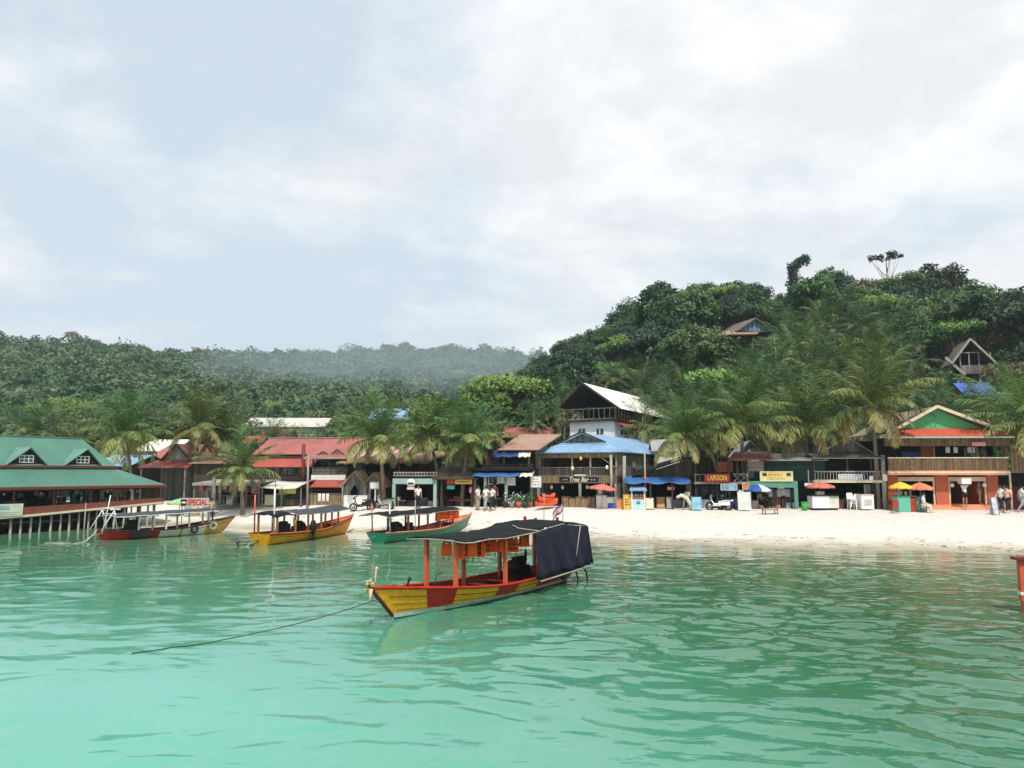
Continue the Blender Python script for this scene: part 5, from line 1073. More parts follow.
# ---- long red-roofed building
u0, u1 = ux(250, 6), ux(347, 6)
rb_ = bld('red_roofed_hall', 'long two storey building under a big faded red metal roof', 'building', FR, (u0 + u1) / 2, 9, 1.3)
ze = FR.z(467, u0, 5.2); zm_ = FR.z(455, u0, 7.2); zr = FR.z(438.5, u0, 10.5)
MB(FR).slab([(u0 - .4, 7.0, zm_ + .05), (u1 + .3, 7.0, zm_ + .05), (u1 + .3, 10.5, zr), (u0 - .4, 10.5, zr)], .05).slab([(u0 - .4, 14, zm_), (u1 + .3, 14, zm_), (u1 + .3, 10.5, zr), (u0 - .4, 10.5, zr)], .05).build('upper_roof', ROOF_RED, rb_)
MB(FR).slab([(u0 - .5, 5.0, ze), (u1 - 2.6, 5.0, ze), (u1 - 2.6, 7.4, zm_ + .02), (u0 - .5, 7.4, zm_ + .02)], .05).build('lower_roof', ROOF_RED2, rb_)
MB(FR).bar((u0 - .4, 10.5, zr + .04), (u1 + .3, 10.5, zr + .04), .25, .07).build('ridge_cap', mat('grey_blue_ridge', (.28, .28, .38), .6, .2), rb_)
MB(FR).box(u0, u1, 6.6, 13.6, 1.3, zm_ - .1).build('wall', WOOD_DARK, rb_)
zf = FR.z(483, u0, 6)
for i in range(7):
    a = lerp(u0 + .6, u1 - 3.4, i / 7); w = MB(FR).box(a, a + .62, 6.56, 6.597, FR.z(475, a, 6), FR.z(468, a, 6)).build('window', mat('pale_curtained_window', (.50, .52, .53), .3, .5, 2.5), rb_); MB(FR).box(a - .07, a - .003, 6.53, 6.596, FR.z(476, a, 6), FR.z(467.5, a, 6)).build('window_frame', WOOD_BROWN, w)
MB(FR).box(u0, u1 - 2.4, 5.3, 6.5, zf - .12, zf).build('gallery_floor', WOOD_DARK, rb_)
railing(rb_, FR, u0, u1 - 2.5, 5.35, zf, FR.z(476, u0, 5.4), mat('purple_brown_boards', (.085, .05, .05), .8, .3, 2), .13, .07)
posts(rb_, FR, np.linspace(u0 + .1, u1 - 2.6, 5), 5.4, 1.3, ze - .05, WOOD_DARK, .14)
for s_ in (302, 304.5): pass
c = ux(303.5, 4.6); o = MB(FR).tube([(c, 4.6, 2.2), (c - .05, 4.6, FR.z(444, c, 4.6))], .16, 8).build('flue_pipe', DARK_RED, rb_)
# balcony house at its right end
u0, u1 = ux(314, 4.5), ux(349, 4.5); za = lambda py, v=4.5: FR.z(py, u0, v)
bh = bld('balcony_house', 'narrow house end with a grey railed balcony, white band and red awning', 'house', FR, (u0 + u1) / 2, 5, 1.3)
MB(FR).slab([(u0 - .5, 3.6, za(457.5, 3.6)), (u1 + .1, 3.6, za(457.5, 3.6)), (u1 + .1, 6.6, za(447, 6.6)), (u0 - .5, 6.6, za(447, 6.6))], .05).build('roof', ROOF_RED, bh)
MB(FR).box(u0 - .5, u1 + .1, 3.53, 3.595, za(459, 3.6), za(457, 3.6)).build('fascia', CONCRETE, bh)
for px in (324, 338):
    a = ux(px, 4.6); d = MB(FR).add([(a - .75, 4.4, za(455.5, 4.4)), (a + .75, 4.4, za(455.5, 4.4)), (a, 4.4, za(448.5 if px > 330 else 451, 4.4)), (a - .75, 5.6, za(455.5, 4.4)), (a + .75, 5.6, za(455.5, 4.4)), (a, 5.9, za(448.5 if px > 330 else 451, 4.4))], [(0, 1, 2), (0, 2, 5, 3), (1, 4, 5, 2)]).build('dormer', [ROOF_RED], bh)
    zt_ = za(448.5 if px > 330 else 451, 4.4); MB(FR).bar((a - .8, 4.36, za(455.8, 4.4)), (a, 4.36, zt_ + .02), .07).bar((a + .8, 4.36, za(455.8, 4.4)), (a, 4.36, zt_ + .02), .07).build('dormer_trim', CONCRETE, d)
MB(FR).box(u0, u1, 6.0, 6.1, 1.3, za(456)).build('back_wall', WOOD_DARK, bh); MB(FR).box(u1 - .1, u1, 4.0, 5.995, 1.3, za(457)).build('side_wall', WOOD_DARK, bh)
MB(FR).box(u0, u1, 3.9, 5.99, za(480), za(475)).build('balcony_slab', WHITE, bh); railing(bh, FR, u0, u1, 4.0, za(475), za(467.5), WOOD_GREY, .14, .05, cross=True)
posts(bh, FR, (u0 + .08, (u0 + u1) / 2, u1 - .08), 4.05, za(475), za(458.5), WOOD_DARK, .1)
MB(FR).slab([(ux(304, 2.6), 2.6, za(487, 2.6)), (ux(345, 2.6), 2.6, za(487, 2.6)), (u1, 3.88, za(480.5, 3.9)), (u0 - .3, 3.88, za(480.5, 3.9))], .05).build('awning_roof', ROOF_RED2, bh)
posts(bh, FR, (ux(309, 2.7), ux(343, 2.7)), 2.8, 1.3, za(487.5, 2.7), WOOD_BROWN, .1); MB(FR).box(ux(309, 3.2), ux(344, 3.2), 3.2, 3.3, za(491, 3.2), za(489.5, 3.2)).box(ux(309, 3.2), ux(344, 3.2), 3.2, 3.3, za(487.5, 3.2), za(486.5, 3.2)).build('shop_rail', WOOD_BROWN, bh)
r = bld('bamboo_counter', 'pale bamboo shop counter under the red awning', 'counter', FR, ux(326, 2), 2.2, 1.3); a, b, z0, z1 = fbox(FR, 309, 344, 2, 494, 506); MB(FR).box(a, b, 2.0, 2.12, 1.25, z1).build('front_panel', BAMBOO, r); MB(FR).box(a - .05, b + .05, 1.95, 2.7, z1 + .002, z1 + .06).build('counter_top', BAMBOO_DARK, r)
for k, px in enumerate((320, 324, 328)): hang('white_towel', 'white towel hung over the bamboo counter', 'towel', FR, ux(px, 1.9), 1.93, z1 + .02, .22, .6, CL['white'], 'towels on the bamboo counter')
# long stall under a beam roof, px 205-262
a, b = ux(196, 2), ux(263, 2)
st = bld('market_stall', 'long low market stall with a thin flat roof behind the short palm', 'stall', FR, (a + b) / 2, 4, 1.3); zt = FR.z(483, a, 2)
MB(FR).slab([(a, 1.6, zt), (b, 1.6, zt), (b, 5.5, zt + .25), (a, 5.5, zt + .25)], .07).build('roof', ROOF_GREY, st); MB(FR).box(a, b, 1.5, 1.595, zt - .18, zt + .02).build('front_beam', POLE_WOOD, st); posts(st, FR, np.linspace(a + .1, b - .1, 6), 1.7, 1.2, zt - .08, WOOD_GREY, .12)
MB(FR).box(a, b, 5.4, 5.5, 1.2, zt + .15).build('back_wall', BLACKISH, st); MB(FR).box(a + .2, b - .2, 2.0, 2.1, 1.95, 2.02).box(a + .2, b - .2, 2.0, 2.1, 2.3, 2.36).build('front_rail', WOOD_GREY, st)
for i in range(17):
    u = lerp(a + .3, b - .3, i / 16); m = [CL['pink'], CL['red'], CL['white'], CL['pink'], CL['blue'], CL['peach']][i % 6]; hang('hanging_garment', 'bright %s garment hanging in the long market stall' % ['pink', 'red', 'white', 'pink', 'navy', 'peach'][i % 6], 'garment', FR, u, 2.4, zt - .1, .34, rnd.uniform(.4, .75), m, '%s garments in the long stall' % ['pink', 'red', 'white', 'pink', 'navy', 'peach'][i % 6])
umbrella(FR.w((ux(181, 1.5), 1.5, ground(*FR.w((ux(181, 1.5), 1.5, 0))[:2]) - .1)), .95, FR.z(488.5, ux(181, 1.5), 1.5) - 1.2, [LIME_CLOTH, mat('pale_lime_cloth', (.42, .66, .34), .7)], 'lime green parasol above the SPECIAL sign')
# stacked planters / bottles near the pier end
for k, (px, m, lab, nm) in enumerate(((197, SIGN_YELLOW, 'tall yellow barrel behind the SPECIAL sign', 'barrel'), (191, MINT, 'pale mint crate behind the SPECIAL sign', 'crate'))):
    p = Vector(FR.w((ux(px, 1), 1.0, 0))); z = ground(p.x, p.y); r = thing(nm, (p.x, p.y, z), lab, nm)
    if nm == 'barrel': MB().tube([(0, 0, 0), (0, 0, .5), (0, 0, 1.0)], [.26, .3, .26], 12).build('body', m, r, True); MB().tube([(0, 0, 1.003), (0, 0, 1.05)], .27, 12).build('lid', GREEN_SHOP, r, True)
    else: MB().box(-.3, .3, -.25, .25, 0, .9).build('body', m, r, True); MB().box(-.33, .33, -.28, .28, .903, .97).build('lid', WHITE, r, True)
# grey pole by the stall
for px, py0, w, m, lab in ((214.5, 477, .32, CONCRETE, 'thick grey concrete post at the left end of the long stall'), (308, 455, .16, CONCRETE, 'grey utility pole in front of the long red roof'), (276, 478, .1, POLE_WOOD, 'thin leaning post beside the white awning'), (883.5, 455, .34, POLE_WOOD, 'pale weathered pole with a paper notice beside the orange building'), (645, 450, .13, POLE_WOOD, 'pale pole with a red band in front of the blue roofed bar')):
    v = .5 if px < 400 else (.2 if px > 800 else -.3); u = ux(px, v); p = FR.w((u, v, 0)); z = ground(p[0], p[1]); r = thing('utility_pole', (p[0], p[1], z), lab, 'pole'); H = FR.z(py0, u, v) - z
    MB().tube([(0, 0, -.3), (0, 0, H)], [w / 2, w / 2 * .85], 8).build('shaft', m, r, True)
    if px == 645: MB().tube([(0, 0, H * .35), (0, 0, H * .62)], w / 2 * 1.04, 8).build('red_band', ORANGE_WALL, r, True)
    if px == 883.5: MB().box(-.15, .15, -w / 2 - .02, -w / 2 - .005, 1.9, 2.35).build('paper_notice', WHITE, r, True)
# white awning stall 262-305
a, b, z0, z1 = fbox(FR, 263, 304, 1.2, 483, 490); r = bld('white_awning_stall', 'stall with a sagging off white canvas awning and a lime cloth', 'stall', FR, (a + b) / 2, 3, 1.3)
MB(FR).grid([[(lerp(a, b, i / 8), v, lerp(z1 - .35, z1 + .15, (v - .8) / 3) - .1 * math.sin(math.pi * i / 8) + (.2 if i == 8 else 0)) for i in range(9)] for v in (.8, 1.8, 2.8, 3.8)]).build('awning', TARP_WHITE, r, False, .02)
posts(r, FR, (a + .1, (a + b) / 2, b - .1), 1.0, 1.2, z1 - .32, WOOD_GREY, .09); MB(FR).box(a, b, 4.6, 4.7, 1.2, z1 + .2).build('back_wall', BLACKISH, r)
hang('lime_cloth', 'lime yellow cloth hanging under the white awning', 'cloth', FR, ux(288, 1.6), 1.6, FR.z(488.5, a, 1.6), 1.3, .38, mat('lime_yellow_cloth', (.50, .54, .12), .8, .15, 3))
# ---- thatched roofs and twin gabled huts
for (x0, x1, y0, y1, v, lab) in ((342, 402, 444, 463, 3.5, 'big slumping thatch roof with faded red stripes around the reddish palm trunk'), (391, 434, 450, 463, 3.8, 'smaller plain thatch roof right of the reddish palm trunk')):
    a, b, z0, z1 = fbox(FR, x0, x1, v, y0, y1); r = bld('thatched_hall', lab, 'thatched building', FR, (a + b) / 2, v + 2.5, 1.3); g = random.Random(x0)
    MB(FR).grid([[(lerp(a, b, i / 12) + .25 * (j - 2), v + 1.1 * j, lerp(z0, z1, (j / 4) ** .9) + g.uniform(-.07, .07) - (.25 * abs(i / 12 - .5) if j == 4 else 0)) for i in range(13)] for j in range(5)]).build('roof', THATCH, r, False, .16)
    if x0 < 350:
        for k in range(5):
            u = lerp(a + .8, b - .8, k / 4); MB(FR).slab([(u, v + .2, lerp(z0, z1, .06) + .16), (u + .35, v + .2, lerp(z0, z1, .06) + .16), (u + .35 + .7, v + 3.9, lerp(z0, z1, .9) + .17), (u + .7, v + 3.9, lerp(z0, z1, .9) + .17)], .03).build('roof_strip', mat('faded_pink_strip', (.52, .30, .26), .7, .2, 2), r)
    MB(FR).box(a + .3, b - .3, v + 4.2, v + 4.3, 1.3, z1 - .5).build('back_wall', WOOD_DARK, r); posts(r, FR, np.linspace(a + .3, b - .3, 4), v + .3, 1.3, z0 + .05, WOOD_DARK, .14)
for x0, x1, y0, lab in ((343, 367, 470.5, 'left of two little plank huts with a thatch edged gable and an arched dark door'), (364, 385, 472, 'right of two little plank huts with a thatch edged gable, beside the reddish trunk')):
    v = 1.6; a, b, z0, z1 = fbox(FR, x0, x1, v, y0, 506); c = (a + b) / 2; zs = FR.z(482, c, v); r = bld('gabled_hut', lab, 'hut', FR, c, v + 1, 1.3)
    ww = .28 * (b - a); A = [(a + .12, v, 1.2), (a + .12, v, zs), (c, v, z1 - .08), (b - .12, v, zs), (b - .12, v, 1.2)]
    MB(FR).add([(a + .12, v, 1.2), (c - ww * .6, v, 1.2), (c - ww * .6, v, 2.35), (c, v, 2.9), (c + ww * .6, v, 2.35), (c + ww * .6, v, 1.2), (b - .12, v, 1.2), (b - .12, v, zs), (c, v, z1 - .08), (a + .12, v, zs)], [(0, 1, 2, 3, 8, 9), (3, 4, 5, 6, 7, 8)]).build('front_wall', WOOD_GREY, r)
    MB(FR).box(a + .12, b - .12, v + 1.9, v + 2, 1.2, zs).build('back_wall', BLACKISH, r)
    for u in (a + .12, b - .2): MB(FR).box(u, u + .08, v + .01, v + 1.9, 1.2, zs).build('side_wall', WOOD_GREY, r)
    mb = MB(FR); mb.slab([(a - .2, v - .2, zs - .35), (c, v - .2, z1), (c, v + 2.2, z1), (a - .2, v + 2.2, zs - .35)], .12).slab([(b + .2, v - .2, zs - .35), (c, v - .2, z1 + .004), (c, v + 2.2, z1 + .004), (b + .2, v + 2.2, zs - .35)], .12); mb.build('roof', THATCH, r)
    posts(r, FR, (a + .05, b - .05), v - .12, 1.2, zs - .2, POLE_WOOD, .1)
r = board('white_hoarding', 'blank white hoarding panel on the sand in front of the left hut', 'hoarding', FR, *fbox(FR, 345, 367, .2, 0, 0)[:2], .2, 1.15, FR.z(496, ux(355, .2), .2), WHITE, .06, WHITE)
r = board('white_board', 'small white board on posts in front of the right hut', 'sign', FR, ux(370.5, .6), ux(379, .6), .6, FR.z(488.5, ux(375, .6), .6), FR.z(482.5, ux(375, .6), .6), WHITE, .04, STEEL); posts(r, FR, (ux(375.5, .6),), .66, 1.2, FR.z(488.6, ux(375, .6), .6), WHITE, .1)
# ---- mint stall with roof-deck
a, b = ux(393, 0), ux(437, 0); Z = lambda py, v=0: FR.z(py, a, v)
r = bld('mint_stall', 'mint green framed stall with a railed roof deck, behind the green boat', 'stall', FR, (a + b) / 2, 2, 1.3)
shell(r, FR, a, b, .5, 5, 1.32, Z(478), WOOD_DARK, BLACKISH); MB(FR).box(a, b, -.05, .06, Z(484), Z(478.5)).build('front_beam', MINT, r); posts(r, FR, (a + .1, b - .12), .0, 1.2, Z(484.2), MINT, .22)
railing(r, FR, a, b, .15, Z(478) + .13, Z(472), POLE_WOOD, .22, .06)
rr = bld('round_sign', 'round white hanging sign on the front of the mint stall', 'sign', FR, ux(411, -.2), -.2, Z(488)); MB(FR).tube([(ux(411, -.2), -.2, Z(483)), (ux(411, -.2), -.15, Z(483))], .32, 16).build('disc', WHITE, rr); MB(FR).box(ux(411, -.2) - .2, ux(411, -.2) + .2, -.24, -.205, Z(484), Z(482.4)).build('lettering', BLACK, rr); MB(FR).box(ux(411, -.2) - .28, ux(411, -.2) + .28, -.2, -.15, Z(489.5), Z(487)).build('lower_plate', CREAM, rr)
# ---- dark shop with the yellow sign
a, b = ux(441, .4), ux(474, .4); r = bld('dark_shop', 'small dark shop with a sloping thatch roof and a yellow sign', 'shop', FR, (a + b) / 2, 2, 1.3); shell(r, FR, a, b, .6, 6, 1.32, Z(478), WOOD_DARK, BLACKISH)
MB(FR).slab([(a - .5, -.3, Z(478)), (b + .4, -.3, Z(478)), (b + .4, 4, Z(463, 4)), (a - .5, 4, Z(463, 4))], .12).build('roof', mat('dark_thatch', (.10, .075, .05), .95, .35, 3, stripe=.06, wave=True, bump=.6), r); posts(r, FR, (a + .1, b - .1), .1, 1.2, Z(479), WOOD_DARK, .12)
rr = board('yellow_sign', 'long yellow sign over the dark shop entrance', 'sign', FR, ux(455, -.1), ux(472, -.1), -.1, Z(484), Z(479.5), mat('orange_yellow_sign', (.68, .43, .10), .6, .2, 3), .05); scribble(rr, FR, ux(457, -.1), ux(470, -.1), -.1, Z(483.2), Z(480.4), WOOD_BROWN, 1)
rr = board('red_sign', 'dull red sign left of the yellow one', 'sign', FR, ux(446.5, -.1), ux(454, -.1), -.1, Z(484), Z(479.8), SIGN_RED, .05)
hang('green_cloth', 'small green cloth under the dull red sign', 'cloth', FR, ux(451, .2), .2, Z(485), .55, .3, TEAL)
rr = bld('ice_cream_lamp', 'pink hanging lamp at the right side of the dark shop', 'lamp', FR, ux(470.8, .1), .1, Z(491)); MB(FR).ball((ux(470.8, .1), .1, Z(490)), .13, .13, .26).build('shade', CL['pink'], rr); MB(FR).tube([(ux(470.8, .1), .1, Z(487)), (ux(470.8, .1), .1, Z(479))], .008, 4).build('cord', BLACK, rr)
rr = bld('sales_table', 'low sales table with red cloth in the dark shop', 'table', FR, ux(460, .6), 1, 1.3); MB(FR).box(ux(449, .6), ux(471, .6), .7, 1.7, 1.72, 1.8).build('tabletop', CL['red'], rr); posts(rr, FR, (ux(450, .6), ux(470, .6)), 1.2, 1.3, 1.72, WOOD_DARK, .08, 'leg')
# ---- two-level shop with blue awnings
a, b = ux(471, .3), ux(533, .3); r = bld('blue_awning_shop', 'two storey dark shop house with blue and white awnings and a brown hipped roof', 'shop house', FR, (a + b) / 2, 3, 1.3)
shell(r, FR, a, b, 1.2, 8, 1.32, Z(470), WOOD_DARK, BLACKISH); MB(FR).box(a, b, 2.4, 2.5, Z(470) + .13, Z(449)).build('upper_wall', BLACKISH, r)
c0, c1 = ux(498, 1), ux(539, 1)
MB(FR).slab([(c0, .6, Z(450, .6)), (c1, .6, Z(450, .6)), (ux(562, 5), 5.0, Z(434.5, 5)), (ux(520, 5), 5.0, Z(434.5, 5))], .07).slab([(c0, .6, Z(450, .6)), (c0, 8, Z(450, .6)), (ux(520, 5), 5.0, Z(434.5, 5))], .07).build('roof', ROOF_BROWN, r)
MB(FR).box(c0, c1, .52, .597, Z(451.3, .6), Z(450, .6)).build('fascia', WOOD_DARK, r)
for (y0, y1, v0, vx, x0, x1, x2) in ((450.5, 457, .7, 0.0, 492, 518, 530), (471, 476.5, .9, -.7, 472, 519, 532)):
    for xa, xb, m in ((x0, x1, TARP_BLUE if y0 > 460 else TARP_DEEP), (x1, x2, TARP_WHITE)):
        n = 8; MB(FR).grid([[(lerp(ux(xa, vx), ux(xb, vx), i / n), lerp(vx, v0 + .3, j / 3), lerp(Z(y1, vx), Z(y0, v0), j / 3) + .05 * math.sin(i * 1.7 + xa) * (1 - j / 3)) for i in range(n + 1)] for j in range(4)]).build('awning', m, r, False, .025)
posts(r, FR, (ux(487, .5), ux(504, .5), ux(529, .5)), .5, Z(470) + .13, Z(452), WOOD_BROWN, .11); MB(FR).box(a, b, .3, 1.19, Z(470.5), Z(468)).build('gallery_floor', BLACKISH, r); railing(r, FR, ux(482, .4), b, .38, Z(468), Z(464), WOOD_DARK, .2, .04)
posts(r, FR, (ux(485, .4), ux(506, .4)), .6, 1.3, Z(476.5), WHITE, .2); posts(r, FR, (ux(531, .4), ux(475, .4)), .5, 1.3, Z(476), WOOD_GREY, .18)
MB(FR).box(ux(484, .8), ux(490, .8), .9, 1.0, 1.6, Z(477)).build('mint_panel', MINT, r)
for px0, px1, y0, y1, m, lab in ((489, 497, 477, 483.5, BLACKISH, 'dark poster with a pale figure on the blue awning shop'), (497.5, 504, 477, 483, CREAM, 'cream poster on the blue awning shop'), (507.5, 515, 477.5, 485, WHITE, 'white menu board with grey print on the blue awning shop'), (531, 541, 476.5, 487, WHITE, 'large white notice board between the blue awning shop and the bamboo bar')):
    rr = board('poster', lab, 'poster', FR, ux(px0, .2), ux(px1, .2), .2, Z(y1), Z(y0), m, .04, STEEL if m is not BLACKISH else WHITE); scribble(rr, FR, ux(px0 + 1.5, .2), ux(px1 - 1.5, .2), .2, Z(y1 - 1.2), Z(y0 + 1), CL['grey'], 3, seed=px0)
for i in range(8):
    u = ux(506 + i * 3.3, .3); v = -.1 + .4 * (i % 2); p = FR.w((u, v, 0)); z = ground(p[0], p[1]); rr = thing('potted_plant', (p[0], p[1], z), 'pale flowering pot plant in the row outside the blue awning shop', 'plant', 'pot plants outside the blue awning shop')
    MB().tube([(0, 0, 0), (0, 0, .4)], [.15, .2], 8).build('pot', [TARP_GREY, ORANGE_WALL, CONCRETE][i % 3], rr, True); mb = MB()
    g = random.Random(i)
    for k in range(26): q = Vector((g.gauss(0, .2), g.gauss(0, .2), .65 + g.gauss(0, .2))); mb.slab([q, q + Vector((.1, .03, .05)), q + Vector((.12, .12, .1)), q + Vector((.02, .1, .06))], .004, g.choice([0, 0, 1]))
    mb.build('foliage', [mat('pot_leaf_green', (.06, .14, .04), .6), CL['white'] if i < 5 else mat('pot_leaf_green', (.06, .14, .04))], rr, True)
# ---- blue-roofed bamboo bar
c0 = at(617, 472, 57.2); BF = Frame(c0.x, 57.2, -26)
BU = lambda px, v=0: BF.u(px, v); BZ = lambda py, u=0, v=0: BF.z(py, u, v)
L0_, D = BU(538), 15.0
r = bld('bamboo_bar', 'two storey bamboo bar with a light blue metal roof and railed balcony', 'bar', BF, L0_ / 2, 5, 1.3)
ze = BZ(450.5); zr = BZ(433.5, L0_ / 2, 2.5); zs = ze - .02; uc = L0_ / 2 - .1; zg = lerp(ze, zr, .47)
mb = MB(BF); o_ = .3; gl, gr = lerp(L0_ - o_, uc, .47), lerp(o_, uc, .47)
mb.slab([(L0_ - o_, -o_, ze - .1), (o_, -o_, ze - .1), (gr, 1.6, zg), (gl, 1.6, zg)], .06).slab([(o_, -o_, ze - .1), (o_, D + .5, ze - .1), (uc, D + .5, zr), (uc, 1.3, zr), (gr, 1.6, zg)], .06).slab([(L0_ - o_, -o_, ze - .1), (L0_ - o_, D + .5, ze - .1), (uc, D + .5, zr + .003), (uc, 1.3, zr + .003), (gl, 1.6, zg)], .06)
mb.build('roof', ROOF_BLUE, r)
MB(BF).add([(gl, 1.62, zg), (gr, 1.62, zg), (uc, 1.62, zr - .06)], [(0, 1, 2)]).build('gablet', WOOD_GREY, r); MB(BF).bar((gl - .1, 1.2, zg), (uc, 1.2, zr + .06), .06, .12).bar((gr + .1, 1.2, zg), (uc, 1.2, zr + .06), .06, .12).build('gablet_trim', WOOD_DARK, r)
zf = BZ(476); zb0 = BZ(483.5)
MB(BF).box(L0_, 0, 0, .06, ze - .5, ze - .1).build('valance', BAMBOO, r); MB(BF).box(L0_, 0, .02, 2.9, zb0, zf).build('upper_floor', WOOD_DARK, r); MB(BF).box(L0_, 0, -.04, .015, zb0, zf).build('floor_fascia', BAMBOO, r)
railing(r, BF, L0_, 0, .03, zf, BZ(467), WOOD_GREY, .13, .035)
posts(r, BF, (L0_ + .08, lerp(L0_, 0, .44), lerp(L0_, 0, .67), -.07), .1, zf, ze - .08, POLE_WOOD, .11); posts(r, BF, (L0_ + .08, lerp(L0_, 0, .55), -.07), -.12, 1.2, zb0, POLE_WOOD, .16)
MB(BF).tube([(-.35, -.25, 1.2), (-.35, -.25, BZ(455))], .1, 8).tube([(.45, .2, 1.2), (.5, .15, BZ(456))], .12, 8).build('trunk_post', POLE_WOOD, r)
MB(BF).box(L0_, -.12, 2.9, 3.0, zf, ze - .1).build('upper_back_wall', WOOD_BROWN, r); MB(BF).box(-.1, 0, .3, D, 1.25, ze - .05).build('side_wall', WOOD_GREY, r); MB(BF).box(L0_, L0_ + .1, .3, D, 1.25, ze - .05).build('side_wall', WOOD_GREY, r); MB(BF).box(L0_, 0, 6, 6.1, 1.25, zb0).build('back_wall', BLACKISH, r); MB(BF).box(L0_, 0, 0, 7, .8, 1.32).build('floor_slab', CONCRETE, r)
MB(BF).box(L0_ + .12, -.12, 2.6, 6, zb0 + .003, zb0 + .1).build('ceiling', BLACKISH, r)
for v in (3.5, 6.5, 10): w = MB(BF).box(.003, .03, v, v + .9, BZ(472, 0, 5), BZ(462, 0, 5)).build('window', WINDOW, r); MB(BF).box(.003, .06, v - .07, v - .003, BZ(472.5, 0, 5), BZ(461, 0, 5)).box(.003, .06, v + .903, v + .97, BZ(472.5, 0, 5), BZ(461, 0, 5)).build('window_frame', WOOD_GREY, w)
MB(BF).bar((lerp(L0_, 0, .8), -.05, ze - .45), (-.1, -.05, BZ(467.5)), .04).build('diagonal_brace', POLE_WOOD, r)
rr = board('bar_sign', 'black sign with cream script over the bamboo bar entrance', 'sign', BF, BU(560), BU(599), -.1, BZ(482.3), BZ(477.2), BLACK, .04, WOOD_GREY); text('Tree Bar', BF, BU(579), -.115, BZ(479.8), 1.5, .34, CREAM, rr, shear=.25); scribble(rr, BF, BU(563), BU(568), -.1, BZ(481), BZ(478.6), CL['grey'], 1, 'ornament', 4); scribble(rr, BF, BU(591), BU(596), -.1, BZ(481), BZ(478.6), CL['grey'], 1, 'ornament', 5)
MB(BF).box(BU(575), BU(586), -.13, -.055, BZ(475.8), BZ(474.6)).build('bull_horns', WHITE, rr)
for px, py, v, lab in ((551.5, 487, .3, 'round white lamp globe at the left of the bar front'), (562.5, 487.3, .3, 'oval cream lantern left of the middle bar post'), (587, 487, .3, 'oval cream lantern right of the middle bar post'), (572.5, 468.5, -.1, 'square cream lantern on the bar balcony rail'), (607, 467.5, -.1, 'small cream lantern at the right end of the bar balcony rail'), (581, 458.5, -.1, 'yellow lantern under the bar eave')):
    u = BU(px, v); z = BZ(py, u, v); l = bld('lantern', lab, 'lantern', BF, u, v, z); MB(BF).ball((u, v, z), .12, .12, .16).build('shade', GLOBE if 'yellow' not in lab else YELLOW, l); MB(BF).tube([(u, v, z + .15), (u, v, z + .5)], .008, 4).build('cord', BLACK, l)
# inside the bar: low wicker seats, counter goods
for i, px in enumerate((566, 573, 580, 586, 592)):
    u = BU(px, -.6); l = bld('wicker_stand', 'tan wicker stand in the row before the bar', 'stand', BF, u, -.6, 1.25, 'wicker stands before the bar'); MB(BF).box(u - .25, u + .25, -.8, -.4, 1.2, 2.0 - .08 * (i % 2)).build('basket', BAMBOO, l); MB(BF).box(u - .28, u + .28, -.83, -.37, 2.003 - .08 * (i % 2), 2.05 - .08 * (i % 2)).build('top', WOOD_BROWN, l)
for i, (px, m) in enumerate(((602, WHITE), (612.5, WHITE), (619, ORANGE_CLOTH))):
    u = BU(px, -.8); lab = ['white counter cabinet under the red parasol', 'white cabinet with blue bottles right of the red parasol', 'orange painted cabinet at the right corner of the bar'][i]; l = bld('cabinet', lab, 'cabinet', BF, u, -.8, 1.2); MB(BF).box(u - .38, u + .38, -1.0, -.5, 1.15, 2.15 - .12 * i).build('body', m, l); MB(BF).box(u - .41, u + .41, -1.03, -.47, 2.153 - .12 * i, 2.2 - .12 * i).build('top', STEEL, l)
    if i == 1: MB(BF).box(u - .28, u + .28, -1.03, -1.005, 1.3, 1.65).build('blue_panel', BLUE_CLOTH, l)
p = at(601, 507, 56.4); umbrella((p.x, 56.4, 1.2), 1.0, at(601, 484, 56.4).z - 1.2, [PINK_CLOTH], 'faded red parasol in front of the bamboo bar', tilt=6)
# orange kayaks heap, px 540-553
for i in range(4):
    p = at(546 + (i % 2) * 2, 503.5 - i * 2.6, 56.6); q = thing('kayak', (p.x, 56.6 + .15 * (i % 2), p.z - .06), ['lowest orange kayak in the heap left of the flag', 'second orange kayak in the heap left of the flag', 'third orange kayak in the heap left of the flag', 'topmost orange kayak in the heap left of the flag'][i], 'kayak', None, R(38 + 7 * i)); mb = MB(); rows = []
    for k in range(13):
        t = k / 12; w = .34 * math.sin(math.pi * min(max(t, .03), .97)) ** .6; rows.append([(-1.0 + 2.0 * t, w * math.cos(a), .13 * math.sin(a) + .12 * (2 * t - 1) ** 2) for a in np.linspace(0, 2 * math.pi, 11)])
    mb.grid(rows).build('hull', LIFE_ORANGE if i % 2 == 0 else ORANGE_RED, q, True); MB().tube([(.25 * math.cos(a), .2 * math.sin(a), .12) for a in np.linspace(0, 2 * math.pi, 11)], .03, 5).build('cockpit_rim', BLACK, q, True)
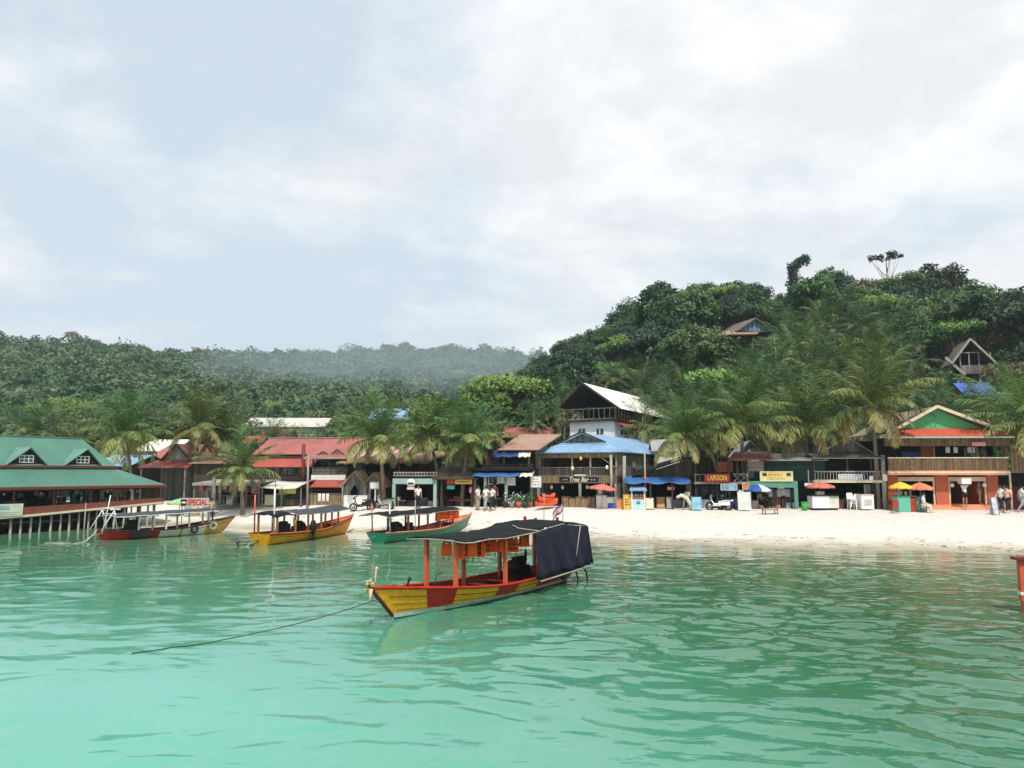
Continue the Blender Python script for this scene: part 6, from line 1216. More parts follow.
# yellow sign board, juice stall with blue roof, A boards
rr = board('yellow_signboard', 'tall yellow signboard standing at the right corner of the bamboo bar', 'sign', FR, ux(623, -.9), ux(630.5, -.9), -.9, 1.2, FR.z(494.5, ux(626, -.9), -.9), mat('warm_yellow_board', (.70, .42, .08), .6, .2, 4), .05, WOOD_BROWN); scribble(rr, FR, ux(624.5, -.9), ux(629.5, -.9), -.9, 1.5, 2.0, WOOD_BROWN, 3)
a, b = ux(630.5, -.9), ux(645, -.9); js = bld('juice_stall', 'small juice stall with a blue roof and a pale blue front', 'stall', FR, (a + b) / 2, -.7, 1.25); Zq = lambda py: FR.z(py, a, -.9)
MB(FR).slab([(a - .1, -1.2, Zq(490.3)), (b + .1, -1.2, Zq(490.3)), (b, -.2, Zq(485.5)), (a, -.2, Zq(485.5))], .05).build('roof', ROOF_BLUE, js); posts(js, FR, (a + .06, b - .06), -1.0, 1.2, Zq(490), WHITE, .07); posts(js, FR, (a + .06, b - .06), -.3, 1.2, Zq(487), WHITE, .07)
MB(FR).box(a, b, -.99, -.3, 1.2, Zq(497.5)).build('counter', mat('pale_aqua_front', (.45, .66, .70), .6, .25, 4), js); MB(FR).box(a + .02, b - .02, -1.01, -.993, Zq(499), Zq(497.6)).build('red_stripe', SIGN_RED, js); MB(FR).ball(((a + b) / 2, -1.0, Zq(502.5)), .14, .02, .12).build('fruit_picture', GREEN_SHOP, js)
for i in range(5): MB(FR).tube([(lerp(a + .15, b - .15, i / 4), -.8, Zq(497.4)), (lerp(a + .15, b - .15, i / 4), -.8, Zq(494))], .06, 7).build('jar', [CL['pink'], SIGN_YELLOW, TEAL][i % 3], js)
def aboard(px, py0, py1, w, m, lab, v=-.6, frm=WOOD_GREY):
    u = ux(px, v); p = FR.w((u, v, 0)); z = ground(p[0], p[1]); H = FR.z(py0, u, v) - z; r = thing('sandwich_board', (p[0], p[1], z), lab, 'sign', None, R(FR.deg))
    for s_ in (-1, 1): MB().slab([(-w / 2, s_ * .28, .05), (w / 2, s_ * .28, .05), (w / 2, s_ * .03, H), (-w / 2, s_ * .03, H)], .03).build('panel', m, r, True)
    MB().bar((-w / 2 - .03, -.3, 0), (-w / 2 - .03, -.03, H + .02), .04).bar((w / 2 + .03, -.3, 0), (w / 2 + .03, -.03, H + .02), .04).build('frame', frm, r, True); return r
aboard(649, 498, 507, .5, CREAM, 'cream sandwich board right of the juice stall'); aboard(660, 497, 505, .5, mat('orange_tan_board', (.50, .28, .09), .7), 'orange tan sandwich board under the blue tarp', .2); aboard(669, 497, 506, .4, POLE_WOOD, 'thin pale easel under the blue tarp', -.2); aboard(695.5, 497, 508, .55, mat('light_blue_board', (.22, .45, .58), .6, .35, 3), 'light blue sandwich board with a grey picture, left of the scooters', -1.0, SIGN_BLUE)
u = ux(684, -1); p = FR.w((u, -1, 0)); z = ground(p[0], p[1]); sb = thing('curved_bench', (p[0], p[1], z), 'pale curved plank leaning like an arch beside the light blue board', 'bench'); MB().tube([(-.55, 0, .85), (-.2, 0, 1.0), (.15, 0, .8), (.4, 0, .4), (.55, 0, 0)], [.1, .14, .14, .13, .12], 7).build('plank', CREAM, sb, True); MB().tube([(0, .05, .9), (-.1, .1, 0)], .05, 6).build('leg', POLE_WOOD, sb, True)
# ---- tall white-roofed house up the slope
KF = Frame(*(at(589, 472, 72).x, 72), -34)
KZ = lambda py, u=0, v=0: KF.z(py, u, v)
r = bld('tall_white_roofed_house', 'tall white walled house with a steep white roof and an open loft balcony', 'house', KF, 0, 5, 1)
zr = KZ(383.5); wu = 3.35; zeave = KZ(408.5, wu, 0); Dk = 11.5; zel_ = lerp(zr, zeave, 2.85 / 3.35)
MB(KF).slab([(wu, -.4, zeave), (wu, Dk, zeave - .4), (0, Dk - .5, zr - .4), (0, -1.1, zr)], .09, 0, 1).slab([(-2.85, -.4, zel_), (-2.85, Dk, zel_ - .4), (0, Dk - .5, zr - .4), (0, -1.1, zr + .003)], .09, 0, 1).build('roof', [ROOF_WHITE, WOOD_DARK], r)
MB(KF).bar((wu, -.42, zeave - .05), (0, -1.12, zr - .05), .06, .16).bar((-2.85, -.42, zel_ - .05), (0, -1.13, zr - .05), .06, .16).build('barge_board', WOOD_DARK, r)
zfl = KZ(419.5); zpl = zfl + .02
MB(KF).box(-2.25, 2.7, 0, Dk - .5, zfl - .18, zfl).build('loft_floor', WOOD_DARK, r); MB(KF).box(-2.25, 2.7, 3.2, 3.3, zpl, zeave + .4).add([(-2.25, 3.2, zeave + .4), (2.7, 3.2, zeave + .4), (0, 3.2, zr - .5)], [(0, 1, 2)]).build('loft_back_wall', BLACKISH, r); MB(KF).box(2.6, 2.7, 3.0, Dk - .5, zpl, zeave + .1).build('loft_side_wall', WOOD_DARK, r)
railing(r, KF, -2.25, 2.7, .08, zpl, KZ(408.5), POLE_WOOD, .55, .05, cross=False); mb = MB(KF)
for v in np.linspace(.2, 3, 6): mb.bar((2.66, v, zpl), (2.66, v, zpl + .95), .05)
mb.bar((2.66, .1, zpl + .95), (2.66, 3.1, zpl + .95), .06).build('side_railing', POLE_WOOD, r)
posts(r, KF, (-2.2, 0, 2.62), .1, zpl, zeave + .3, WOOD_BROWN, .12); MB(KF).bar((-2.1, .1, zeave + .2), (2.4, .1, zeave + .2), .1).build('tie_beam', WOOD_DARK, r)
MB(KF).box(-2.15, 2.4, .4, Dk - 1, .8, zfl - .185).build('wall', WHITE, r)
for a in (-.9, .95):
    w = MB(KF).box(a - .33, a + .33, .36, .397, KZ(434, a), KZ(428.5, a)).build('window', WINDOW, r); MB(KF).box(a - .04, a + .04, .33, .358, KZ(434, a), KZ(428.5, a)).build('window_frame', WHITE, w)
for i, v in enumerate((1.6, 4.0, 6.4)):
    w = MB(KF).box(2.403, 2.44, v, v + 1.1, KZ(434.5, 2.4, v), KZ(422.5, 2.4, v)).build('window', WINDOW, r); MB(KF).box(2.404, 2.48, v + .5, v + .6, KZ(434.5, 2.4, v), KZ(422.5, 2.4, v)).build('window_frame', WHITE, w)
MB(KF).slab([(2.4, .2, zfl - .2), (2.4, Dk - 1, zfl - .2), (3.7, Dk - 1, zfl - .75), (3.7, .2, zfl - .75)], .05).build('side_awning', ROOF_RED2, r)
# small white building and dark shed with blue tarpaulin
a, b, z0, z1 = fbox(FR, 655, 689, 8, 441, 505); gable_house('white_cottage', 'plain white walled cottage with a pale grey roof left of the skirted palm', FR, a, b, 8, 13, 1.3, FR.z(450, a, 8), FR.z(440, a, 10.5), WHITE, ROOF_GREY, .25, along='u')
a, b = ux(626, .8), ux(694, .8); r = bld('tarp_shed', 'dark open shed with a slanting black roof and a long blue tarpaulin awning', 'shed', FR, (a + b) / 2, 3, 1.3); Zs = lambda py, v=.8: FR.z(py, a, v)
shell(r, FR, a, b, 1.6, 7, 1.32, Zs(477), WOOD_DARK, BLACKISH)
MB(FR).slab([(ux(632, .6), .6, Zs(475.5)), (ux(694, .6), .6, Zs(455.5)), (ux(694, 5), 5.4, Zs(455.5) + .3), (ux(632, 5), 5.4, Zs(475.5) + .3)], .1).build('slant_roof', BLACKISH, r); MB(FR).add([(ux(636, .9), .9, Zs(476)), (ux(693, .9), .9, Zs(476)), (ux(693, .9), .9, Zs(458))], [(0, 1, 2)]).build('gable_boards', WOOD_DARK, r)
mb = MB(FR); n = 14; mb.grid([[(lerp(ux(624, -.8), ux(691, -.8), i / n), lerp(-.8, 1.2, j / 4), lerp(Zs(482.5, -.8), Zs(475.5, 1.2), j / 4) - .12 * math.sin(math.pi * (i % 5) / 4) * (1 - j / 4)) for i in range(n + 1)] for j in range(5)]); mb.build('blue_awning', TARP_BLUE, r, False, .025)
posts(r, FR, (ux(627, -.6), ux(650, -.6), ux(672, -.6), ux(690, -.6)), -.6, 1.2, Zs(481.5, -.6), WOOD_DARK, .1)
mb = MB(FR); mb.grid([[(lerp(ux(690, .8), ux(708, .8), i / 6), .8 + j * .9, lerp(Zs(459), Zs(449), (i / 6) * .7 + j * .15)) for i in range(7)] for j in range(3)]); o = mb.build('tarpaulin', TARP_DEEP, None, False, .03); tag(o, 'deep blue tarpaulin slung high between the skirted palm and the red sign shop', 'tarpaulin')
rr = board('hanging_sign', 'small pale salmon sign hanging under the blue tarpaulin', 'sign', FR, ux(667, -.3), ux(674, -.3), -.3, Zs(489.5), Zs(486.5), ORANGE_TRIM, .03)
rr = bld('white_lamp', 'white round lamp hanging in the doorway beside the light blue board', 'lamp', FR, ux(686.5, .0), 0, Zs(494)); MB(FR).ball((ux(686.5, 0), 0, Zs(494)), .26, .2, .22).build('shade', GLOBE, rr); MB(FR).tube([(ux(686.5, 0), 0, Zs(491)), (ux(686.5, 0), 0, Zs(482))], .01, 4).build('cord', BLACK, rr)
# ---- red-sign shop
a, b = ux(694, .4), ux(748, .4); r = bld('red_sign_shop', 'dark two storey shop with a red sign board and a slatted upper balcony', 'shop', FR, (a + b) / 2, 3, 1.3); Zs = lambda py, v=.4: FR.z(py, a, v)
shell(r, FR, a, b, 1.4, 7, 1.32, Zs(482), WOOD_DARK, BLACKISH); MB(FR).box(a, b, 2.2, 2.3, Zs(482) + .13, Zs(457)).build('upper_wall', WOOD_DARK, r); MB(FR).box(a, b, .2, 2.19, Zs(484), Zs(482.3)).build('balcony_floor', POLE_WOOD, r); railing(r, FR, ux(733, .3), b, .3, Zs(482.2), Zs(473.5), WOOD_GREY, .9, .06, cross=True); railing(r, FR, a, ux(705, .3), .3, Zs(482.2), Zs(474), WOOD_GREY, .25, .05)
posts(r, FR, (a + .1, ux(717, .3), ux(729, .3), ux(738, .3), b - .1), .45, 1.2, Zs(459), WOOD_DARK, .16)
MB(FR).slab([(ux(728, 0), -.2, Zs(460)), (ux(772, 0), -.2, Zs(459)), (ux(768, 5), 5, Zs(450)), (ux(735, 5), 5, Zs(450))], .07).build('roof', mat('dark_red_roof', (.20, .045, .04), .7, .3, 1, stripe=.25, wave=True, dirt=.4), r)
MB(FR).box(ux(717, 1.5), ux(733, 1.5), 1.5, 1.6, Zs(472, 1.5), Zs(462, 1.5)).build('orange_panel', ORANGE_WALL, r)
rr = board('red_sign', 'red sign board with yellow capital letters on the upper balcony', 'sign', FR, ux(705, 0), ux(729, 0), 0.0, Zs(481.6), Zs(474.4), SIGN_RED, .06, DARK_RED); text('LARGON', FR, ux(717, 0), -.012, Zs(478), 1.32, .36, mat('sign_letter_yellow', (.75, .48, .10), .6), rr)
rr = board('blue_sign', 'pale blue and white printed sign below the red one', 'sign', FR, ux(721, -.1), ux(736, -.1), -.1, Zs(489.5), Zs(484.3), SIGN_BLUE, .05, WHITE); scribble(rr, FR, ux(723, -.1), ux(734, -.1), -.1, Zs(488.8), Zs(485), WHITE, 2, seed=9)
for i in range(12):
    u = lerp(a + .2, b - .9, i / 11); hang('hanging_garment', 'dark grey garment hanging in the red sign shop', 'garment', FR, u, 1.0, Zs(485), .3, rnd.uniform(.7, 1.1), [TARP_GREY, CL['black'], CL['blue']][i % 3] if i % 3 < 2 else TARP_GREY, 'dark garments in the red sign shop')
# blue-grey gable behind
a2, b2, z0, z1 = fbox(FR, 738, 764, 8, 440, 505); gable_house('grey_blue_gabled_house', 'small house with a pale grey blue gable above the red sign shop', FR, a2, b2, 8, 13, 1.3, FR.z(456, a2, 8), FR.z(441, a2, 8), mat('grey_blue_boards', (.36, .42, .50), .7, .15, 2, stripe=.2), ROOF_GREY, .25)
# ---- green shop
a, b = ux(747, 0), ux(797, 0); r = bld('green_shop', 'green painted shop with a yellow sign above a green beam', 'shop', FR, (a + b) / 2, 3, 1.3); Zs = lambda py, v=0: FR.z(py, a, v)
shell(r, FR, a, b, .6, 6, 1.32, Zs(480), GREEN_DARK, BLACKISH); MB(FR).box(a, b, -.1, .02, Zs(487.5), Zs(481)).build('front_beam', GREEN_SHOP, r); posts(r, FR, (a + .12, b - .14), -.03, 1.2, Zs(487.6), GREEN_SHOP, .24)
MB(FR).box(ux(764, 1), ux(826, 1), 1.2, 1.3, Zs(481, 1), Zs(459, 1)).build('upper_boards', GREEN_DARK, r); MB(FR).box(ux(748, 1), ux(764, 1), 1.0, 1.1, Zs(470), Zs(461)).build('beige_panel', mat('beige_pink_panel', (.52, .38, .31), .7, .15, 2), r); w = MB(FR).box(ux(748.5, 1), ux(760, 1), 1.0, 1.05, Zs(480), Zs(471)).build('window', WINDOW, r); MB(FR).box(ux(748, 1), ux(761, 1), .95, .998, Zs(471.3), Zs(470.4)).box(ux(760, 1), ux(761.2, 1), .95, .998, Zs(480), Zs(471.4)).build('window_frame', WOOD_GREY, w)
MB(FR).slab([(ux(764, 1), .4, Zs(460)), (ux(826, 1), .4, Zs(460)), (ux(826, 5), 5, Zs(452)), (ux(764, 5), 5, Zs(452))], .06).build('roof', ROOF_GREY, r)
rr = board('yellow_sign', 'faded yellow sign with small green corner pictures above the green beam', 'sign', FR, ux(760.5, -.15), ux(792, -.15), -.15, Zs(480.6), Zs(472), SIGN_YELLOW, .06, CREAM); MB(FR).box(ux(768, -.15), ux(783, -.15), -.17, -.153, Zs(477), Zs(472.6)).build('centre_panel', mat('deeper_yellow', (.70, .50, .12), .6), rr); scribble(rr, FR, ux(769, -.2), ux(782, -.2), -.172, Zs(475.5), Zs(473.6), WOOD_BROWN, 1, seed=12); scribble(rr, FR, ux(767, -.2), ux(786, -.2), -.15, Zs(479.8), Zs(477.6), GREEN_SHOP, 1, 'small_print', 13)
for px in (764.5, 788.5): MB(FR).box(ux(px - 2.2, -.15), ux(px + 2.2, -.15), -.17, -.153, Zs(476), Zs(473)).build('corner_picture', GREEN_DARK, rr)
p = at(758, 507, 55.6); umbrella((p.x, 55.6, 1.2), .98, at(758, 483.5, 55.6).z - 1.2, [BLUE_CLOTH, BLUE_CLOTH, CL['white'], BLUE_CLOTH], 'royal blue and white parasol in front of the green shop', 8, .42)
rr = board('orange_notice', 'small orange and white notice left of the blue parasol', 'sign', FR, ux(742.5, -.3), ux(748, -.3), -.3, Zs(489), Zs(483), ORANGE_CLOTH, .03, CREAM); rr = board('white_notice', 'small white notice hanging left of the blue parasol', 'sign', FR, ux(738, -.3), ux(743, -.3), -.3, Zs(493.5), Zs(490), WHITE, .03)
for i in range(6): hang('hanging_bag', 'pale bag hanging at the front of the green shop', 'bag', FR, lerp(ux(770, .3), ux(791, .3), i / 5), .3, Zs(488.5), .3, rnd.uniform(.35, .7), [CL['grey'], TARP_GREY, CL['pink'], MINT][i % 4] if i % 4 != 2 else CL['grey'], 'bags hung in the green shop')
# ---- dark two-storey house with banner
a, b = ux(813, .2), ux(882, .2); r = bld('dark_balcony_house', 'dark two storey house with a twig railed balcony and a long banner', 'house', FR, (a + b) / 2, 3, 1.3); Zs = lambda py, v=.2: FR.z(py, a, v)
shell(r, FR, a, b, 1.0, 7, 1.32, Zs(483), BLACKISH, BLACKISH); MB(FR).box(a, b, 2.4, 2.5, Zs(480), Zs(455)).build('upper_wall', BLACKISH, r); MB(FR).box(a, b, .1, 2.39, Zs(482.6), Zs(480.2)).build('balcony_slab', CREAM, r)
railing(r, FR, a + .1, b - .1, .25, Zs(480.1), Zs(471), POLE_WOOD, .2, .045); MB(FR).box(a, b, .1, .22, Zs(458.6), Zs(457.4)).build('eave_beam', WHITE, r); posts(r, FR, (a + .1, ux(848, .2), ux(872, .2), b - .1), .35, Zs(480), Zs(458.6), WOOD_DARK, .12); posts(r, FR, (a + .1, ux(874, .2)), .4, 1.2, Zs(482.6), BLACK, .3)
MB(FR).slab([(a - .1, -.1, Zs(457.3)), (b + .1, -.1, Zs(457.3)), (b - .8, 3, Zs(446)), (a + .8, 3, Zs(446))], .06).build('lower_roof', mat('dark_sheet_roof', (.09, .085, .085), .6, .3, 1, stripe=.25, wave=True, dirt=.3), r); MB(FR).add([(ux(826, 1.6), 1.5, Zs(452, 1.5)), (ux(872, 1.6), 1.5, Zs(452, 1.5)), (ux(849, 1.6), 1.5, Zs(437, 1.5))], [(0, 1, 2)]).build('gable', WOOD_GREY, r); MB(FR).slab([(ux(822, 1), 1.2, Zs(453, 1)), (ux(849, 1), 1.2, Zs(436, 1)), (ux(849, 6), 6, Zs(436, 1)), (ux(822, 6), 6, Zs(453, 1))], .06).slab([(ux(876, 1), 1.2, Zs(453, 1)), (ux(849, 1), 1.2, Zs(436, 1) + .003), (ux(849, 6), 6, Zs(436, 1) + .003), (ux(876, 6), 6, Zs(453, 1))], .06).build('upper_roof', ROOF_GREY, r)
rr = board('banner', 'long pale grey printed banner tied to the twig railing', 'banner', FR, ux(838.5, 0), ux(863, 0), .1, Zs(479.6), Zs(474), mat('pale_grey_banner', (.55, .58, .60), .7, .2, 4), .03); scribble(rr, FR, ux(840, 0), ux(862, 0), .1, Zs(479), Zs(474.5), CL['grey'], 2, seed=21)
rr = board('white_notice', 'small square white notice at the right end of the twig railing', 'sign', FR, ux(869.5, 0), ux(873.2, 0), .1, Zs(480), Zs(476), WHITE, .03); rr = board('white_notice', 'white notice plate between the green shop and the red parasol', 'sign', FR, ux(804.5, 0), ux(813.5, 0), .1, Zs(486), Zs(483), WHITE, .03); MB(FR).box(ux(808, 0), ux(809, 0), .05, .097, Zs(483), Zs(470)).build('hanger', STEEL, rr)
rr = board('poster', 'tall grey framed poster inside the dark house', 'poster', FR, ux(864.5, .8), ux(872, .8), .9, Zs(497), Zs(485.5), mat('grey_poster_print', (.34, .36, .35), .6, .5, 4), .03, CREAM)
# carts under the red parasol
p = at(823, 508, 54.6); z = ground(p.x, 54.6); rr = thing('drinks_cart', (p.x, 54.6, z), 'wide white drinks cart with a dark top under the faded red parasol', 'cart')
MB().box(-.85, .3, -.4, .5, .12, .92).build('white_front', WHITE_PLASTIC, rr, True); MB().box(.303, .95, -.35, .5, .12, .9).build('grey_side', TARP_WHITE, rr, True); MB().box(-.9, 1.0, -.45, .55, .923, 1.0).build('top', BLACK, rr, True); MB().box(-.4, .1, -.1, .25, 1.002, 1.22).build('ice_box', CREAM, rr, True); MB().box(-.8, .9, -.3, .4, 0, .117).build('plinth', BLACK, rr, True)
umbrella((p.x - .02, 54.9, z), .98, at(823, 482, 54.9).z - z, [PINK_CLOTH], 'faded red parasol over the wide white drinks cart', 6)
p = at(866, 508, 54.3); z = ground(p.x, 54.3); rr = thing('white_freezer', (p.x, 54.3, z), 'white chest freezer left of the pale weathered pole', 'freezer'); MB().box(-.42, .42, -.3, .3, .06, .95).build('body', WHITE_PLASTIC, rr, True); MB().box(-.44, .44, -.32, .32, .953, 1.03).build('lid', CREAM, rr, True); MB().box(-.28, .28, -.315, -.303, .3, .7).build('sticker', mat('faded_print', (.55, .52, .55), .5, .4, 6), rr, True)
def stack_chair(px, Y, n, grp):
    p = at(px, 508, Y); z = ground(p.x, Y)
    for i in range(n):
        r = thing('plastic_chair', (p.x + .01 * i, Y, z + .085 * i), 'white plastic chair in the stacks left of the freezer', 'chair', grp, R(rnd.uniform(-15, 15)))
        MB().box(-.22, .22, -.22, .2, .42, .45).build('seat', WHITE_PLASTIC, r, True); MB().slab([(-.22, .2, .46), (.22, .2, .46), (.2, .3, .86), (-.2, .3, .86)], .03).build('backrest', WHITE_PLASTIC, r, True)
        for x in (-.19, .19):
            for y in (-.19, .17): MB().bar((x, y, .418), (x * 1.12, y * 1.12, 0), .045).build('leg', WHITE_PLASTIC, r, True)
stack_chair(852, 54.5, 4, 'stacked white plastic chairs'); stack_chair(858.5, 54.6, 3, 'stacked white plastic chairs')
for px, Y in ((804.5, 54.2),):
    p = at(px, 508, Y); z = ground(p.x, Y); rr = thing('waste_bin', (p.x, Y, z), 'small green waste bin left of the white drinks cart', 'bin'); MB().tube([(0, 0, 0), (0, 0, .52)], [.17, .22], 12).build('body', GREEN_BIN, rr, True); MB().tube([(0, 0, .523), (0, 0, .58)], [.24, .2], 12).build('lid', GREEN_BIN, rr, True)
# ---- orange building
OF = Frame(at(948, 472, 54).x, 54, -4); OU = lambda px, v=0, py=472: OF.u(px, v, py); OZ = lambda py, v=0: OF.z(py, 0, v)
a, b = OU(888.5), OU(1009); r = bld('orange_building', 'orange two storey building with a bright green gable, bamboo balcony and red tile skirt', 'building', OF, 0, 4, 1.3)
zf0, zf1 = OZ(475), OZ(470.3)
MB(OF).box(a, b, 0, 7.4, OZ(474), zf1 - .05).build('upper_floor', ORANGE_TRIM, r); MB(OF).box(a - .05, b + .05, -.1, -.003, OZ(475), OZ(470.5)).build('slab_edge', ORANGE_TRIM, r); MB(OF).box(a - .05, b + .05, -.13, -.104, OZ(473.4), OZ(471.6)).build('slab_stripe', CREAM, r)
MB(OF).box(a, b, -.02, .06, zf1, OZ(458.3)).build('bamboo_rail', BAMBOO_DARK, r); MB(OF).box(a, b, -.06, .1, OZ(458.3) + .002, OZ(457.3)).build('rail_cap', CREAM, r)
MB(OF).box(a, b, 1.8, 1.9, zf1, OZ(437)).build('upper_wall', BLACKISH, r); MB(OF).box(OU(922, 1.6), OU(936, 1.6), 1.6, 1.79, zf1, OZ(444)).build('orange_panel', ORANGE_WALL, r); MB(OF).box(OU(903, 1.6), OU(921, 1.6), 1.6, 1.79, zf1, OZ(451)).build('blue_panel', mat('deep_blue_panel', (.03, .07, .20), .5, .2), r)
MB(OF).box(a - .2, b + .1, -.1, .02, OZ(446), OZ(437.5)).build('wood_valance', BAMBOO_DARK, r)
for px in (936, 979, 1008): MB(OF).box(OU(px) - .06, OU(px) + .06, .12, .24, zf1, OZ(445)).build('balcony_post', WOOD_BROWN, r)
for px in (983, 990, 997): w = MB(OF).box(OU(px) - .25, OU(px) + .25, 1.75, 1.797, zf1 + .3, OZ(447)).build('window', SIGN_BLUE if px == 990 else WINDOW, r); MB(OF).box(OU(px) - .3, OU(px) - .253, 1.72, 1.796, zf1 + .3, OZ(447)).build('window_frame', CREAM, w)
zt0 = OZ(437); zt1 = OZ(428.2, .9)
MB(OF).slab([(a - .3, -.5, zt0), (b + .2, -.5, zt0), (OU(990, 1), 1.0, zt1), (OU(901, 1), 1.0, zt1)], .06).build('tile_skirt', mat('orange_red_tiles', (.50, .09, .05), .55, .2, 2, stripe=.18, wave=True, dirt=.2), r); MB(OF).box(a - .3, b + .2, -.57, -.503, OZ(438.4), OZ(436.9)).build('skirt_fascia', MINT, r)
ap = OU(938.5, .9); zap = OZ(406.5, .9); gl, gr = OU(899, .9), OU(988, .9)
MB(OF).add([(gl, 1.0, zt1 - .1), (gr, 1.0, zt1 - .1), (ap, 1.0, zap - .08), (gl, 1.1, zt1 - .1), (gr, 1.1, zt1 - .1), (ap, 1.1, zap - .08)], [(0, 1, 2), (5, 4, 3)]).build('green_gable', GREEN_WALL, r)
er = OU(1008, .5); zer = OZ(431); el = OU(892, .5); zel = OZ(431.5)
MB(OF).slab([(er, .55, zer), (ap, .55, zap), (ap, 8.5, zap), (er, 8.5, zer)], .1).slab([(el, .55, zel), (ap, .55, zap + .003), (ap, 8.5, zap + .003), (el, 8.5, zel)], .1).build('roof', [mat('beige_brown_roof', (.24, .17, .125), .7, .2, 1, stripe=.22, wave=True, dirt=.3)], r)
MB(OF).bar((er, .5, zer - .02), (ap, .5, zap - .02), .08, .2).bar((el, .502, zel - .02), (ap, .502, zap - .02), .08, .2).build('barge_board', CREAM, r)
MB(OF).box(a, b, 7.3, 7.4, 1.3, OZ(437)).build('back_wall', BLACKISH, r); MB(OF).box(a, a + .12, 1.95, 7.29, 1.3, OZ(475)).build('side_wall', ORANGE_WALL, r); MB(OF).box(b - 1.25, b - 1.13, .8, 7.29, 1.3, OZ(475)).build('side_wall', ORANGE_WALL, r)
MB(OF).box(a, b, .5, 7.4, .9, OZ(505)).build('plinth', ORANGE_TRIM, r); MB(OF).box(OU(898), OU(1001), -.1, .497, .8, OZ(506.8)).build('step', ORANGE_TRIM, r)
for px0, px1 in ((934.5, 947.5), (986, 997), (886.5, 897)): MB(OF).box(OU(px0, .6), OU(px1, .6), .55, .95, 1.3, OZ(475.2)).build('pillar', ORANGE_WALL, r)
for px0, px1 in ((897.5, 934), (948, 985.5)):
    MB(OF).box(OU(px0, .6), OU(px1, .6), .6, .75, OZ(481.3), OZ(477)).build('shutter_box', CREAM, r); MB(OF).box(OU(px1, .6) - .1, OU(px1, .6), .62, .7, OZ(505), OZ(481.4)).box(OU(px0, .6), OU(px0, .6) + .1, .62, .7, OZ(505), OZ(481.4)).build('door_frame', CREAM, r)
MB(OF).box(OU(977.5, 1.5), OU(985, 1.5), 1.4, 1.5, OZ(505), OZ(488)).build('glass_case', mat('blue_grey_glass', (.18, .30, .34), .2, .4, 3), r)
for px, lab in ((951.3, 'white round lamp at the left side of the orange building doorway'), (983.5, 'white round lamp at the right side of the orange building doorway')):
    l = bld('door_lamp', lab, 'lamp', OF, OU(px, .5), .5, OZ(485)); MB(OF).ball((OU(px, .5), .5, OZ(485.3)), .15).build('globe', GLOBE, l); MB(OF).tube([(OU(px, .5), .5, OZ(483.5)), (OU(px, .5), .58, OZ(481.2))], .015, 4).build('bracket', STEEL, l)
for i, px in enumerate((949, 957, 971, 976)): hang('hanging_cloth', 'white cloth drying on the orange building balcony', 'cloth', OF, OU(px, .7), .7, OZ(446.5), .28, .42, CL['white'], 'cloths drying on the orange balcony')
hang('pink_flag', 'small pink red flag hanging over the orange building balcony', 'flag', OF, OU(980.5, -.2), -.2, OZ(442), .9, .28, CL['pink'])
aboard(991.5, 497.5, 505.5, .3, mat('white_blue_board', (.5, .55, .66), .6, .5, 4), 'white sandwich board with a blue patch before the right orange pillar', -2.6)
# counter with two parasols, red chair
p = at(907, 507, 53.2); z = ground(p.x, 53.2); rr = thing('juice_counter', (p.x, 53.2, z), 'teal and red juice counter under the yellow and orange parasols', 'counter')
MB().box(-.75, .1, -.3, .4, 0, .98).build('teal_panel', TEAL, rr, True); MB().box(.103, .5, -.28, .4, 0, .9).build('red_panel', SIGN_RED, rr, True); MB().tube([(.85, 0, 0), (.85, 0, .98)], .36, 14).build('round_end', TEAL, rr, True); MB().box(-.8, .55, -.35, .45, .985, 1.03).build('top', WOOD_GREY, rr, True)
for i in range(4): MB().tube([(-.6 + .3 * i, .1, 1.035), (-.6 + .3 * i, .1, 1.3 + .08 * (i % 2))], .09, 7).build('bottle', [CL['grey'], MINT, SIGN_YELLOW][i % 3], rr, True)
umbrella((at(901.5, 507, 53.5).x, 53.5, z), .78, at(901.5, 482, 53.5).z - z, [YELLOW], 'yellow parasol at the left end of the juice counter', 8, .4); umbrella((at(921, 507, 53.3).x, 53.3, z), .86, at(921, 482.6, 53.3).z - z, [ORANGE_CLOTH, PINK_CLOTH, ORANGE_CLOTH, mat('pale_orange_cloth', (.78, .42, .16), .75)], 'orange and red parasol at the right end of the juice counter', 8, .4)
p = at(894.5, 508, 52.3); chair(W0, p.x, 52.3, ground(p.x, 52.3), SIGN_RED, 'red chair standing by the teal juice counter', None, R(180))
# right-hand neighbour: bamboo wall, dark red steps
a, b = OU(1012, .4), OU(1075, .4); r = bld('bamboo_walled_house', 'bamboo walled house cut off by the right edge with dark red steps', 'house', OF, OU(1040, .4), 3, 1.3)
MB(OF).box(a, b, .4, .5, OZ(473), OZ(448)).build('bamboo_wall', BAMBOO, r); MB(OF).box(a, b, 5, 5.1, 1.2, OZ(470)).build('back_wall', BLACKISH, r); MB(OF).box(a, b, .6, 5, OZ(473), OZ(472)).build('upper_floor', WOOD_DARK, r); MB(OF).slab([(a - .3, -.3, OZ(447)), (b, -.3, OZ(447)), (b, 5, OZ(430)), (a - .3, 5, OZ(430))], .1).build('roof', THATCH, r)
for i in range(7): MB(OF).box(OU(1011, .3), OU(1040, .3), .4 + i * .3, .7 + i * .3, 1.0, 1.45 + i * .22).build('step', DARK_RED, r)
posts(r, OF, (OU(1009.5, .2),), .2, 1.2, OZ(473), CREAM, .1)
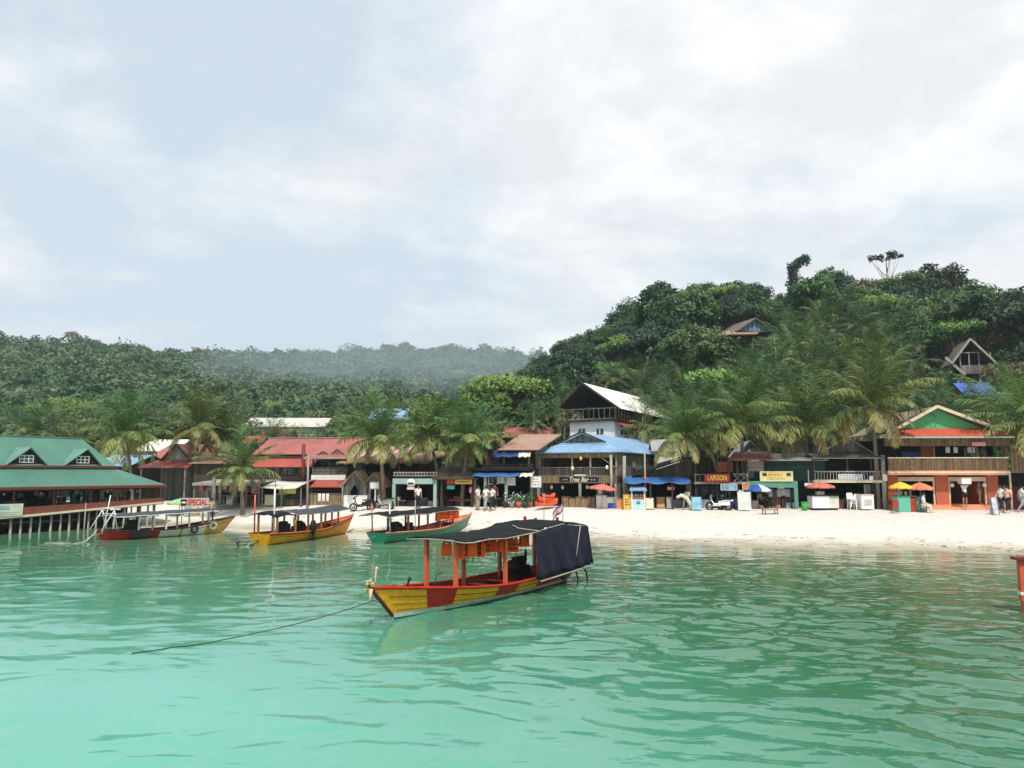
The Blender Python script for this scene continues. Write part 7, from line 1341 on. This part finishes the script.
# ---- huts on the near hill
def hut_ground(p): return ground(p.x, p.y)
c = at(748, 338, 118); HF = Frame(c.x, 118, 18); r = bld('hillside_bungalow', 'brown roofed bungalow with a blue grey lattice gable high on the slope', 'bungalow', HF, 0, 3, c.z - 2)
HZ = lambda py, v=0: HF.z(py, 0, v)
ul, ur = HF.u(719, 0), HF.u(778, 0); MB(HF).slab([(ul, -.6, HZ(337)), (HF.u(762, -.6), -.6, HZ(334)), (HF.u(766, 2), 2.4, HZ(327)), (HF.u(736, 2), 2.4, HZ(328))], .12).build('front_roof', ROOF_BROWN, r)
MB(HF).box(HF.u(726, 1), ur, 1.0, 6, c.z - 9, HZ(335)).build('wall', WOOD_DARK, r); gl, gr, ga = HF.u(741, 1.5), HF.u(777, 1.5), HF.u(759, 1.5)
MB(HF).add([(gl, 1.5, HZ(329)), (gr, 1.5, HZ(329)), (ga, 1.5, HZ(316.5))], [(0, 1, 2)]).build('lattice_gable', mat('blue_grey_boards', (.13, .17, .22), .7, .3, 1.5), r)
mb = MB(HF)
for i in range(9): t = i / 8; u = lerp(gl, gr, t); h_ = HZ(329) + (HZ(316.5) - HZ(329)) * (1 - abs(2 * t - 1)); mb.box(u - .06, u + .06, 1.42, 1.496, HZ(329), h_)
mb.build('lattice', SIGN_BLUE, r); MB(HF).slab([(gl - .5, .9, HZ(330.5)), (ga, .9, HZ(315.5)), (ga, 7, HZ(315.5)), (gl - .5, 7, HZ(330.5))], .12).slab([(gr + .5, .9, HZ(330.5)), (ga, .9, HZ(315.5) + .004), (ga, 7, HZ(315.5) + .004), (gr + .5, 7, HZ(330.5))], .12).build('gable_roof', [mat('grey_brown_sheet', (.17, .145, .12), .5, .2, 1, stripe=.25, wave=True)], r)
posts(r, HF, [HF.u(px, -.3) for px in (728, 742, 757)], -.3, c.z - 9, HZ(336), WOOD_DARK, .18)
c = at(978, 360, 95); SF = Frame(c.x, 95, -12); SZ = lambda py, v=0: SF.z(py, 0, v); SU = lambda px, v=0: SF.u(px, v)
r = bld('stilt_hut', 'steep gabled bamboo stilt hut standing out of the trees above the orange building', 'hut', SF, 0, 2, c.z - 6)
gl, gr, ga = SU(956), SU(1001), SU(976.5)
MB(SF).slab([(gl, -.7, SZ(364)), (ga, -.7, SZ(339.5)), (ga, 4, SZ(339.5)), (gl, 4, SZ(364))], .14).slab([(gr, -.7, SZ(364)), (ga, -.7, SZ(339.5) + .004), (ga, 4, SZ(339.5) + .004), (gr, 4, SZ(364))], .14).build('roof', mat('grey_brown_thatch', (.17, .14, .11), .95, .35, 3, stripe=.06, wave=True, bump=.6), r)
MB(SF).bar((gl, -.75, SZ(364)), (ga, -.75, SZ(339.5)), .1, .22).bar((gr, -.752, SZ(364)), (ga, -.752, SZ(339.5)), .1, .22).build('barge_board', POLE_WOOD, r)
MB(SF).box(SU(966), SU(999), 1.6, 1.7, SZ(372), SZ(356)).add([(SU(962), 1.6, SZ(356)), (SU(993), 1.6, SZ(356)), (ga, 1.6, SZ(342))], [(0, 1, 2)]).build('back_wall', BLACKISH, r); MB(SF).box(SU(966), SU(999), -.1, 3.8, SZ(373.5), SZ(371.8)).build('floor', WOOD_GREY, r); MB(SF).box(SU(966.5), SU(999), -.12, -.05, SZ(371.7), SZ(365)).build('bamboo_rail', WOOD_GREY, r)
MB(SF).bar((SU(964), -.1, SZ(352.5)), (SU(988), -.1, SZ(352.5)), .12).build('tie_beam', POLE_WOOD, r); posts(r, SF, (SU(967), SU(976), SU(986), SU(998)), .0, SZ(371.7), SZ(353), POLE_WOOD, .12); posts(r, SF, (SU(968), SU(987), SU(998)), .3, 2, SZ(373.5), POLE_WOOD, .2, 'stilt')
MB(SF).bar((SU(951), -.4, SZ(357)), (SU(970), -.4, SZ(375)), .18, .3).bar((SU(955), .2, SZ(394)), (SU(970), .0, SZ(374)), .14).build('brace', POLE_WOOD, r)
f9 = Frame(0, 86, -8); a, b, z0, z1 = fbox(f9, 972, 1001, 0, 384, 420); gable_house('blue_roofed_hut', 'hut with a vivid blue roof just below the stilt hut', f9, a, b, 0, 5, ground(at(980, 400, 86).x, 86) - 1, f9.z(394.5, a, 0), f9.z(383.5, a, 2.5), WOOD_DARK, mat('vivid_blue_roof', (.035, .10, .40), .5, .15, .8, stripe=.25, wave=True, dirt=.1), .3, along='u', cat='hut')

# ---- scooters, bench, bin
def scooter(px, py, Y, rz, m, label):
    p = at(px, py, Y); z = ground(p.x, Y); r = thing('scooter', (p.x, Y, z), label, 'scooter', None, R(rz))
    for x in (-.62, .62):
        w = MB().tube([(x + .24 * math.cos(t), 0, .27 + .24 * math.sin(t)) for t in np.linspace(0, 2 * math.pi, 17)], .06, 6, 0, False).build('wheel', BLACK, r, True); MB().tube([(x, -.04, .27), (x, .04, .27)], .15, 10).build('rim', STEEL, w, True)
    rows = [[(x, y * wd, z_ + hz_) for y in (-1, -.6, 0, .6, 1) for hz_ in [0.0 if abs(y) > .9 else (.06 if abs(y) > .5 else .09)]] for x, z_, wd in ((-.95, .62, .1), (-.6, .66, .17), (-.25, .60, .17), (.0, .40, .16), (.3, .36, .16), (.45, .6, .17), (.55, .9, .15), (.5, 1.0, .1))]
    MB().grid(rows).box(-.75, .0, -.13, .13, .33, .62).box(-.05, .42, -.14, .14, .28, .36).build('bodywork', m, r, True)
    MB().box(-.85, -.05, -.14, .14, .715, .80).build('saddle', BLACK, r, True); MB().tube([(.62, 0, .27), (.5, 0, .75), (.44, 0, 1.02)], .04, 6).build('fork', STEEL, r, True); MB().tube([(.36, -.32, 1.05), (.46, 0, 1.02), (.36, .32, 1.05)], .022, 6).build('handlebar', BLACK, r, True); MB().ball((.58, 0, .88), .08).build('headlight', WINDOW, r, True)
    for y in (-.28, .28): MB().tube([(.38, y, 1.05), (.35, y * 1.2, 1.22)], .012, 4).ball((.35, y * 1.2, 1.25), .05, .02, .05).build('mirror', BLACK, r, True)
scooter(719, 508, 54.9, 158, WHITE_PLASTIC, 'white scooter parked leftmost below the blue sign'); scooter(729, 508, 55.2, 195, mat('dark_blue_gloss', (.03, .05, .14), .3, .1, sp=.5), 'dark blue scooter between the white scooter and the pale panel'); scooter(733, 505.5, 56.2, 170, mat('bright_blue_gloss', (.06, .18, .50), .3, .1, sp=.5), 'bright blue scooter at the back of the parked group'); scooter(362, 506, 57.6, 200, BLACK, 'black scooter parked beside the blank white hoarding'); scooter(384, 506, 58.0, 150, mat('silver_gloss', (.35, .36, .37), .3, .1, sp=.5), 'silver scooter parked before the reddish palm trunk')
rr = aboard(743, 492, 508, .75, mat('worn_white_panel', (.60, .60, .57), .6, .2, 3), 'tall worn white panel leaning right of the parked scooters', -1.1, WHITE)
p = at(770, 513, 52.6); z = ground(p.x, 52.6); rr = thing('bamboo_daybed', (p.x, 52.6, z), 'low pinkish bamboo daybed alone on the open sand', 'daybed', None, R(8)); rr.scale = (.62, .62, .75)
MB().box(-.75, .75, -.38, .38, .34, .41).build('seat', mat('pinkish_bamboo', (.46, .29, .21), .7, .3, 3, stripe=.06, stripevar=.3), rr, True)
for s_ in (-1, 1): MB().slab([(s_ * .72, -.36, .42), (s_ * .72, .36, .42), (s_ * 1.0, .36, .78), (s_ * 1.0, -.36, .78)], .04).build('armrest', mat('pinkish_bamboo', (.46, .29, .21)), rr, True)
for x in (-.68, .68):
    for y in (-.32, .32): MB().box(x - .035, x + .035, y - .035, y + .035, -.05, .338).build('leg', WOOD_DARK, rr, True)
# small goods standing in the shop fronts
GO = [(CREAM, 'cream'), (GREEN_DARK, 'dark green'), (WOOD_BROWN, 'brown'), (TARP_GREY, 'dark grey'), (CL['grey'], 'grey'), (WOOD_DARK, 'dark wooden'), (DARK_RED, 'dark red'), (BLACK, 'black')]
def crate(px, v, k, where, s=1.0):
    m, cn = GO[k % len(GO)]; u = ux(px, v); p = FR.w((u, v, 0)); z = 1.32 if v > .55 else ground(p[0], p[1]); w, d, h = .3 * s * rnd.uniform(.8, 1.3), .26 * s, .5 * s * rnd.uniform(.6, 1.5)
    r = thing('goods_crate', (p[0], p[1], z - .01), '%s crate standing %s' % (cn, where), 'crate', '%s crates %s' % (cn, where), R(FR.deg + rnd.uniform(-12, 12))); MB().box(-w, w, -d, d, 0, h).build('body', m, r, True); MB().box(-w - .02, w + .02, -d - .02, d + .02, h + .002, h + .05).build('lid', GO[(k + 3) % 8][0], r, True)
for i, px in enumerate((272, 283, 292, 301)): crate(px, 1.8, i, 'under the white awning', 1.1)
for i, px in enumerate((397, 403, 412, 425, 431)): crate(px, 1.2, i, 'inside the mint stall', .9)
for i, px in enumerate((446, 452, 459, 466)): crate(px, 2.0, i + 2, 'inside the dark shop')
for i, px in enumerate((476, 497, 503, 511, 519, 527)): crate(px, 1.6, i + 4, 'inside the blue awning shop', 1.2)
for i, px in enumerate((632, 655, 664, 678)): crate(px, 1.9, i + 1, 'at the back of the tarpaulin shed', 1.2)
for i, px in enumerate((698, 704, 711, 740, 745)): crate(px, .9 if i < 3 else -.2, i + 3, 'in the entrance of the red sign shop', .9)
for i, px in enumerate((751, 768, 774, 786, 790)): crate(px, .9, i, 'inside the green shop', 1.1)
for i, px in enumerate((832, 838, 846, 870, 876)): crate(px, .7, i + 5, 'on the floor of the dark balcony house', .9)
for i, px in enumerate((216, 224, 233, 247, 256)): crate(px, 2.4, i + 2, 'in the long market stall', 1.1)
# overhead wires
for i, (x0, y0, x1, y1, sg) in enumerate(((308, 456, 441, 478, .5), (441, 466, 533, 480, .4), (883, 457, 1012, 452, .5), (645, 452, 883, 458, .9), (214, 478, 308, 458, .6))):
    pa, pb = Vector(FR.w((ux(x0, .3), .3, FR.z(y0, ux(x0, .3), .3)))), Vector(FR.w((ux(x1, .3), .3, FR.z(y1, ux(x1, .3), .3)))); o = MB().tube([pa.lerp(pb, t) - Vector((0, 0, sg * math.sin(math.pi * t))) for t in np.linspace(0, 1, 14)], .012, 4).build('overhead_wire', TARP_GREY); tag(o, 'thin sagging power line strung in front of the %s' % ['red roofed hall', 'dark shop and blue awning shop', 'orange building', 'tarp shed and green shop', 'long market stall'][i], 'wire')

# ------------------------------------------------------------------ people
def skin(name, verts, edges, radii, m, parent, root=0):
    me = bpy.data.meshes.new(name); me.from_pydata(verts, edges, []); o = bpy.data.objects.new(name, me); sc.collection.objects.link(o)
    md = o.modifiers.new('skin', 'SKIN'); sv = me.skin_vertices[0].data if me.skin_vertices else None
    if sv is None:
        bpy.context.view_layer.objects.active = o; me.attributes  # pragma: no cover
    for i, rr in enumerate(radii): me.skin_vertices[0].data[i].radius = (rr, rr) if not isinstance(rr, tuple) else rr
    me.skin_vertices[0].data[root].use_root = True
    s = o.modifiers.new('sub', 'SUBSURF'); s.levels = 1; s.render_levels = 1
    dg = bpy.context.evaluated_depsgraph_get(); ev = o.evaluated_get(dg); nm = bpy.data.meshes.new_from_object(ev); bpy.data.objects.remove(o)
    nm.materials.clear(); nm.materials.append(m); nm.name = name; nm.polygons.foreach_set('use_smooth', [True] * len(nm.polygons))
    o = bpy.data.objects.new(name, nm); sc.collection.objects.link(o); o.parent = parent; return o
def person(loc, rz, label, top, bottom, pose='stand', skinm=SKIN1, long_legs=True, carry=None, group=None, hat=None, s=1.0, backpack=None):
    r = thing('person', loc, label, 'person', group, R(rz)); r.scale = (s, s, s)
    J = dict(pel=(0, 0, .93), waist=(0, 0, 1.10), chest=(0, -.01, 1.30), neck=(0, -.01, 1.47), head=(0, -.03, 1.58), crown=(0, -.02, 1.70))
    for sd, n in ((1, 'l'), (-1, 'r')):
        J.update({'sh' + n: (sd * .17, 0, 1.41), 'el' + n: (sd * .23, .02, 1.14), 'ha' + n: (sd * .22, -.08, .90), 'fi' + n: (sd * .22, -.10, .80), 'hip' + n: (sd * .09, 0, .90), 'kn' + n: (sd * .10, -.02, .49), 'an' + n: (sd * .10, .02, .09), 'to' + n: (sd * .11, -.15, .035)})
    if pose == 'walk':
        J['knl'] = (.10, -.17, .52); J['anl'] = (.10, -.26, .10); J['tol'] = (.11, -.42, .06); J['knr'] = (-.10, .05, .50); J['anr'] = (-.10, .30, .16); J['tor'] = (-.11, .18, .04); J['elr'] = (-.23, -.08, 1.16); J['har'] = (-.22, -.26, .98); J['fir'] = (-.22, -.33, .92); J['ell'] = (.23, .12, 1.16); J['hal'] = (.22, .10, .92); J['fil'] = (.22, .10, .83)
    if pose == 'sit':
        for k, v in list(J.items()):
            if k[:2] not in ('kn', 'an', 'to') : J[k] = (v[0], v[1], v[2] - .45)
        for sd, n in ((1, 'l'), (-1, 'r')): J['kn' + n] = (sd * .12, -.42, .47); J['an' + n] = (sd * .12, -.42, .08); J['to' + n] = (sd * .12, -.58, .035); J['ha' + n] = (sd * .15, -.3, .55); J['fi' + n] = (sd * .13, -.38, .53)
    if pose == 'carry':
        for sd, n in ((1, 'l'), (-1, 'r')): J['el' + n] = (sd * .27, -.12, 1.42); J['ha' + n] = (sd * .24, -.16, 1.62); J['fi' + n] = (sd * .2, -.16, 1.70)
    names = list(J); ix = {k: i for i, k in enumerate(names)}
    E = [('pel', 'waist'), ('waist', 'chest'), ('chest', 'neck'), ('neck', 'head'), ('head', 'crown')]
    for n in 'lr': E += [('chest', 'sh' + n), ('sh' + n, 'el' + n), ('el' + n, 'ha' + n), ('ha' + n, 'fi' + n), ('pel', 'hip' + n), ('hip' + n, 'kn' + n), ('kn' + n, 'an' + n), ('an' + n, 'to' + n)]
    rad = dict(pel=.13, waist=.115, chest=.135, neck=.055, head=.095, crown=.075)
    for n in 'lr': rad.update({'sh' + n: .06, 'el' + n: .042, 'ha' + n: .032, 'fi' + n: .03, 'hip' + n: .09, 'kn' + n: .06, 'an' + n: .042, 'to' + n: .038})
    skin('body', [J[k] for k in names], [(ix[a], ix[b]) for a, b in E], [rad[k] for k in names], skinm, r)
    k2 = ['waist', 'chest', 'shl', 'shr', 'ml', 'mr', 'pel']; JJ = dict(J); 
    for n in 'lr': JJ['m' + n] = tuple(lerp(J['sh' + n][i], J['el' + n][i], .75) for i in range(3))
    JJ['chest'] = tuple(lerp(J['chest'][i], J['neck'][i], .25) for i in range(3))
    skin('shirt', [JJ[k] for k in k2], [(0, 1), (1, 2), (1, 3), (2, 4), (3, 5), (0, 6)], [.145, .155, .078, .078, .068, .068, .15], top, r)
    f = .92 if long_legs else .95; k3 = ['pel', 'hipl', 'hipr', 'knl', 'knr'] + (['al', 'ar'] if long_legs else [])
    for n in 'lr': JJ['a' + n] = tuple(lerp(J['kn' + n][i], J['an' + n][i], .9) for i in range(3))
    if not long_legs:
        for n in 'lr': JJ['kn' + n] = tuple(lerp(J['hip' + n][i], J['kn' + n][i], .8) for i in range(3))
    skin('trousers', [JJ[k] for k in k3], [(0, 1), (0, 2), (1, 3), (2, 4)] + ([(3, 5), (4, 6)] if long_legs else []), [.145, .11, .11, .085, .085] + ([.06, .06] if long_legs else []), bottom, r)
    h = J['head']; hd = MB().ball((h[0], h[1] + .025, h[2] + .06), .105, .115, .11, 10).build('hair', HAIR if hat is None else hat, r, True)
    MB().ball((h[0], h[1] - .105, h[2] - .005), .018, .022, .022, 6).build('nose', skinm, r, True)
    if backpack: MB().ball((0, .2, J['chest'][2] - .03), .17, .12, .25, 10).build('backpack', backpack, r, True)
    if carry:
        c = thing('carried_box', Vector(loc) + Vector((0, -.1, (1.52) * s)), carry, 'box', None, R(rz)); MB().box(-.32, .32, -.24, .24, 0, .36).build('body', WHITE, c, True); MB().box(-.33, .33, -.25, .25, .362, .40).build('lid', CREAM, c, True)
    return r
def stand(px, Y, rz, label, top, bottom, **k):
    p = at(px, 505, Y); return person((p.x, Y, k.pop('z', None) or ground(p.x, Y)), rz, label, top, bottom, **k)
stand(478, 56.6, 60, 'person in white shirt and khaki trousers, leftmost before the blue awning shop', CL['white'], CL['khaki'])
stand(486, 56.4, -40, 'person in white shirt and grey trousers walking before the blue awning shop', CL['white'], CL['grey'], pose='walk')
stand(492.5, 56.2, -60, 'person in white top and black trousers striding before the blue awning shop', CL['white'], CL['black'], pose='walk')
stand(494.5, 57.6, 10, 'person in a dark red shirt behind the people in white by the blue awning shop', CL['red'], CL['black'])
stand(418, 57.5, 20, 'person in a white top and dark trousers standing in the mint stall', CL['white'], CL['black'])
stand(600.5, 56.9, -30, 'person in a white shirt standing left of another under the red parasol', CL['white'], CL['grey'])
stand(606.5, 57.3, 30, 'person in a grey shirt with dark shorts under the red parasol', CL['grey'], CL['black'], long_legs=False)
stand(781.5, 56.0, 5, 'person in a pink shirt standing in the doorway of the green shop', CL['pink'], CL['black'], long_legs=False)
for px, Y, lab, c in ((761.5, 56.3, 'seated person in a khaki top under the blue parasol, left of the other', 'khaki'), (767, 56.1, 'seated person in a black top under the blue parasol', 'black')):
    p = at(px, 505, Y); z = ground(p.x, Y); person((p.x, Y, z), 20, lab, CL[c], CL['black'], pose='sit'); chair(W0, p.x, Y + .0, z, WOOD_BROWN, 'brown chair under the ' + lab.split(' under')[0].replace('seated ', ''), None, R(20))
p = at(923.5, 508, 52.6); z = ground(p.x, 52.6); person((p.x, 52.6, z), 60, 'seated person in white clothes beside the orange parasol', CL['white'], CL['white'], pose='sit', skinm=SKIN2); chair(W0, p.x, 52.6, z, WOOD_BROWN, 'brown chair under the person in white beside the orange parasol', None, R(60))
p = OF.w((OU(961, -.0), -.0, 0)); person((p[0], p[1] - .25, OZ(506.8)), 0, 'person in white top and black shorts carrying a white box on the head', CL['white'], CL['black'], pose='carry', long_legs=False, carry='white box carried on a person\'s head before the orange building')
p = OF.w((OU(978, 1.1), 1.1, 0)); person((p[0], p[1], OZ(505)), 70, 'person in a grey top and khaki trousers inside the orange building doorway', CL['grey'], CL['khaki'])
stand(1001.5, 52.2, -75, 'person in a white top walking behind the one with a backpack', CL['white'], CL['black'], pose='walk', skinm=SKIN2)
stand(1008, 51.8, -75, 'person in a peach top and black trousers walking with a peach backpack', CL['peach'], CL['black'], pose='walk', skinm=SKIN2, backpack=CL['peach'])
stand(1005.5, 53.0, -60, 'person in a khaki shirt just behind the walking pair', CL['khaki'], CL['grey'], pose='walk')
stand(1022, 52.2, 80, 'person in pale clothes walking at the right edge of the beach', CL['white'], CL['grey'], pose='walk', skinm=SKIN2)
stand(211.5, 58.3, 30, 'person in a khaki shirt standing by the grey concrete post', CL['khaki'], CL['black'])
for i, (u, v) in enumerate(((-3.4, 3.9), (1.3, 4.6), (5.4, 1.5), (8.3, 3.4))):
    p = PF.w((u, v, 0)); person((p[0], p[1], dz(u)), 30 + i * 60, 'dark clothed person standing in the shade of the pavilion', CL['black'], CL['blue'], group='people in the pavilion')
